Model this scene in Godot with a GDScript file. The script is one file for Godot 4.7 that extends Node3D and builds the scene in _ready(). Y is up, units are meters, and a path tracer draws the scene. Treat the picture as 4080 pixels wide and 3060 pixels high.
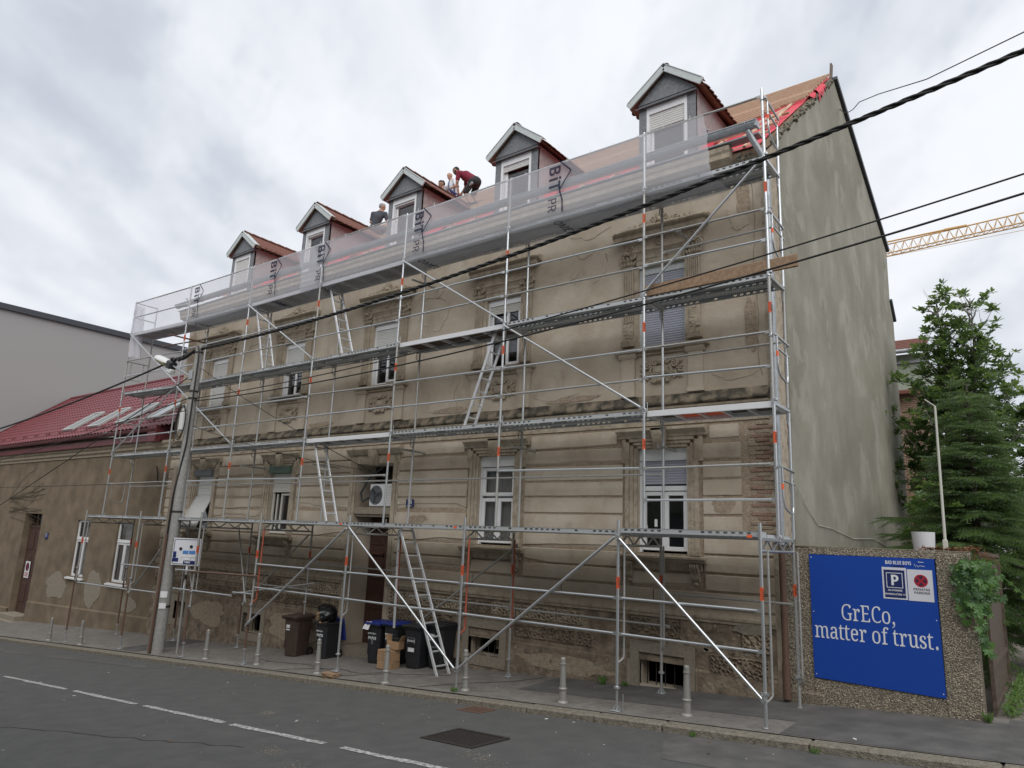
extends Node3D

const FZ := -1.15
const KZ := 1.13
const WIN := [-17.2, -13.32, -9.56, -5.80, -2.03]
const PX := [-21.05, -17.42, -14.03, -10.89, -7.87, -4.85, -1.80, 0.32]
const QX := [-20.41, -16.96, -13.76, -11.18, -8.07, -4.95, -1.85, 0.30]
const QZ := 0.744
const IZ := -0.72
var rng := RandomNumberGenerator.new()
var M := {}
var taken := {}
var fn := FastNoiseLite.new()


class MB:
	var v := PackedVector3Array()
	var n := PackedVector3Array()
	var c := PackedColorArray()
	var u := PackedVector2Array()
	var tint := Color(1, 1, 1)
	var colored := false
	var uvd := false

	func t3(a: Vector3, b: Vector3, d: Vector3, na: Vector3, nb: Vector3, nd: Vector3) -> void:
		v.append(a)
		v.append(d)
		v.append(b)
		n.append(na)
		n.append(nd)
		n.append(nb)
		if colored:
			c.append(tint)
			c.append(tint)
			c.append(tint)

	func tri(a: Vector3, b: Vector3, d: Vector3) -> void:
		var q := (b - a).cross(d - a).normalized()
		t3(a, b, d, q, q, q)

	func quad(a: Vector3, b: Vector3, d: Vector3, e: Vector3) -> void:
		tri(a, b, d)
		tri(a, d, e)

	func oquad(a: Vector3, b: Vector3, d: Vector3, e: Vector3, out: Vector3) -> void:
		if (b - a).cross(d - a).dot(out) < 0.0:
			quad(a, e, d, b)
		else:
			quad(a, b, d, e)

	func box(o: Vector3, s: Vector3, B := Basis()) -> void:
		var x := B.x * s.x * 0.5
		var y := B.y * s.y * 0.5
		var z := B.z * s.z * 0.5
		quad(o - x - y + z, o + x - y + z, o + x + y + z, o - x + y + z)
		quad(o + x - y - z, o - x - y - z, o - x + y - z, o + x + y - z)
		quad(o + x - y + z, o + x - y - z, o + x + y - z, o + x + y + z)
		quad(o - x - y - z, o - x - y + z, o - x + y + z, o - x + y - z)
		quad(o - x + y + z, o + x + y + z, o + x + y - z, o - x + y - z)
		quad(o - x - y - z, o + x - y - z, o + x - y + z, o - x - y + z)

	func bb(x0: float, x1: float, y0: float, y1: float, z0: float, z1: float) -> void:
		box(Vector3(x0 + x1, y0 + y1, z0 + z1) * 0.5, Vector3(absf(x1 - x0), absf(y1 - y0), absf(z1 - z0)))

	# chamfered box
	func cb(o: Vector3, s: Vector3, b: float, B := Basis()) -> void:
		var h := s * 0.5
		var ax := [B.x, B.y, B.z]
		var P := func(sg: Vector3, full: int) -> Vector3:
			var r := o
			for k in 3:
				r += ax[k] * sg[k] * (h[k] if k == full else h[k] - b)
			return r
		for k in 3:
			var i := (k + 1) % 3
			var j := (k + 2) % 3
			for sk in [-1.0, 1.0]:
				var q := []
				for e in [[-1.0, -1.0], [1.0, -1.0], [1.0, 1.0], [-1.0, 1.0]]:
					var sg := Vector3()
					sg[k] = sk
					sg[i] = e[0]
					sg[j] = e[1]
					q.append(P.call(sg, k))
				oquad(q[0], q[1], q[2], q[3], ax[k] * sk)
			for si in [-1.0, 1.0]:
				for sj in [-1.0, 1.0]:
					var s1 := Vector3()
					s1[i] = si
					s1[j] = sj
					var s2 := s1
					s1[k] = -1.0
					s2[k] = 1.0
					oquad(P.call(s1, i), P.call(s2, i), P.call(s2, j), P.call(s1, j), ax[i] * si + ax[j] * sj)
		for sx in [-1.0, 1.0]:
			for sy in [-1.0, 1.0]:
				for sz in [-1.0, 1.0]:
					var sg := Vector3(sx, sy, sz)
					var a: Vector3 = P.call(sg, 0)
					var b2: Vector3 = P.call(sg, 1)
					var d: Vector3 = P.call(sg, 2)
					if (b2 - a).cross(d - a).dot(ax[0] * sx + ax[1] * sy + ax[2] * sz) < 0.0:
						tri(a, d, b2)
					else:
						tri(a, b2, d)

	# box between two points
	func beam(a: Vector3, b: Vector3, w: float, h: float, up := Vector3.UP, bev := 0.0) -> void:
		var z := (b - a).normalized()
		if absf(z.dot(up)) > 0.98:
			up = Vector3.RIGHT
		var x := up.cross(z).normalized()
		var B := Basis(x, z.cross(x), z)
		if bev > 0.0:
			cb((a + b) * 0.5, Vector3(w, h, a.distance_to(b)), bev, B)
		else:
			box((a + b) * 0.5, Vector3(w, h, a.distance_to(b)), B)

	func tube(a: Vector3, b: Vector3, ra: float, rb := -1.0, k := 8, caps := true) -> void:
		if rb < 0.0:
			rb = ra
		var z := (b - a).normalized()
		var up := Vector3.UP if absf(z.y) < 0.95 else Vector3.RIGHT
		var x := up.cross(z).normalized()
		var y := z.cross(x)
		for i in k:
			var t0 := TAU * i / k
			var t1 := TAU * (i + 1) / k
			var n0 := x * cos(t0) + y * sin(t0)
			var n1 := x * cos(t1) + y * sin(t1)
			t3(a + n0 * ra, a + n1 * ra, b + n1 * rb, n0, n1, n1)
			t3(a + n0 * ra, b + n1 * rb, b + n0 * rb, n0, n1, n0)
			if caps:
				tri(a, a + n1 * ra, a + n0 * ra)
				tri(b, b + n0 * rb, b + n1 * rb)

	# tube along a polyline; rr is a radius or an array of radii
	func sweep(p: Array, rr, k := 8, closed := false) -> void:
		var m := p.size()
		var ring := []
		var nor := []
		var x := Vector3.ZERO
		for i in m:
			var d: Vector3
			if closed:
				d = p[(i + 1) % m] - p[(i + m - 1) % m]
			else:
				d = p[mini(i + 1, m - 1)] - p[maxi(i - 1, 0)]
			d = d.normalized()
			if i == 0:
				x = (Vector3.UP if absf(d.y) < 0.9 else Vector3.RIGHT).cross(d).normalized()
			else:
				x = (x - d * x.dot(d)).normalized()
			var y := d.cross(x)
			var r: float = rr[i] if rr is Array else rr
			var a := PackedVector3Array()
			var b := PackedVector3Array()
			for j in k:
				var q := x * cos(TAU * j / k) + y * sin(TAU * j / k)
				b.append(q)
				a.append(p[i] + q * r)
			ring.append(a)
			nor.append(b)
		for i in (m if closed else m - 1):
			var i2 := (i + 1) % m
			for j in k:
				var j2 := (j + 1) % k
				t3(ring[i][j], ring[i][j2], ring[i2][j2], nor[i][j], nor[i][j2], nor[i2][j2])
				t3(ring[i][j], ring[i2][j2], ring[i2][j], nor[i][j], nor[i2][j2], nor[i2][j])
		if not closed:
			for j in k:
				var j2 := (j + 1) % k
				tri(p[0], ring[0][j2], ring[0][j])
				tri(p[m - 1], ring[m - 1][j], ring[m - 1][j2])

	func lathe(o: Vector3, pr: Array, k := 16, B := Basis()) -> void:
		for i in pr.size() - 1:
			var d: Vector2 = pr[i + 1] - pr[i]
			var nn := Vector2(d.y, -d.x).normalized()
			for j in k:
				var t0 := TAU * j / k
				var t1 := TAU * (j + 1) / k
				var e0 := B.x * cos(t0) - B.z * sin(t0)
				var e1 := B.x * cos(t1) - B.z * sin(t1)
				var a: Vector3 = o + e0 * pr[i].x + B.y * pr[i].y
				var b: Vector3 = o + e1 * pr[i].x + B.y * pr[i].y
				var d1: Vector3 = o + e1 * pr[i + 1].x + B.y * pr[i + 1].y
				var e: Vector3 = o + e0 * pr[i + 1].x + B.y * pr[i + 1].y
				var n0 := e0 * nn.x + B.y * nn.y
				var n1 := e1 * nn.x + B.y * nn.y
				if pr[i].x > 1e-5:
					t3(a, b, d1, n0, n1, n1)
				if pr[i + 1].x > 1e-5:
					t3(a, d1, e, n0, n1, n0)

	func ball(o: Vector3, r: Vector3, k := 8) -> void:
		for i in k / 2:
			for j in k:
				var q := []
				for e in [[i, j], [i, j + 1], [i + 1, j + 1], [i + 1, j]]:
					var th: float = PI * e[0] / (k / 2)
					var ph: float = TAU * e[1] / k
					q.append(Vector3(sin(th) * cos(ph), cos(th), sin(th) * sin(ph)))
				t3(o + q[0] * r, o + q[1] * r, o + q[2] * r, q[0], q[1], q[2])
				t3(o + q[0] * r, o + q[2] * r, o + q[3] * r, q[0], q[2], q[3])

	# polygon in local xy, pushed along local z from 0 to d
	func extr(poly: PackedVector2Array, xf: Transform3D, d: float, back := true) -> void:
		var p := poly.duplicate()
		if Geometry2D.is_polygon_clockwise(p):
			p.reverse()
		# Geometry2D counts y down: check the sign by hand
		var s := 0.0
		for i in p.size():
			s += p[i].cross(p[(i + 1) % p.size()])
		if s < 0.0:
			p.reverse()
		var ix := Geometry2D.triangulate_polygon(p)
		for i in range(0, ix.size(), 3):
			var a := p[ix[i]]
			var b := p[ix[i + 1]]
			var e := p[ix[i + 2]]
			if (b - a).cross(e - a) < 0.0:
				var w := b
				b = e
				e = w
			tri(xf * Vector3(a.x, a.y, d), xf * Vector3(b.x, b.y, d), xf * Vector3(e.x, e.y, d))
			if back:
				tri(xf * Vector3(a.x, a.y, 0), xf * Vector3(e.x, e.y, 0), xf * Vector3(b.x, b.y, 0))
		for i in p.size():
			var a := p[i]
			var b := p[(i + 1) % p.size()]
			quad(xf * Vector3(a.x, a.y, 0), xf * Vector3(b.x, b.y, 0), xf * Vector3(b.x, b.y, d), xf * Vector3(a.x, a.y, d))

	# moulding: profile of (z, y) along x
	func mould(pr: Array, x0: float, x1: float) -> void:
		extr(PackedVector2Array(pr), Transform3D(Basis(Vector3(0, 0, 1), Vector3(0, 1, 0), Vector3(-1, 0, 0)), Vector3(x1, 0, 0)), x1 - x0)

	# smooth surface through a grid of points
	func grid(pts: Array, nx: int, ny: int, flip := false) -> void:
		var nn := []
		nn.resize(nx * ny)
		for j in ny:
			for i in nx:
				var dx: Vector3 = pts[j * nx + mini(i + 1, nx - 1)] - pts[j * nx + maxi(i - 1, 0)]
				var dy: Vector3 = pts[mini(j + 1, ny - 1) * nx + i] - pts[maxi(j - 1, 0) * nx + i]
				var q := dx.cross(dy).normalized()
				nn[j * nx + i] = -q if flip else q
		for j in ny - 1:
			for i in nx - 1:
				var a := j * nx + i
				var b := a + 1
				var d := a + nx + 1
				var e := a + nx
				if flip:
					t3(pts[a], pts[d], pts[b], nn[a], nn[d], nn[b])
					t3(pts[a], pts[e], pts[d], nn[a], nn[e], nn[d])
				else:
					t3(pts[a], pts[b], pts[d], nn[a], nn[b], nn[d])
					t3(pts[a], pts[d], pts[e], nn[a], nn[d], nn[e])

	func mesh() -> ArrayMesh:
		var a := []
		a.resize(Mesh.ARRAY_MAX)
		a[Mesh.ARRAY_VERTEX] = v
		a[Mesh.ARRAY_NORMAL] = n
		if colored:
			a[Mesh.ARRAY_COLOR] = c
		if uvd:
			a[Mesh.ARRAY_TEX_UV] = u
		var m := ArrayMesh.new()
		m.add_surface_from_arrays(Mesh.PRIMITIVE_TRIANGLES, a)
		return m


func V(x: float, y: float, z: float) -> Vector3:
	return Vector3(x, y, z)


func rf(a: float, b: float) -> float:
	return rng.randf_range(a, b)


func put(called: String, m, mat: Material, parent: Node = self, at := Vector3.ZERO) -> MeshInstance3D:
	var o := MeshInstance3D.new()
	o.name = numbered(called) if parent == self else called
	o.mesh = m.mesh() if m is MB else m
	o.material_override = mat
	o.position = at - wpos(parent)
	parent.add_child(o, true)
	return o


# where a node stands; parts are given in world coordinates and things are turned only when they are finished
func wpos(o: Node) -> Vector3:
	var p := Vector3.ZERO
	while o is Node3D and o != self:
		p += o.position
		o = o.get_parent()
	return p


func numbered(called: String) -> String:
	if not taken.has(called):
		taken[called] = 0
		return called
	taken[called] += 1
	return "%s_%03d" % [called, taken[called]]


func thing(called: String, label: String, category: String, at := Vector3.ZERO, group := "") -> Node3D:
	var o := Node3D.new()
	o.name = numbered(called)
	o.position = at
	add_child(o, true)
	return tag(o, label, category, group)


func tag(o: Node3D, label: String, category: String, group := "") -> Node3D:
	o.set_meta("label", label)
	o.set_meta("category", category)
	if group:
		o.set_meta("group", group)
	return o


func node(called: String, parent: Node, at := Vector3.ZERO) -> Node3D:
	var o := Node3D.new()
	o.name = called
	o.position = at - wpos(parent)
	parent.add_child(o, true)
	return o


func struct(o: Node3D) -> Node3D:
	o.set_meta("kind", "structure")
	return o


func lin(r: float, g: float, b: float) -> Color:
	return Color(r, g, b).linear_to_srgb()


func flat(key: String, col: Color, rough := 0.7, metal := 0.0) -> StandardMaterial3D:
	var m := StandardMaterial3D.new()
	m.albedo_color = col
	m.roughness = rough
	m.metallic = metal
	m.resource_name = key
	M[key] = m
	return m


func ntex(cols: Array, freq: float, sd: int, size := 512, oct := 5, kind := FastNoiseLite.TYPE_SIMPLEX_SMOOTH, ridged := false) -> NoiseTexture2D:
	var f := FastNoiseLite.new()
	f.noise_type = kind
	f.seed = sd
	f.frequency = freq
	f.fractal_octaves = oct
	f.fractal_type = FastNoiseLite.FRACTAL_RIDGED if ridged else FastNoiseLite.FRACTAL_FBM
	f.fractal_gain = 0.55
	var t := NoiseTexture2D.new()
	t.width = size
	t.height = size
	t.seamless = true
	t.noise = f
	if cols.size():
		var g := Gradient.new()
		g.offsets = PackedFloat32Array(cols.map(func(e): return e[0]))
		g.colors = PackedColorArray(cols.map(func(e): return e[1]))
		t.color_ramp = g
	return t


# a material whose colour wanders between the given colours, laid in world space
func noisy(key: String, cols: Array, freq: float, scale: float, rough: float, sd: int, bump := 0.0, bump_scale := 0.0, metal := 0.0) -> StandardMaterial3D:
	var m := flat(key, Color.WHITE, rough, metal)
	m.albedo_texture = ntex(cols, freq, sd)
	m.uv1_triplanar = true
	m.uv1_world_triplanar = true
	m.uv1_scale = Vector3.ONE * scale
	if bump != 0.0:
		m.heightmap_enabled = true
		m.heightmap_texture = ntex([], bump_scale, sd + 7)
		m.heightmap_scale = bump
	return m


func stain(m: StandardMaterial3D, cols: Array, freq: float, scale: Vector3, sd: int, kind := FastNoiseLite.TYPE_SIMPLEX_SMOOTH, ridged := false) -> void:
	m.detail_enabled = true
	m.detail_uv_layer = BaseMaterial3D.DETAIL_UV_2
	m.detail_albedo = ntex(cols, freq, sd, 1024, 6, kind, ridged)
	m.uv2_triplanar = true
	m.uv2_world_triplanar = true
	m.uv2_scale = scale


func a(c: Color, al: float) -> Color:
	return Color(c.r, c.g, c.b, al)


func text(s: String, size: float, mat: Material, parent: Node, xf: Transform3D, called := "lettering", serif := false, bold := 400, depth := 0.002) -> MeshInstance3D:
	var t := TextMesh.new()
	var f := SystemFont.new()
	f.font_names = PackedStringArray(["Droid Serif" if serif else "Droid Sans"])
	f.font_weight = bold
	t.font = f
	t.text = s
	t.font_size = 32
	t.pixel_size = size / 32.0
	t.depth = depth
	t.curve_step = 4.0
	var o := put(called, t, mat, parent)
	o.transform = Transform3D(xf.basis, xf.origin - wpos(parent))
	return o


func sw(x: float, z: float) -> float:
	var xx := clampf(x, -60.0, 14.0)
	var zz := maxf(z, -1.4)
	return -0.395 + 0.0636 * xx + (0.744 - zz) / 1.894 * (0.042 - 0.0043 * clampf(xx, -40.0, 3.0)) + (zz - z) * 0.012


func rd(x: float, z: float) -> float:
	return sw(x, KZ) - 0.10 + 0.018 * minf(z - KZ, 3.2)


func materials() -> void:
	var pl := [[0.0, lin(0.37, 0.31, 0.24)], [0.35, lin(0.42, 0.36, 0.28)], [0.6, lin(0.455, 0.395, 0.315)], [1.0, lin(0.5, 0.44, 0.36)]]
	var m := noisy("plaster", pl, 0.006, 0.22, 0.92, 3, 0.5, 0.05)
	stain(m, [[0.0, a(lin(0.27, 0.225, 0.17), 0.6)], [0.22, a(lin(0.31, 0.26, 0.2), 0.25)], [0.38, a(lin(0.36, 0.31, 0.24), 0.0)], [0.68, a(lin(0.5, 0.44, 0.36), 0.0)], [0.8, a(lin(0.52, 0.46, 0.37), 0.35)], [1.0, a(lin(0.55, 0.49, 0.41), 0.6)]], 0.008, Vector3(0.16, 0.1, 0.16), 21)
	m = noisy("plaster_trim", [[0.0, lin(0.28, 0.23, 0.17)], [0.45, lin(0.37, 0.315, 0.24)], [1.0, lin(0.46, 0.4, 0.315)]], 0.012, 0.6, 0.92, 5, 0.6, 0.06)
	stain(m, [[0.0, a(lin(0.13, 0.105, 0.078), 0.8)], [0.3, a(lin(0.18, 0.145, 0.108), 0.25)], [0.5, a(lin(0.3, 0.25, 0.18), 0.0)], [1.0, a(lin(0.44, 0.4, 0.32), 0.3)]], 0.012, Vector3(0.5, 0.35, 0.5), 31)
	m = noisy("plaster_bare", [[0.0, lin(0.25, 0.195, 0.14)], [0.5, lin(0.33, 0.265, 0.195)], [1.0, lin(0.41, 0.345, 0.265)]], 0.02, 0.8, 0.95, 8, 1.2, 0.07)
	m = noisy("plinth", [[0.0, lin(0.12, 0.095, 0.07)], [0.4, lin(0.195, 0.155, 0.112)], [0.7, lin(0.255, 0.205, 0.15)], [1.0, lin(0.33, 0.275, 0.21)]], 0.012, 0.5, 0.95, 9, 1.2, 0.05)
	stain(m, [[0.0, a(lin(0.05, 0.045, 0.035), 0.8)], [0.35, a(lin(0.08, 0.07, 0.055), 0.2)], [0.5, a(lin(0.2, 0.16, 0.12), 0.0)], [0.75, a(lin(0.3, 0.25, 0.19), 0.15)], [1.0, a(lin(0.36, 0.3, 0.23), 0.6)]], 0.01, Vector3(0.35, 0.3, 0.35), 41)
	m = noisy("grime", [[0.0, lin(0.03, 0.028, 0.022)], [0.42, lin(0.07, 0.062, 0.047)], [0.55, lin(0.17, 0.14, 0.1)], [1.0, lin(0.36, 0.3, 0.225)]], 0.012, 0.5, 0.95, 12, 1.0, 0.05)
	m = noisy("gable", [[0.0, lin(0.2, 0.19, 0.148)], [0.5, lin(0.262, 0.25, 0.2)], [1.0, lin(0.315, 0.302, 0.248)]], 0.005, 0.15, 0.93, 14, 0.35, 0.08)
	stain(m, [[0.0, a(lin(0.19, 0.18, 0.14), 0.7)], [0.4, a(lin(0.22, 0.21, 0.165), 0.35)], [0.5, a(lin(0.25, 0.24, 0.19), 0.0)], [0.62, a(lin(0.33, 0.32, 0.27), 0.0)], [0.66, a(lin(0.33, 0.32, 0.27), 0.4)], [1.0, a(lin(0.38, 0.37, 0.32), 0.7)]], 0.006, Vector3(0.16, 0.09, 0.12), 51)
	noisy("mortar", [[0.0, lin(0.11, 0.1, 0.075)], [1.0, lin(0.3, 0.275, 0.215)]], 0.03, 0.9, 0.97, 16, 2.5, 0.06)
	noisy("brick", [[0.0, lin(0.2, 0.115, 0.08)], [0.45, lin(0.29, 0.19, 0.14)], [1.0, lin(0.4, 0.31, 0.24)]], 0.03, 1.6, 0.95, 17, 0.8, 0.1)
	noisy("wall_grey", [[0.0, lin(0.295, 0.288, 0.285)], [1.0, lin(0.34, 0.333, 0.33)]], 0.06, 0.5, 0.95, 18, 0.2, 0.2)
	m = noisy("wall_brown", [[0.0, lin(0.125, 0.096, 0.064)], [0.5, lin(0.175, 0.135, 0.09)], [1.0, lin(0.225, 0.178, 0.122)]], 0.008, 0.25, 0.95, 19, 0.5, 0.06)
	stain(m, [[0.0, a(lin(0.1, 0.078, 0.055), 0.4)], [0.35, a(lin(0.13, 0.1, 0.07), 0.1)], [0.5, a(lin(0.2, 0.16, 0.11), 0.0)], [1.0, a(lin(0.26, 0.21, 0.15), 0.3)]], 0.006, Vector3(0.13, 0.09, 0.13), 61)
	noisy("cement_patch", [[0.0, lin(0.2, 0.175, 0.135)], [1.0, lin(0.31, 0.28, 0.225)]], 0.03, 0.6, 0.95, 20, 0.6, 0.08)
	m = noisy("asphalt", [[0.0, lin(0.062, 0.063, 0.062)], [0.5, lin(0.078, 0.078, 0.076)], [1.0, lin(0.095, 0.094, 0.091)]], 0.02, 0.2, 0.93, 22, 0.5, 0.3)
	stain(m, [[0.0, a(lin(0.04, 0.04, 0.04), 0.5)], [0.42, a(lin(0.05, 0.05, 0.05), 0.0)], [0.66, a(lin(0.1, 0.1, 0.095), 0.0)], [0.7, a(lin(0.2, 0.19, 0.165), 0.45)], [1.0, a(lin(0.26, 0.25, 0.22), 0.9)]], 0.13, Vector3(0.5, 0.5, 0.5), 23)
	m = noisy("footway", [[0.0, lin(0.12, 0.11, 0.1)], [0.5, lin(0.16, 0.148, 0.135)], [1.0, lin(0.205, 0.19, 0.172)]], 0.008, 0.3, 0.94, 24, 0.4, 0.25)
	stain(m, [[0.0, a(lin(0.06, 0.055, 0.05), 0.7)], [0.38, a(lin(0.1, 0.09, 0.08), 0.15)], [0.55, a(lin(0.2, 0.19, 0.17), 0.0)], [1.0, a(lin(0.27, 0.25, 0.22), 0.5)]], 0.014, Vector3(0.4, 0.4, 0.4), 25)
	m = noisy("footway_dark", [[0.0, lin(0.062, 0.06, 0.058)], [0.5, lin(0.09, 0.087, 0.083)], [1.0, lin(0.125, 0.12, 0.114)]], 0.01, 0.3, 0.94, 26, 0.4, 0.3)
	m = noisy("kerb", [[0.0, lin(0.12, 0.106, 0.082)], [0.5, lin(0.19, 0.17, 0.135)], [1.0, lin(0.265, 0.24, 0.195)]], 0.03, 0.7, 0.95, 27, 1.2, 0.1)
	stain(m, [[0.0, a(lin(0.05, 0.045, 0.033), 0.8)], [0.38, a(lin(0.08, 0.07, 0.05), 0.2)], [0.5, a(lin(0.2, 0.18, 0.14), 0.0)], [1.0, a(lin(0.3, 0.27, 0.22), 0.4)]], 0.02, Vector3(0.6, 0.6, 0.6), 71)
	noisy("yard", [[0.0, lin(0.11, 0.095, 0.08)], [0.5, lin(0.17, 0.15, 0.13)], [1.0, lin(0.23, 0.21, 0.185)]], 0.03, 0.3, 0.95, 28, 1.0, 0.08)
	m = noisy("road_paint", [[0.0, lin(0.13, 0.13, 0.125)], [0.36, lin(0.19, 0.19, 0.185)], [0.5, lin(0.4, 0.4, 0.385)], [1.0, lin(0.55, 0.55, 0.53)]], 0.03, 0.9, 0.9, 29)
	noisy("pebbles", [[0.0, lin(0.06, 0.05, 0.036)], [0.4, lin(0.18, 0.15, 0.11)], [0.6, lin(0.3, 0.255, 0.195)], [1.0, lin(0.5, 0.44, 0.35)]], 0.06, 1.5, 0.9, 30, 4.0, 0.05)
	noisy("batten", [[0.0, lin(0.5, 0.39, 0.26)], [0.5, lin(0.6, 0.49, 0.35)], [1.0, lin(0.72, 0.61, 0.46)]], 0.02, 1.2, 0.8, 33)
	noisy("batten_dark", [[0.0, lin(0.3, 0.2, 0.115)], [0.5, lin(0.4, 0.285, 0.175)], [1.0, lin(0.5, 0.38, 0.25)]], 0.02, 1.2, 0.8, 72)
	noisy("deck_steel", [[0.0, lin(0.42, 0.44, 0.45)], [1.0, lin(0.56, 0.58, 0.59)]], 0.03, 2.0, 0.45, 73, 0.0, 0.0, 0.35)
	noisy("tile", [[0.0, lin(0.085, 0.034, 0.026)], [0.5, lin(0.15, 0.058, 0.04)], [1.0, lin(0.22, 0.1, 0.07)]], 0.03, 1.5, 0.85, 34, 0.5, 0.1)
	noisy("membrane", [[0.0, lin(0.52, 0.03, 0.055)], [1.0, lin(0.66, 0.075, 0.1)]], 0.02, 0.8, 0.6, 35, 1.0, 0.03)
	noisy("zinc", [[0.0, lin(0.3, 0.325, 0.345)], [1.0, lin(0.44, 0.465, 0.485)]], 0.02, 1.0, 0.42, 36, 0.0, 0.0, 0.6)
	noisy("galv", [[0.0, lin(0.45, 0.47, 0.48)], [0.5, lin(0.56, 0.58, 0.59)], [1.0, lin(0.66, 0.68, 0.69)]], 0.03, 3.0, 0.33, 37, 0.0, 0.0, 0.8)
	noisy("galv_old", [[0.0, lin(0.27, 0.27, 0.25)], [0.5, lin(0.38, 0.38, 0.365)], [1.0, lin(0.48, 0.48, 0.465)]], 0.03, 2.0, 0.5, 38, 0.0, 0.0, 0.55)
	noisy("rust", [[0.0, lin(0.06, 0.035, 0.025)], [0.5, lin(0.115, 0.065, 0.045)], [1.0, lin(0.19, 0.13, 0.1)]], 0.04, 2.0, 0.8, 39)
	noisy("red_paint", [[0.0, lin(0.3, 0.055, 0.03)], [1.0, lin(0.42, 0.11, 0.065)]], 0.04, 2.0, 0.6, 40)
	noisy("plywood", [[0.0, lin(0.05, 0.032, 0.022)], [1.0, lin(0.085, 0.06, 0.045)]], 0.03, 1.0, 0.75, 42)
	noisy("plank_wood", [[0.0, lin(0.2, 0.125, 0.075)], [1.0, lin(0.33, 0.23, 0.15)]], 0.02, 1.0, 0.85, 43)
	noisy("pole_concrete", [[0.0, lin(0.2, 0.198, 0.188)], [1.0, lin(0.34, 0.335, 0.32)]], 0.02, 0.9, 0.9, 44, 0.6, 0.06)
	noisy("old_timber", [[0.0, lin(0.13, 0.105, 0.08)], [1.0, lin(0.27, 0.23, 0.185)]], 0.04, 1.5, 0.9, 45)
	noisy("bollard", [[0.0, lin(0.22, 0.215, 0.2)], [1.0, lin(0.37, 0.36, 0.335)]], 0.05, 2.0, 0.55, 46, 0.0, 0.0, 0.3)
	noisy("door_wood", [[0.0, lin(0.045, 0.02, 0.014)], [1.0, lin(0.085, 0.042, 0.03)]], 0.03, 1.2, 0.5, 47)
	noisy("dormer_grey", [[0.0, lin(0.12, 0.128, 0.138)], [0.5, lin(0.16, 0.17, 0.182)], [1.0, lin(0.22, 0.232, 0.245)]], 0.02, 1.0, 0.6, 48)
	noisy("dormer_plaster", [[0.0, lin(0.26, 0.24, 0.235)], [1.0, lin(0.36, 0.34, 0.33)]], 0.02, 0.6, 0.95, 49, 0.6, 0.05)
	noisy("board_grey", [[0.0, lin(0.42, 0.455, 0.455)], [1.0, lin(0.52, 0.555, 0.55)]], 0.02, 0.8, 0.5, 50)
	noisy("metal_red", [[0.0, lin(0.125, 0.028, 0.034)], [1.0, lin(0.175, 0.045, 0.052)]], 0.01, 0.5, 0.45, 52)
	noisy("bin_black", [[0.0, lin(0.012, 0.013, 0.016)], [1.0, lin(0.024, 0.026, 0.031)]], 0.02, 1.0, 0.55, 53)
	noisy("bin_brown", [[0.0, lin(0.045, 0.028, 0.021)], [1.0, lin(0.075, 0.05, 0.038)]], 0.02, 1.0, 0.6, 54)
	noisy("cardboard", [[0.0, lin(0.28, 0.17, 0.09)], [1.0, lin(0.4, 0.26, 0.15)]], 0.02, 1.5, 0.9, 55)
	noisy("bark", [[0.0, lin(0.045, 0.036, 0.027)], [1.0, lin(0.13, 0.11, 0.085)]], 0.05, 2.0, 0.95, 56, 1.5, 0.1)
	noisy("bark_pale", [[0.0, lin(0.14, 0.135, 0.125)], [1.0, lin(0.26, 0.25, 0.235)]], 0.05, 2.0, 0.9, 57)
	noisy("gate_metal", [[0.0, lin(0.05, 0.036, 0.025)], [0.5, lin(0.085, 0.062, 0.045)], [1.0, lin(0.13, 0.1, 0.08)]], 0.02, 0.9, 0.7, 58)
	noisy("stone_frame", [[0.0, lin(0.2, 0.17, 0.13)], [1.0, lin(0.3, 0.265, 0.21)]], 0.03, 0.8, 0.95, 59, 0.6, 0.1)
	flat("lead", lin(0.1, 0.105, 0.11), 0.5)
	flat("dark_trim", lin(0.045, 0.05, 0.06), 0.5)
	flat("alu", lin(0.7, 0.72, 0.74), 0.4, 0.6)
	flat("alu_white", lin(0.72, 0.735, 0.75), 0.45, 0.25)
	flat("orange", lin(0.78, 0.12, 0.035), 0.6)
	flat("pvc", lin(0.7, 0.71, 0.72), 0.35)
	flat("slat_white", lin(0.6, 0.6, 0.58), 0.5)
	flat("slat_lilac", lin(0.36, 0.375, 0.44), 0.45)
	flat("slat_cream", lin(0.55, 0.54, 0.49), 0.5)
	flat("curtain", lin(0.42, 0.43, 0.44), 0.9)
	flat("black", lin(0.012, 0.012, 0.013), 0.5)
	flat("black_rubber", lin(0.01, 0.01, 0.01), 0.6)
	flat("bag", lin(0.008, 0.009, 0.011), 0.25)
	flat("lid_blue", lin(0.015, 0.03, 0.2), 0.4)
	flat("white_print", lin(0.68, 0.7, 0.72), 0.6)
	flat("grey_print", lin(0.3, 0.32, 0.34), 0.6)
	flat("sign_blue", lin(0.008, 0.055, 0.33), 0.35)
	flat("navy", lin(0.012, 0.022, 0.11), 0.4)
	flat("sticker_white", lin(0.6, 0.61, 0.66), 0.5)
	flat("sign_red", lin(0.35, 0.012, 0.03), 0.5)
	flat("sign_dark", lin(0.03, 0.018, 0.045), 0.5)
	flat("sky_blue", lin(0.06, 0.2, 0.5), 0.5)
	flat("paper", lin(0.66, 0.66, 0.68), 0.9)
	flat("skin", lin(0.42, 0.24, 0.17), 0.6)
	flat("skin_tan", lin(0.33, 0.18, 0.12), 0.6)
	flat("hair", lin(0.03, 0.022, 0.018), 0.8)
	flat("shirt_red", lin(0.17, 0.012, 0.03), 0.9)
	flat("shirt_white", lin(0.68, 0.69, 0.72), 0.9)
	flat("shirt_grey", lin(0.27, 0.27, 0.28), 0.9)
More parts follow.
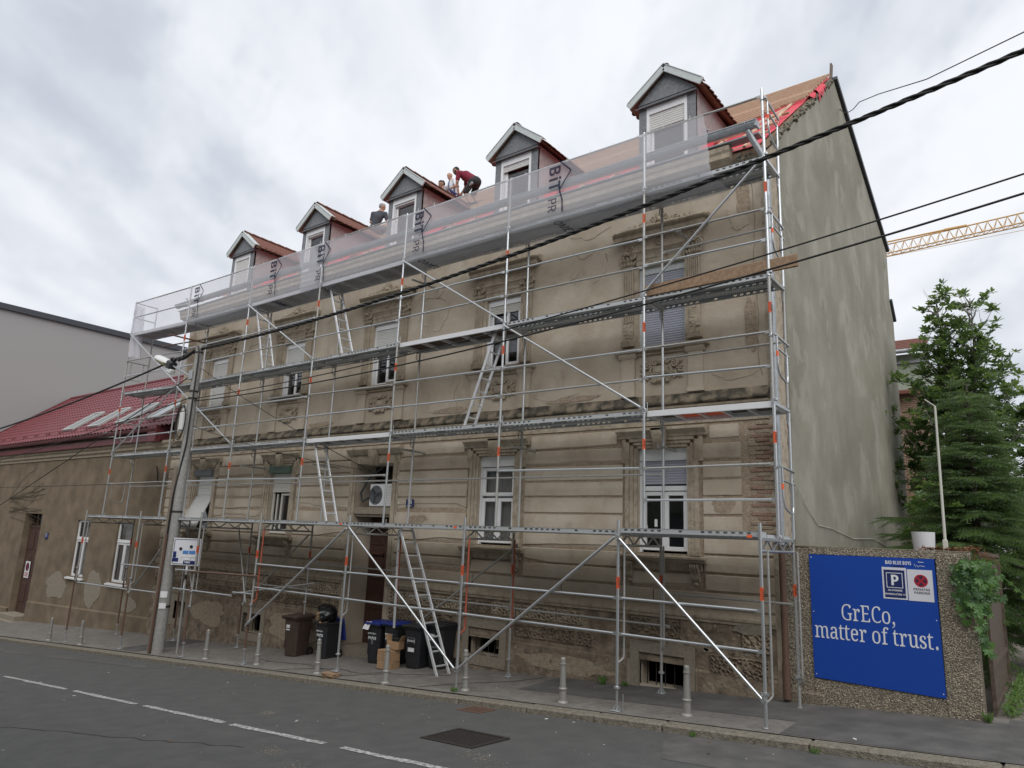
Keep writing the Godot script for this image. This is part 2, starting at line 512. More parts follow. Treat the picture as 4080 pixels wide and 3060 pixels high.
	flat("trousers", lin(0.025, 0.024, 0.027), 0.9)
	flat("trousers_grey", lin(0.11, 0.11, 0.115), 0.9)
	flat("jacket", lin(0.055, 0.06, 0.075), 0.9)
	flat("crane", lin(0.55, 0.33, 0.12), 0.6)
	flat("mint", lin(0.3, 0.34, 0.28), 0.9)
	flat("skylight_frame", lin(0.38, 0.4, 0.39), 0.45)
	flat("cover_grey", lin(0.6, 0.6, 0.62), 0.6)
	flat("iron", lin(0.035, 0.03, 0.026), 0.75, 0.2)
	flat("lamp_white", lin(0.6, 0.61, 0.6), 0.4)
	flat("lamp_glass", lin(0.42, 0.4, 0.22), 0.25)
	flat("shade_green", lin(0.1, 0.15, 0.12), 0.6)
	flat("leaf_dry", lin(0.16, 0.075, 0.035), 0.9)
	flat("ladder", lin(0.68, 0.7, 0.72), 0.4, 0.5)
	flat("post_cream", lin(0.5, 0.5, 0.45), 0.6)
	var g := flat("glass", Color(0.02, 0.025, 0.03, 0.22), 0.03)
	g.transparency = BaseMaterial3D.TRANSPARENCY_ALPHA
	g.metallic_specular = 0.6
	g = flat("skylight_glass", lin(0.22, 0.25, 0.26), 0.12)
	var nt := flat("net", Color(0.86, 0.87, 0.9, 0.46), 0.95)
	nt.transparency = BaseMaterial3D.TRANSPARENCY_ALPHA
	nt.backlight_enabled = true
	nt.backlight = Color(0.85, 0.85, 0.87)
	nt.specular_mode = BaseMaterial3D.SPECULAR_DISABLED
	nt = flat("net_print", Color(0.16, 0.17, 0.27, 0.62), 0.95)
	nt.transparency = BaseMaterial3D.TRANSPARENCY_ALPHA
	nt.specular_mode = BaseMaterial3D.SPECULAR_DISABLED
	for e in [["leaf_spruce", lin(0.02, 0.042, 0.02)], ["leaf_spruce_tip", lin(0.036, 0.072, 0.026)], ["leaf_magnolia", lin(0.02, 0.043, 0.022)], ["leaf_ivy", lin(0.055, 0.13, 0.03)], ["leaf_ivy_dark", lin(0.03, 0.075, 0.028)], ["leaf_hedge", lin(0.05, 0.1, 0.03)], ["leaf_weed", lin(0.06, 0.12, 0.03)]]:
		var lm := flat(e[0], e[1], 0.45)
		lm.backlight_enabled = true
		lm.backlight = Color(0.5, 0.6, 0.3)


func sky_image() -> ImageTexture:
	var w := 1024
	var h := 512
	var f := FastNoiseLite.new()
	f.noise_type = FastNoiseLite.TYPE_SIMPLEX_SMOOTH
	f.seed = 5
	f.frequency = 0.55
	f.fractal_octaves = 6
	f.fractal_gain = 0.52
	f.domain_warp_enabled = true
	f.domain_warp_amplitude = 0.9
	f.domain_warp_frequency = 0.5
	var f2 := FastNoiseLite.new()
	f2.noise_type = FastNoiseLite.TYPE_SIMPLEX_SMOOTH
	f2.seed = 9
	f2.frequency = 0.16
	f2.fractal_octaves = 3
	var im := Image.create(w, h, false, Image.FORMAT_RGBAF)
	for j in h:
		var el := PI * (0.5 - (j + 0.5) / h)
		for i in w:
			var az := TAU * (i + 0.5) / w
			var c := Color(0.25, 0.25, 0.25)
			if el > -0.03:
				var sy := sin(maxf(el, 0.0)) + 0.13
				# a layer of cloud overhead, drawn out into bands
				var px := cos(el) * cos(az) / sy
				var pz := cos(el) * sin(az) / sy
				var q := px * 0.8 - pz * 0.6
				var r := px * 0.6 + pz * 0.8
				var k := f.get_noise_2d(q * 0.75, r * 1.55) * 0.75 + f2.get_noise_2d(px, pz) * 0.4 + f.get_noise_2d(q * 2.6 + 40.0, r * 5.2) * 0.3
				k = clampf(0.52 + k * 1.25, 0.0, 1.0)
				k = k * k * (3.0 - 2.0 * k)
				var dark := Color(0.42, 0.455, 0.52)
				var lite := Color(0.69, 0.71, 0.745)
				c = dark.lerp(lite, k)
				c = c.lerp(Color(0.57, 0.60, 0.65), 0.45 * (1.0 - clampf(el / 0.35, 0.0, 1.0)))
			im.set_pixel(i, j, c)
	return ImageTexture.create_from_image(im)


func setup() -> void:
	var cam := Camera3D.new()
	cam.name = "camera"
	cam.fov = 56.8165
	cam.near = 0.1
	cam.far = 900.0
	cam.position = Vector3(3.5558, 1.8535, 10.5182)
	cam.rotation = Vector3(0.2148, 0.6592, 0.0417)
	add_child(cam)
	cam.current = true
	var e := Environment.new()
	e.background_mode = Environment.BG_SKY
	var sm := PanoramaSkyMaterial.new()
	sm.panorama = sky_image()
	e.sky = Sky.new()
	e.sky.sky_material = sm
	e.background_energy_multiplier = 0.84
	e.tonemap_mode = Environment.TONE_MAPPER_LINEAR
	e.tonemap_exposure = 1.62
	e.sdfgi_enabled = true
	e.ssao_enabled = true
	e.ssil_enabled = true
	var we := WorldEnvironment.new()
	we.name = "world_environment"
	we.environment = e
	add_child(we)
	var sun := DirectionalLight3D.new()
	sun.name = "sun"
	sun.light_energy = 0.5
	sun.light_angular_distance = 60.0
	sun.light_color = Color(1.0, 0.985, 0.965)
	sun.shadow_enabled = true
	sun.rotation_degrees = Vector3(-46, 42, 0)
	add_child(sun)


func sheet(fnc: Callable, x0: float, x1: float, z0: float, z1: float, nx: int, nz: int) -> MB:
	var m := MB.new()
	var pts := []
	for j in nz:
		for i in nx:
			var x := lerpf(x0, x1, float(i) / (nx - 1))
			var z := lerpf(z1, z0, float(j) / (nz - 1))
			pts.append(V(x, fnc.call(x, z), z))
	m.grid(pts, nx, nz)
	return m


func ground() -> void:
	var lowest := func(x, z): return sw(x, -1.4) - 0.06 if z < 0.9 else sw(x, KZ) - 0.35
	var m := sheet(func(x, z): return sw(x, KZ) - 0.4, -400.0, 400.0, -400.0, 400.0, 161, 41)
	struct(put("ground", m, M.yard))
	m = sheet(func(x, z): return rd(x, z), -62.0, 30.0, KZ - 0.02, 7.4, 120, 14)
	var road := struct(put("road", m, M.asphalt))
	m = sheet(func(x, z): return sw(x, z), -62.0, 2.75, -1.45, 0.905, 130, 6)
	var pav := struct(put("pavement", m, M.footway))
	m = sheet(func(x, z): return sw(x, z), 2.75, 30.0, -1.45, 0.905, 40, 6)
	struct(put("pavement", m, M.footway_dark))
	m = sheet(func(x, z): return sw(x, KZ) + 0.02, -62.0, 30.0, 7.55, 13.0, 100, 4)
	struct(put("pavement", m, M.footway))
	m = MB.new()
	for x in range(-62, 30):
		m.bb(x + 0.005, x + 0.995, rd(x + 0.5, 7.5) - 0.2, sw(x + 0.5, KZ) + 0.02, 7.38, 7.56)
	var fk := put("kerb_row", m, M.kerb, pav)
	fk.set_meta("kind", "stuff")
	m = sheet(func(x, z): return sw(x, z), 0.0, 40.0, -60.0, -1.44, 60, 60)
	struct(put("driveway", m, M.yard))
	# dark asphalt patches in the footway
	var dark := MB.new()
	var pol := [[-4.14, 0.09], [-4.02, -1.13], [2.76, -1.13], [2.76, 0.87], [0.52, 0.87], [0.5, 0.19], [-0.26, 0.13], [-3.13, 0.13]]
	dark.extr(PackedVector2Array(pol.map(func(q): return Vector2(q[0], q[1]))), Transform3D(), 0.001)
	for i in dark.v.size():
		var q := dark.v[i]
		dark.v[i] = V(q.x, 0, q.y)
	var dd := MB.new()
	# the patch follows the slope: cut into strips
	for i in 70:
		var x0 := -4.1 + i * 0.098
		var x1 := x0 + 0.098
		var zf := 0.13 if x0 < 0.45 else 0.87
		var zj := zf + fn.get_noise_1d(x0 * 60.0) * 0.03
		var zk := zf + fn.get_noise_1d(x1 * 60.0) * 0.03
		dd.quad(V(x0, sw(x0, zj) + 0.004, zj), V(x1, sw(x1, zk) + 0.004, zk), V(x1, sw(x1, -1.14) + 0.004, -1.14), V(x0, sw(x0, -1.14) + 0.004, -1.14))
	put("asphalt_patch", dd, M.footway_dark, pav)
	dd = MB.new()
	for i in 12:
		var x0 := -17.2 + i * 0.1
		var o := (i - 6) * 0.02
		dd.quad(V(x0, sw(x0, 0.8) + 0.004, 0.8), V(x0 + 0.1, sw(x0 + 0.1, 0.8) + 0.004, 0.8), V(x0 + 0.4 + o, sw(x0 + 0.4, -1.1) + 0.004, -1.1), V(x0 + 0.3 + o, sw(x0 + 0.3, -1.1) + 0.004, -1.1))
	put("asphalt_patch", dd, M.footway_dark, pav)
	# open joints and cracks in the footway: thin dark sunken-looking strips of dirt
	for cr in [[[-9.9, 0.85], [-9.3, 0.4], [-8.5, 0.2], [-7.9, 0.35], [-7.3, 0.0]], [[-8.2, 0.84], [-7.7, 0.45], [-7.2, 0.05], [-6.0, -0.3]], [[-11.9, 0.1], [-10.9, 0.25], [-9.8, 0.1], [-9.0, 0.3]], [[-5.8, 0.8], [-5.3, 0.2], [-4.6, -0.4], [-4.3, -1.0]]]:
		var k := MB.new()
		for i in cr.size() - 1:
			for s in 6:
				var p0 := Vector2(cr[i][0], cr[i][1]).lerp(Vector2(cr[i + 1][0], cr[i + 1][1]), s / 6.0)
				var p1 := Vector2(cr[i][0], cr[i][1]).lerp(Vector2(cr[i + 1][0], cr[i + 1][1]), (s + 1) / 6.0)
				p0.y += fn.get_noise_1d(p0.x * 300.0) * 0.06
				p1.y += fn.get_noise_1d(p1.x * 300.0) * 0.06
				var w := 0.012 + 0.008 * absf(fn.get_noise_1d(p0.x * 90.0))
				var o := (p1 - p0).orthogonal().normalized() * w
				k.oquad(V(p0.x - o.x, sw(p0.x, p0.y) + 0.005, p0.y - o.y), V(p1.x - o.x, sw(p1.x, p1.y) + 0.005, p1.y - o.y), V(p1.x + o.x, sw(p1.x, p1.y) + 0.005, p1.y + o.y), V(p0.x + o.x, sw(p0.x, p0.y) + 0.005, p0.y + o.y), Vector3.UP)
		put("crack", k, M.iron, pav)
	# kerb stones
	var kerb := struct(node("kerb", self))
	var x := -58.0
	while x < 28.0:
		var l := rf(0.9, 1.9)
		var near := x > -25.0 and x < 6.0
		var k := MB.new()
		var wd := 0.25
		if x > 1.55 and x < 2.4:
			l = 0.85
			wd = 0.34
		var y0 := sw(x + l * 0.5, KZ)
		var tilt := Basis(Vector3(1, 0.0636, 0).normalized(), Vector3(-0.0636, 1, 0).normalized(), Vector3(0, 0, 1)) * Basis.from_euler(V(rf(-0.02, 0.02), rf(-0.006, 0.006), 0))
		k.cb(V(x + l * 0.5, y0 - 0.134 + rf(-0.004, 0.002), KZ - 0.125 + (wd - 0.25) * 0.5 + rf(-0.006, 0.006)), V(l - rf(0.002, 0.014), 0.26, wd), 0.022 if near else 0.01, tilt)
		put("kerb_stone", k, M.kerb, kerb)
		x += l
	# lane line, worn dashes
	for d in [[-45.0, -26.0], [-25.7, -14.6], [-14.3, -11.3], [-11.0, -8.68], [-8.42, -6.14], [-5.94, -3.94], [-3.62, -1.4], [-1.1, 3.0]]:
		var k := MB.new()
		var steps := int((d[1] - d[0]) / 0.12)
		for i in steps:
			var xa := lerpf(d[0], d[1], float(i) / steps)
			var xb := lerpf(d[0], d[1], float(i + 1) / steps)
			var za := 4.26 + fn.get_noise_1d(xa * 130.0) * 0.03
			var zb := 4.26 + fn.get_noise_1d(xb * 130.0) * 0.03
			var zc := 4.365 + fn.get_noise_1d(xa * 130.0 + 900.0) * 0.035
			var zd := 4.365 + fn.get_noise_1d(xb * 130.0 + 900.0) * 0.035
			k.quad(V(xa, rd(xa, zc) + 0.004, zc), V(xb, rd(xb, zd) + 0.004, zd), V(xb, rd(xb, zb) + 0.004, zb), V(xa, rd(xa, za) + 0.004, za))
		put("road_marking", k, M.road_paint, road)
	# repaired strips of asphalt
	for d in [[[-22.0, 2.2], [-13.0, 1.6], [-13.2, 1.85], [-22.0, 2.6]], [[-0.9, 1.2], [2.4, 1.2], [3.4, 2.6], [-0.3, 2.5]]]:
		var k := MB.new()
		var q: Array = d.map(func(e): return V(e[0], rd(e[0], e[1]) + 0.004, e[1]))
		var n := 12
		for i in n:
			var p0: Vector3 = q[0].lerp(q[1], float(i) / n)
			var p1: Vector3 = q[0].lerp(q[1], float(i + 1) / n)
			var p2: Vector3 = q[3].lerp(q[2], float(i + 1) / n)
			var p3: Vector3 = q[3].lerp(q[2], float(i) / n)
			for p in [p0, p1, p2, p3]:
				p.y = rd(p.x, p.z) + 0.004
			k.oquad(V(p0.x, rd(p0.x, p0.z) + 0.004, p0.z), V(p1.x, rd(p1.x, p1.z) + 0.004, p1.z), V(p2.x, rd(p2.x, p2.z) + 0.004, p2.z), V(p3.x, rd(p3.x, p3.z) + 0.004, p3.z), Vector3.UP)
		put("asphalt_patch", k, M.footway_dark, road)
	# crack across the carriageway
	var ck := MB.new()
	var prev := Vector3.ZERO
	for i in 40:
		var t := i / 39.0
		var p := V(lerpf(-9.6, -4.6, t), 0, lerpf(6.6, 5.0, t) + fn.get_noise_1d(t * 900.0) * 0.12)
		p.y = rd(p.x, p.z) + 0.004
		if i > 0:
			ck.oquad(prev, p, p + V(0, 0, 0.016), prev + V(0, 0, 0.016), Vector3.UP)
		prev = p
	put("crack", ck, M.iron, road)
	# manhole grating
	var mh := thing("manhole_cover", "dark iron ribbed drain cover set into the carriageway", "manhole cover", V(-2.75, rd(-2.75, 3.05), 3.05))
	var B := Basis(Vector3(1, 0.0636, 0).normalized(), Vector3(-0.0636, 1, 0).normalized(), Vector3(0, 0, 1)) * Basis(Vector3.UP, -0.07)
	var fr := MB.new()
	for s in [-1, 1]:
		fr.box(mh.position + B * V(0, 0.004, 0.32 * s), V(0.92, 0.03, 0.05), B)
		fr.box(mh.position + B * V(0.435 * s, 0.004, 0), V(0.05, 0.03, 0.59), B)
	fr.box(mh.position + B * V(0, -0.008, 0), V(0.82, 0.02, 0.59), B)
	put("frame", fr, M.iron, mh)
	for i in 16:
		var k := MB.new()
		k.box(mh.position + B * V(-0.375 + i * 0.05, 0.006, 0), V(0.026, 0.016, 0.57), B)
		put("bar", k, M.iron, mh)
	var gr := thing("gully_grating", "rusty iron gully grating beside the kerb", "drain grate", V(-3.95, rd(-3.95, 1.4), 1.4))
	fr = MB.new()
	for s in [-1, 1]:
		fr.box(gr.position + B * V(0, 0.003, 0.17 * s), V(0.5, 0.02, 0.04), B)
		fr.box(gr.position + B * V(0.23 * s, 0.003, 0), V(0.04, 0.02, 0.3), B)
	put("frame", fr, M.rust, gr)
	fr = MB.new()
	fr.box(gr.position + B * V(0, -0.004, 0), V(0.42, 0.01, 0.3), B)
	put("pit", fr, M.rust, gr)
	for i in 7:
		var k := MB.new()
		k.box(gr.position + B * V(-0.18 + i * 0.06, 0.006, 0), V(0.028, 0.016, 0.3), B)
		put("bar", k, M.rust, gr)


# ---------- the house under repair ----------

func hole_wall(m: MB, x0: float, x1: float, y0: float, y1: float, z: float, holes: Array, d: float) -> void:
	var xs := [x0, x1]
	var ys := [y0, y1]
	for h in holes:
		xs += [h[0], h[1]]
		ys += [h[2], h[3]]
	xs.sort()
	ys.sort()
	for i in xs.size() - 1:
		for j in ys.size() - 1:
			if xs[i + 1] - xs[i] < 1e-4 or ys[j + 1] - ys[j] < 1e-4:
				continue
			var cx: float = (xs[i] + xs[i + 1]) * 0.5
			var cy: float = (ys[j] + ys[j + 1]) * 0.5
			var hit := false
			for h in holes:
				if cx > h[0] and cx < h[1] and cy > h[2] and cy < h[3]:
					hit = true
			if not hit:
				m.quad(V(xs[i], ys[j], z), V(xs[i + 1], ys[j], z), V(xs[i + 1], ys[j + 1], z), V(xs[i], ys[j + 1], z))
	for h in holes:
		var dd: float = h[4] if h.size() > 4 else d
		m.oquad(V(h[0], h[2], z), V(h[0], h[2], z - dd), V(h[0], h[3], z - dd), V(h[0], h[3], z), Vector3.RIGHT)
		m.oquad(V(h[1], h[2], z), V(h[1], h[2], z - dd), V(h[1], h[3], z - dd), V(h[1], h[3], z), Vector3.LEFT)
		m.oquad(V(h[0], h[3], z), V(h[1], h[3], z), V(h[1], h[3], z - dd), V(h[0], h[3], z - dd), Vector3.DOWN)
		m.oquad(V(h[0], h[2], z), V(h[1], h[2], z), V(h[1], h[2], z - dd), V(h[0], h[2], z - dd), Vector3.UP)


func course(x0: float, x1: float, y0: float, y1: float, sd: float, chips := 1.0) -> MB:
	var m := MB.new()
	var n := maxi(2, int((x1 - x0) / 0.05))
	var P := func(i: int) -> Array:
		var x := lerpf(x0, x1, float(i) / n)
		var q := fn.get_noise_2d(x * 40.0, sd * 77.0)
		var b := fn.get_noise_2d(x * 9.0 + 300.0, sd * 31.0)
		var chip := maxf(0.0, b - 0.06) * (0.3 + 0.25 * q) * chips + maxf(0.0, q) * 0.012 * chips
		var top := y1 - 0.012 - maxf(0.0, fn.get_noise_2d(x * 33.0, sd * 55.0 + 9.0)) * 0.012 * chips
		var lo := y0 + 0.014 + minf(chip, (y1 - y0) * 0.55)
		var und := 0.010 * fn.get_noise_2d(x * 22.0, sd * 18.0)
		return [V(x, y0 + 0.008, FZ - 0.006), V(x, lo - 0.012, FZ + 0.004), V(x, lo, FZ + 0.024 + und), V(x, (lo + top) * 0.5, FZ + 0.028 + und), V(x, top, FZ + 0.026 + und), V(x, y1, FZ - 0.006)]
	var p: Array = P.call(0)
	m.oquad(p[0], p[2], p[4], p[5], Vector3.LEFT)
	for i in n:
		var q: Array = P.call(i + 1)
		for k in 5:
			m.quad(p[k], q[k], q[k + 1], p[k + 1])
		p = q
	m.oquad(p[0], p[2], p[4], p[5], Vector3.RIGHT)
	return m


func spiral(m: MB, c: Vector3, r: float, turns: float, th: float, a0: float, dir := 1.0, k := 5) -> void:
	var pts := []
	var rr := []
	var n := int(turns * 11.0) + 2
	for i in n:
		var t := float(i) / (n - 1)
		var rad := r * (1.0 - 0.86 * t)
		var an := a0 + dir * TAU * turns * t
		pts.append(c + V(cos(an) * rad, sin(an) * rad, th * 0.25 + 0.25 * th * t))
		rr.append(th * (1.0 - 0.45 * t))
	m.sweep(pts, rr, k)
	m.ball(c + V(0, 0, th * 0.4), Vector3.ONE * th * 0.8, 6)


func leafy(m: MB, c: Vector3, ang: float, l: float, w: float, h: float) -> void:
	var d := V(cos(ang), sin(ang), 0)
	var s := V(-sin(ang), cos(ang), 0)
	var p := [c, c + d * l * 0.3 + V(0, 0, h), c + d * l * 0.75 + V(0, 0, h * 1.2), c + d * l + V(0, 0, h * 0.4)]
	var wd := [w * 0.4, w, w * 0.75, 0.004]
	for i in 3:
		m.oquad(p[i], p[i + 1], p[i + 1] + s * wd[i + 1] - V(0, 0, h * 0.9), p[i] + s * wd[i] - V(0, 0, h * 0.6), V(0, 0, 1))
		m.oquad(p[i], p[i + 1], p[i + 1] - s * wd[i + 1] - V(0, 0, h * 0.9), p[i] - s * wd[i] - V(0, 0, h * 0.6), V(0, 0, 1))


func capital_mesh() -> ArrayMesh:
	var m := MB.new()
	m.cb(V(0, 0.175, 0.06), V(0.34, 0.03, 0.12), 0.008)
	m.cb(V(0, 0.05, 0.03), V(0.2, 0.26, 0.06), 0.01)
	for s in [-1.0, 1.0]:
		spiral(m, V(s * 0.115, 0.085, 0.09), 0.07, 1.7, 0.02, PI * 0.5, -s)
		for k in 3:
			leafy(m, V(s * (0.02 + 0.04 * k), -0.1, 0.055), PI * 0.5 + s * -0.25 * k, 0.13, 0.03, 0.035)
		leafy(m, V(s * 0.045, 0.0, 0.075), PI * 0.5 - s * 0.5, 0.12, 0.03, 0.03)
		m.ball(V(s * 0.04, 0.135, 0.11), Vector3.ONE * 0.026, 6)
	leafy(m, V(0, -0.03, 0.07), PI * 0.5, 0.17, 0.035, 0.04)
	m.ball(V(0, 0.15, 0.115), V(0.035, 0.03, 0.03), 6)
	m.bb(-0.115, 0.115, -0.14, -0.115, 0.0, 0.085)
	return m.mesh()


func crest_mesh() -> ArrayMesh:
	var m := MB.new()
	# shell in the middle, scrolls and foliage running out along the cornice
	for k in 7:
		var an := PI * (0.12 + 0.76 * k / 6.0)
		m.sweep([V(0, 0.14, 0.03), V(cos(an) * 0.07, 0.14 + sin(an) * 0.075, 0.05), V(cos(an) * 0.12, 0.15 + sin(an) * 0.13, 0.035)], [0.01, 0.019, 0.021], 6)
	m.ball(V(0, 0.1, 0.05), V(0.06, 0.065, 0.05), 8)
	for s in [-1.0, 1.0]:
		spiral(m, V(s * 0.15, 0.1, 0.04), 0.085, 1.6, 0.024, PI * 0.5, s)
		spiral(m, V(s * 0.34, 0.07, 0.035), 0.06, 1.4, 0.018, PI, -s)
		spiral(m, V(s * 0.53, 0.05, 0.03), 0.05, 1.3, 0.016, PI * 0.5, s)
		m.sweep([V(s * 0.08, 0.03, 0.02), V(s * 0.25, 0.045, 0.04), V(s * 0.42, 0.03, 0.03), V(s * 0.62, 0.025, 0.03), V(s * 0.8, 0.03, 0.02)], [0.02, 0.022, 0.018, 0.015, 0.008], 6)
		for k in 7:
			leafy(m, V(s * (0.2 + 0.085 * k), 0.03, 0.03), PI * 0.5 + s * (0.7 - 0.35 * (k % 3)), 0.12 - 0.011 * k, 0.026, 0.03)
	return m.mesh()


func cartouche_mesh() -> ArrayMesh:
	var m := MB.new()
	m.cb(V(0, 0, 0.02), V(0.34, 0.17, 0.05), 0.015)
	m.cb(V(0, 0, 0.045), V(0.24, 0.1, 0.03), 0.01)
	m.ball(V(0, 0.16, 0.05), V(0.07, 0.06, 0.05), 8)
	m.ball(V(0, -0.19, 0.045), V(0.07, 0.045, 0.05), 8)
	for k in 5:
		m.ball(V(-0.06 + k * 0.03, -0.2, 0.08), V(0.014, 0.03, 0.014), 6)
	for s in [-1.0, 1.0]:
		spiral(m, V(s * 0.13, 0.15, 0.03), 0.055, 1.5, 0.02, 0.0, s)
		spiral(m, V(s * 0.26, 0.1, 0.03), 0.075, 1.6, 0.024, PI * 0.5, -s)
		spiral(m, V(s * 0.36, 0.03, 0.025), 0.05, 1.4, 0.018, PI, s)
		spiral(m, V(s * 0.25, -0.1, 0.03), 0.065, 1.5, 0.022, -PI * 0.5, s)
		spiral(m, V(s * 0.14, -0.17, 0.035), 0.05, 1.3, 0.024, PI, -s)
		m.ball(V(s * 0.13, -0.21, 0.04), V(0.055, 0.03, 0.035), 8)
		m.sweep([V(s * 0.17, 0.09, 0.03), V(s * 0.21, 0.0, 0.05), V(s * 0.17, -0.1, 0.03)], [0.018, 0.026, 0.018], 6)
		for k in 4:
			leafy(m, V(s * 0.3, 0.1 - 0.07 * k, 0.02), (0.3 - 0.25 * k) if s > 0 else PI - 0.3 + 0.25 * k, 0.13, 0.028, 0.03)
	return m.mesh()


func rosette_mesh() -> ArrayMesh:
	var m := MB.new()
	var pts := []
	for i in 14:
		pts.append(V(cos(TAU * i / 14.0) * 0.06, sin(TAU * i / 14.0) * 0.06, 0.012))
	m.sweep(pts, 0.012, 5, true)
	m.ball(V(0, 0, 0.012), V(0.022, 0.022, 0.022), 6)
	for i in 6:
		m.ball(V(cos(TAU * i / 6.0) * 0.035, sin(TAU * i / 6.0) * 0.035, 0.01), V(0.015, 0.015, 0.015), 6)
	return m.mesh()


func pilaster_mesh(y0: float, y1: float, broken: float) -> ArrayMesh:
	# fluted shaft 0.21 wide; below `broken` the fluting has come off
	var m := MB.new()
	var w := 0.21
	m.bb(-w / 2, w / 2, y0, y1, -0.005, 0.025)
	var lo := maxf(y0, broken)
	if lo < y1:
		for i in 6:
			var x := -w / 2 + i * (w - 0.022) / 5.0
			m.cb(V(x + 0.011, (lo + y1) * 0.5, 0.036), V(0.022, y1 - lo - 0.04, 0.026), 0.006)
		m.bb(-w / 2, w / 2, y1 - 0.03, y1 - 0.005, 0.02, 0.05)
		if broken <= y0:
			m.bb(-w / 2, w / 2, y0, y0 + 0.025, 0.02, 0.05)
	if broken > y0:
		for i in 26:
			m.cb(V(rf(-w / 2 + 0.03, w / 2 - 0.03), rf(y0, broken + 0.03), 0.02), V(rf(0.04, 0.1), rf(0.03, 0.08), rf(0.01, 0.045)), 0.006, Basis(Vector3(0, 0, 1), rf(-0.4, 0.4)))
	return m.mesh()


func slats(parent: Node, c: float, w: float, y0: float, y1: float, z: float, mat: Material, pitch := 0.046) -> void:
	var m := MB.new()
	var p := pitch
	m.mould([Vector2(-0.004, -p * 0.5), Vector2(0.006, -p * 0.5), Vector2(0.012, -p * 0.2), Vector2(0.013, p * 0.15), Vector2(0.008, p * 0.38), Vector2(0.0, p * 0.44), Vector2(-0.004, p * 0.44)], -w / 2, w / 2)
	var me := m.mesh()
	var y := y1 - p * 0.5
	while y > y0:
		put("slat", me, mat, parent, V(c, y, z))
		y -= p


func casement(parent: Node, x0: float, x1: float, y0: float, y1: float, z: float, fw := 0.055, mat: Material = null, glass := true) -> void:
	var m := MB.new()
	var mt: Material = mat if mat else M.pvc
	m.cb(V((x0 + x1) / 2, y0 + fw / 2, z), V(x1 - x0, fw, 0.06), 0.008)
	m.cb(V((x0 + x1) / 2, y1 - fw / 2, z), V(x1 - x0, fw, 0.06), 0.008)
	m.cb(V(x0 + fw / 2, (y0 + y1) / 2, z + 0.001), V(fw, y1 - y0 - 0.002, 0.06), 0.008)
	m.cb(V(x1 - fw / 2, (y0 + y1) / 2, z + 0.001), V(fw, y1 - y0 - 0.002, 0.06), 0.008)
	put("frame", m, mt, parent)
	if glass:
		m = MB.new()
		m.bb(x0 + fw * 0.8, x1 - fw * 0.8, y0 + fw * 0.8, y1 - fw * 0.8, z - 0.006, z + 0.002)
		put("pane", m, M.glass, parent)


func vermic(w: float, h: float, sd: int) -> ArrayMesh:
	# worm-eaten rustication: a raised net of ridges round sunken cells
	var m := MB.new()
	var f := FastNoiseLite.new()
	f.noise_type = FastNoiseLite.TYPE_CELLULAR
	f.cellular_return_type = FastNoiseLite.RETURN_DISTANCE2_SUB
	f.frequency = 12.0
	f.seed = sd
	var nx := int(w / 0.0125)
	var ny := int(h / 0.0125)
	var pts := []
	for j in ny + 1:
		for i in nx + 1:
			var x := w * i / nx
			var y := h * j / ny
			var e := minf(minf(x, w - x), minf(y, h - y))
			var d := f.get_noise_2d(x, y * 1.25) + 1.0
			var z := 0.04 if d < 0.2 else (0.04 - 0.045 * clampf((d - 0.2) / 0.12, 0.0, 1.0))
			if e < 0.022:
				z = 0.034
			if e < 0.006:
				z = 0.0
			pts.append(V(x - w / 2, y - h / 2, z))
	m.grid(pts, nx + 1, ny + 1)
	return m.mesh()


func blob_patch(c: Vector2, rx: float, ry: float, z: float, sd: float, th := 0.006) -> MB:
	var m := MB.new()
	var p := PackedVector2Array()
	for i in 40:
		var an := TAU * i / 40.0
		var r := 1.0 + 0.55 * fn.get_noise_2d(cos(an) * 45.0 + sd * 91.0, sin(an) * 45.0) + 0.18 * fn.get_noise_2d(cos(an) * 190.0 + sd * 17.0, sin(an) * 190.0)
		p.append(c + Vector2(cos(an) * rx * r, sin(an) * ry * r))
	m.extr(p, Transform3D(Basis(), V(0, 0, z)), th, false)
	return m


func roof_y(z: float) -> float:
	return 8.095 - 0.825 * z


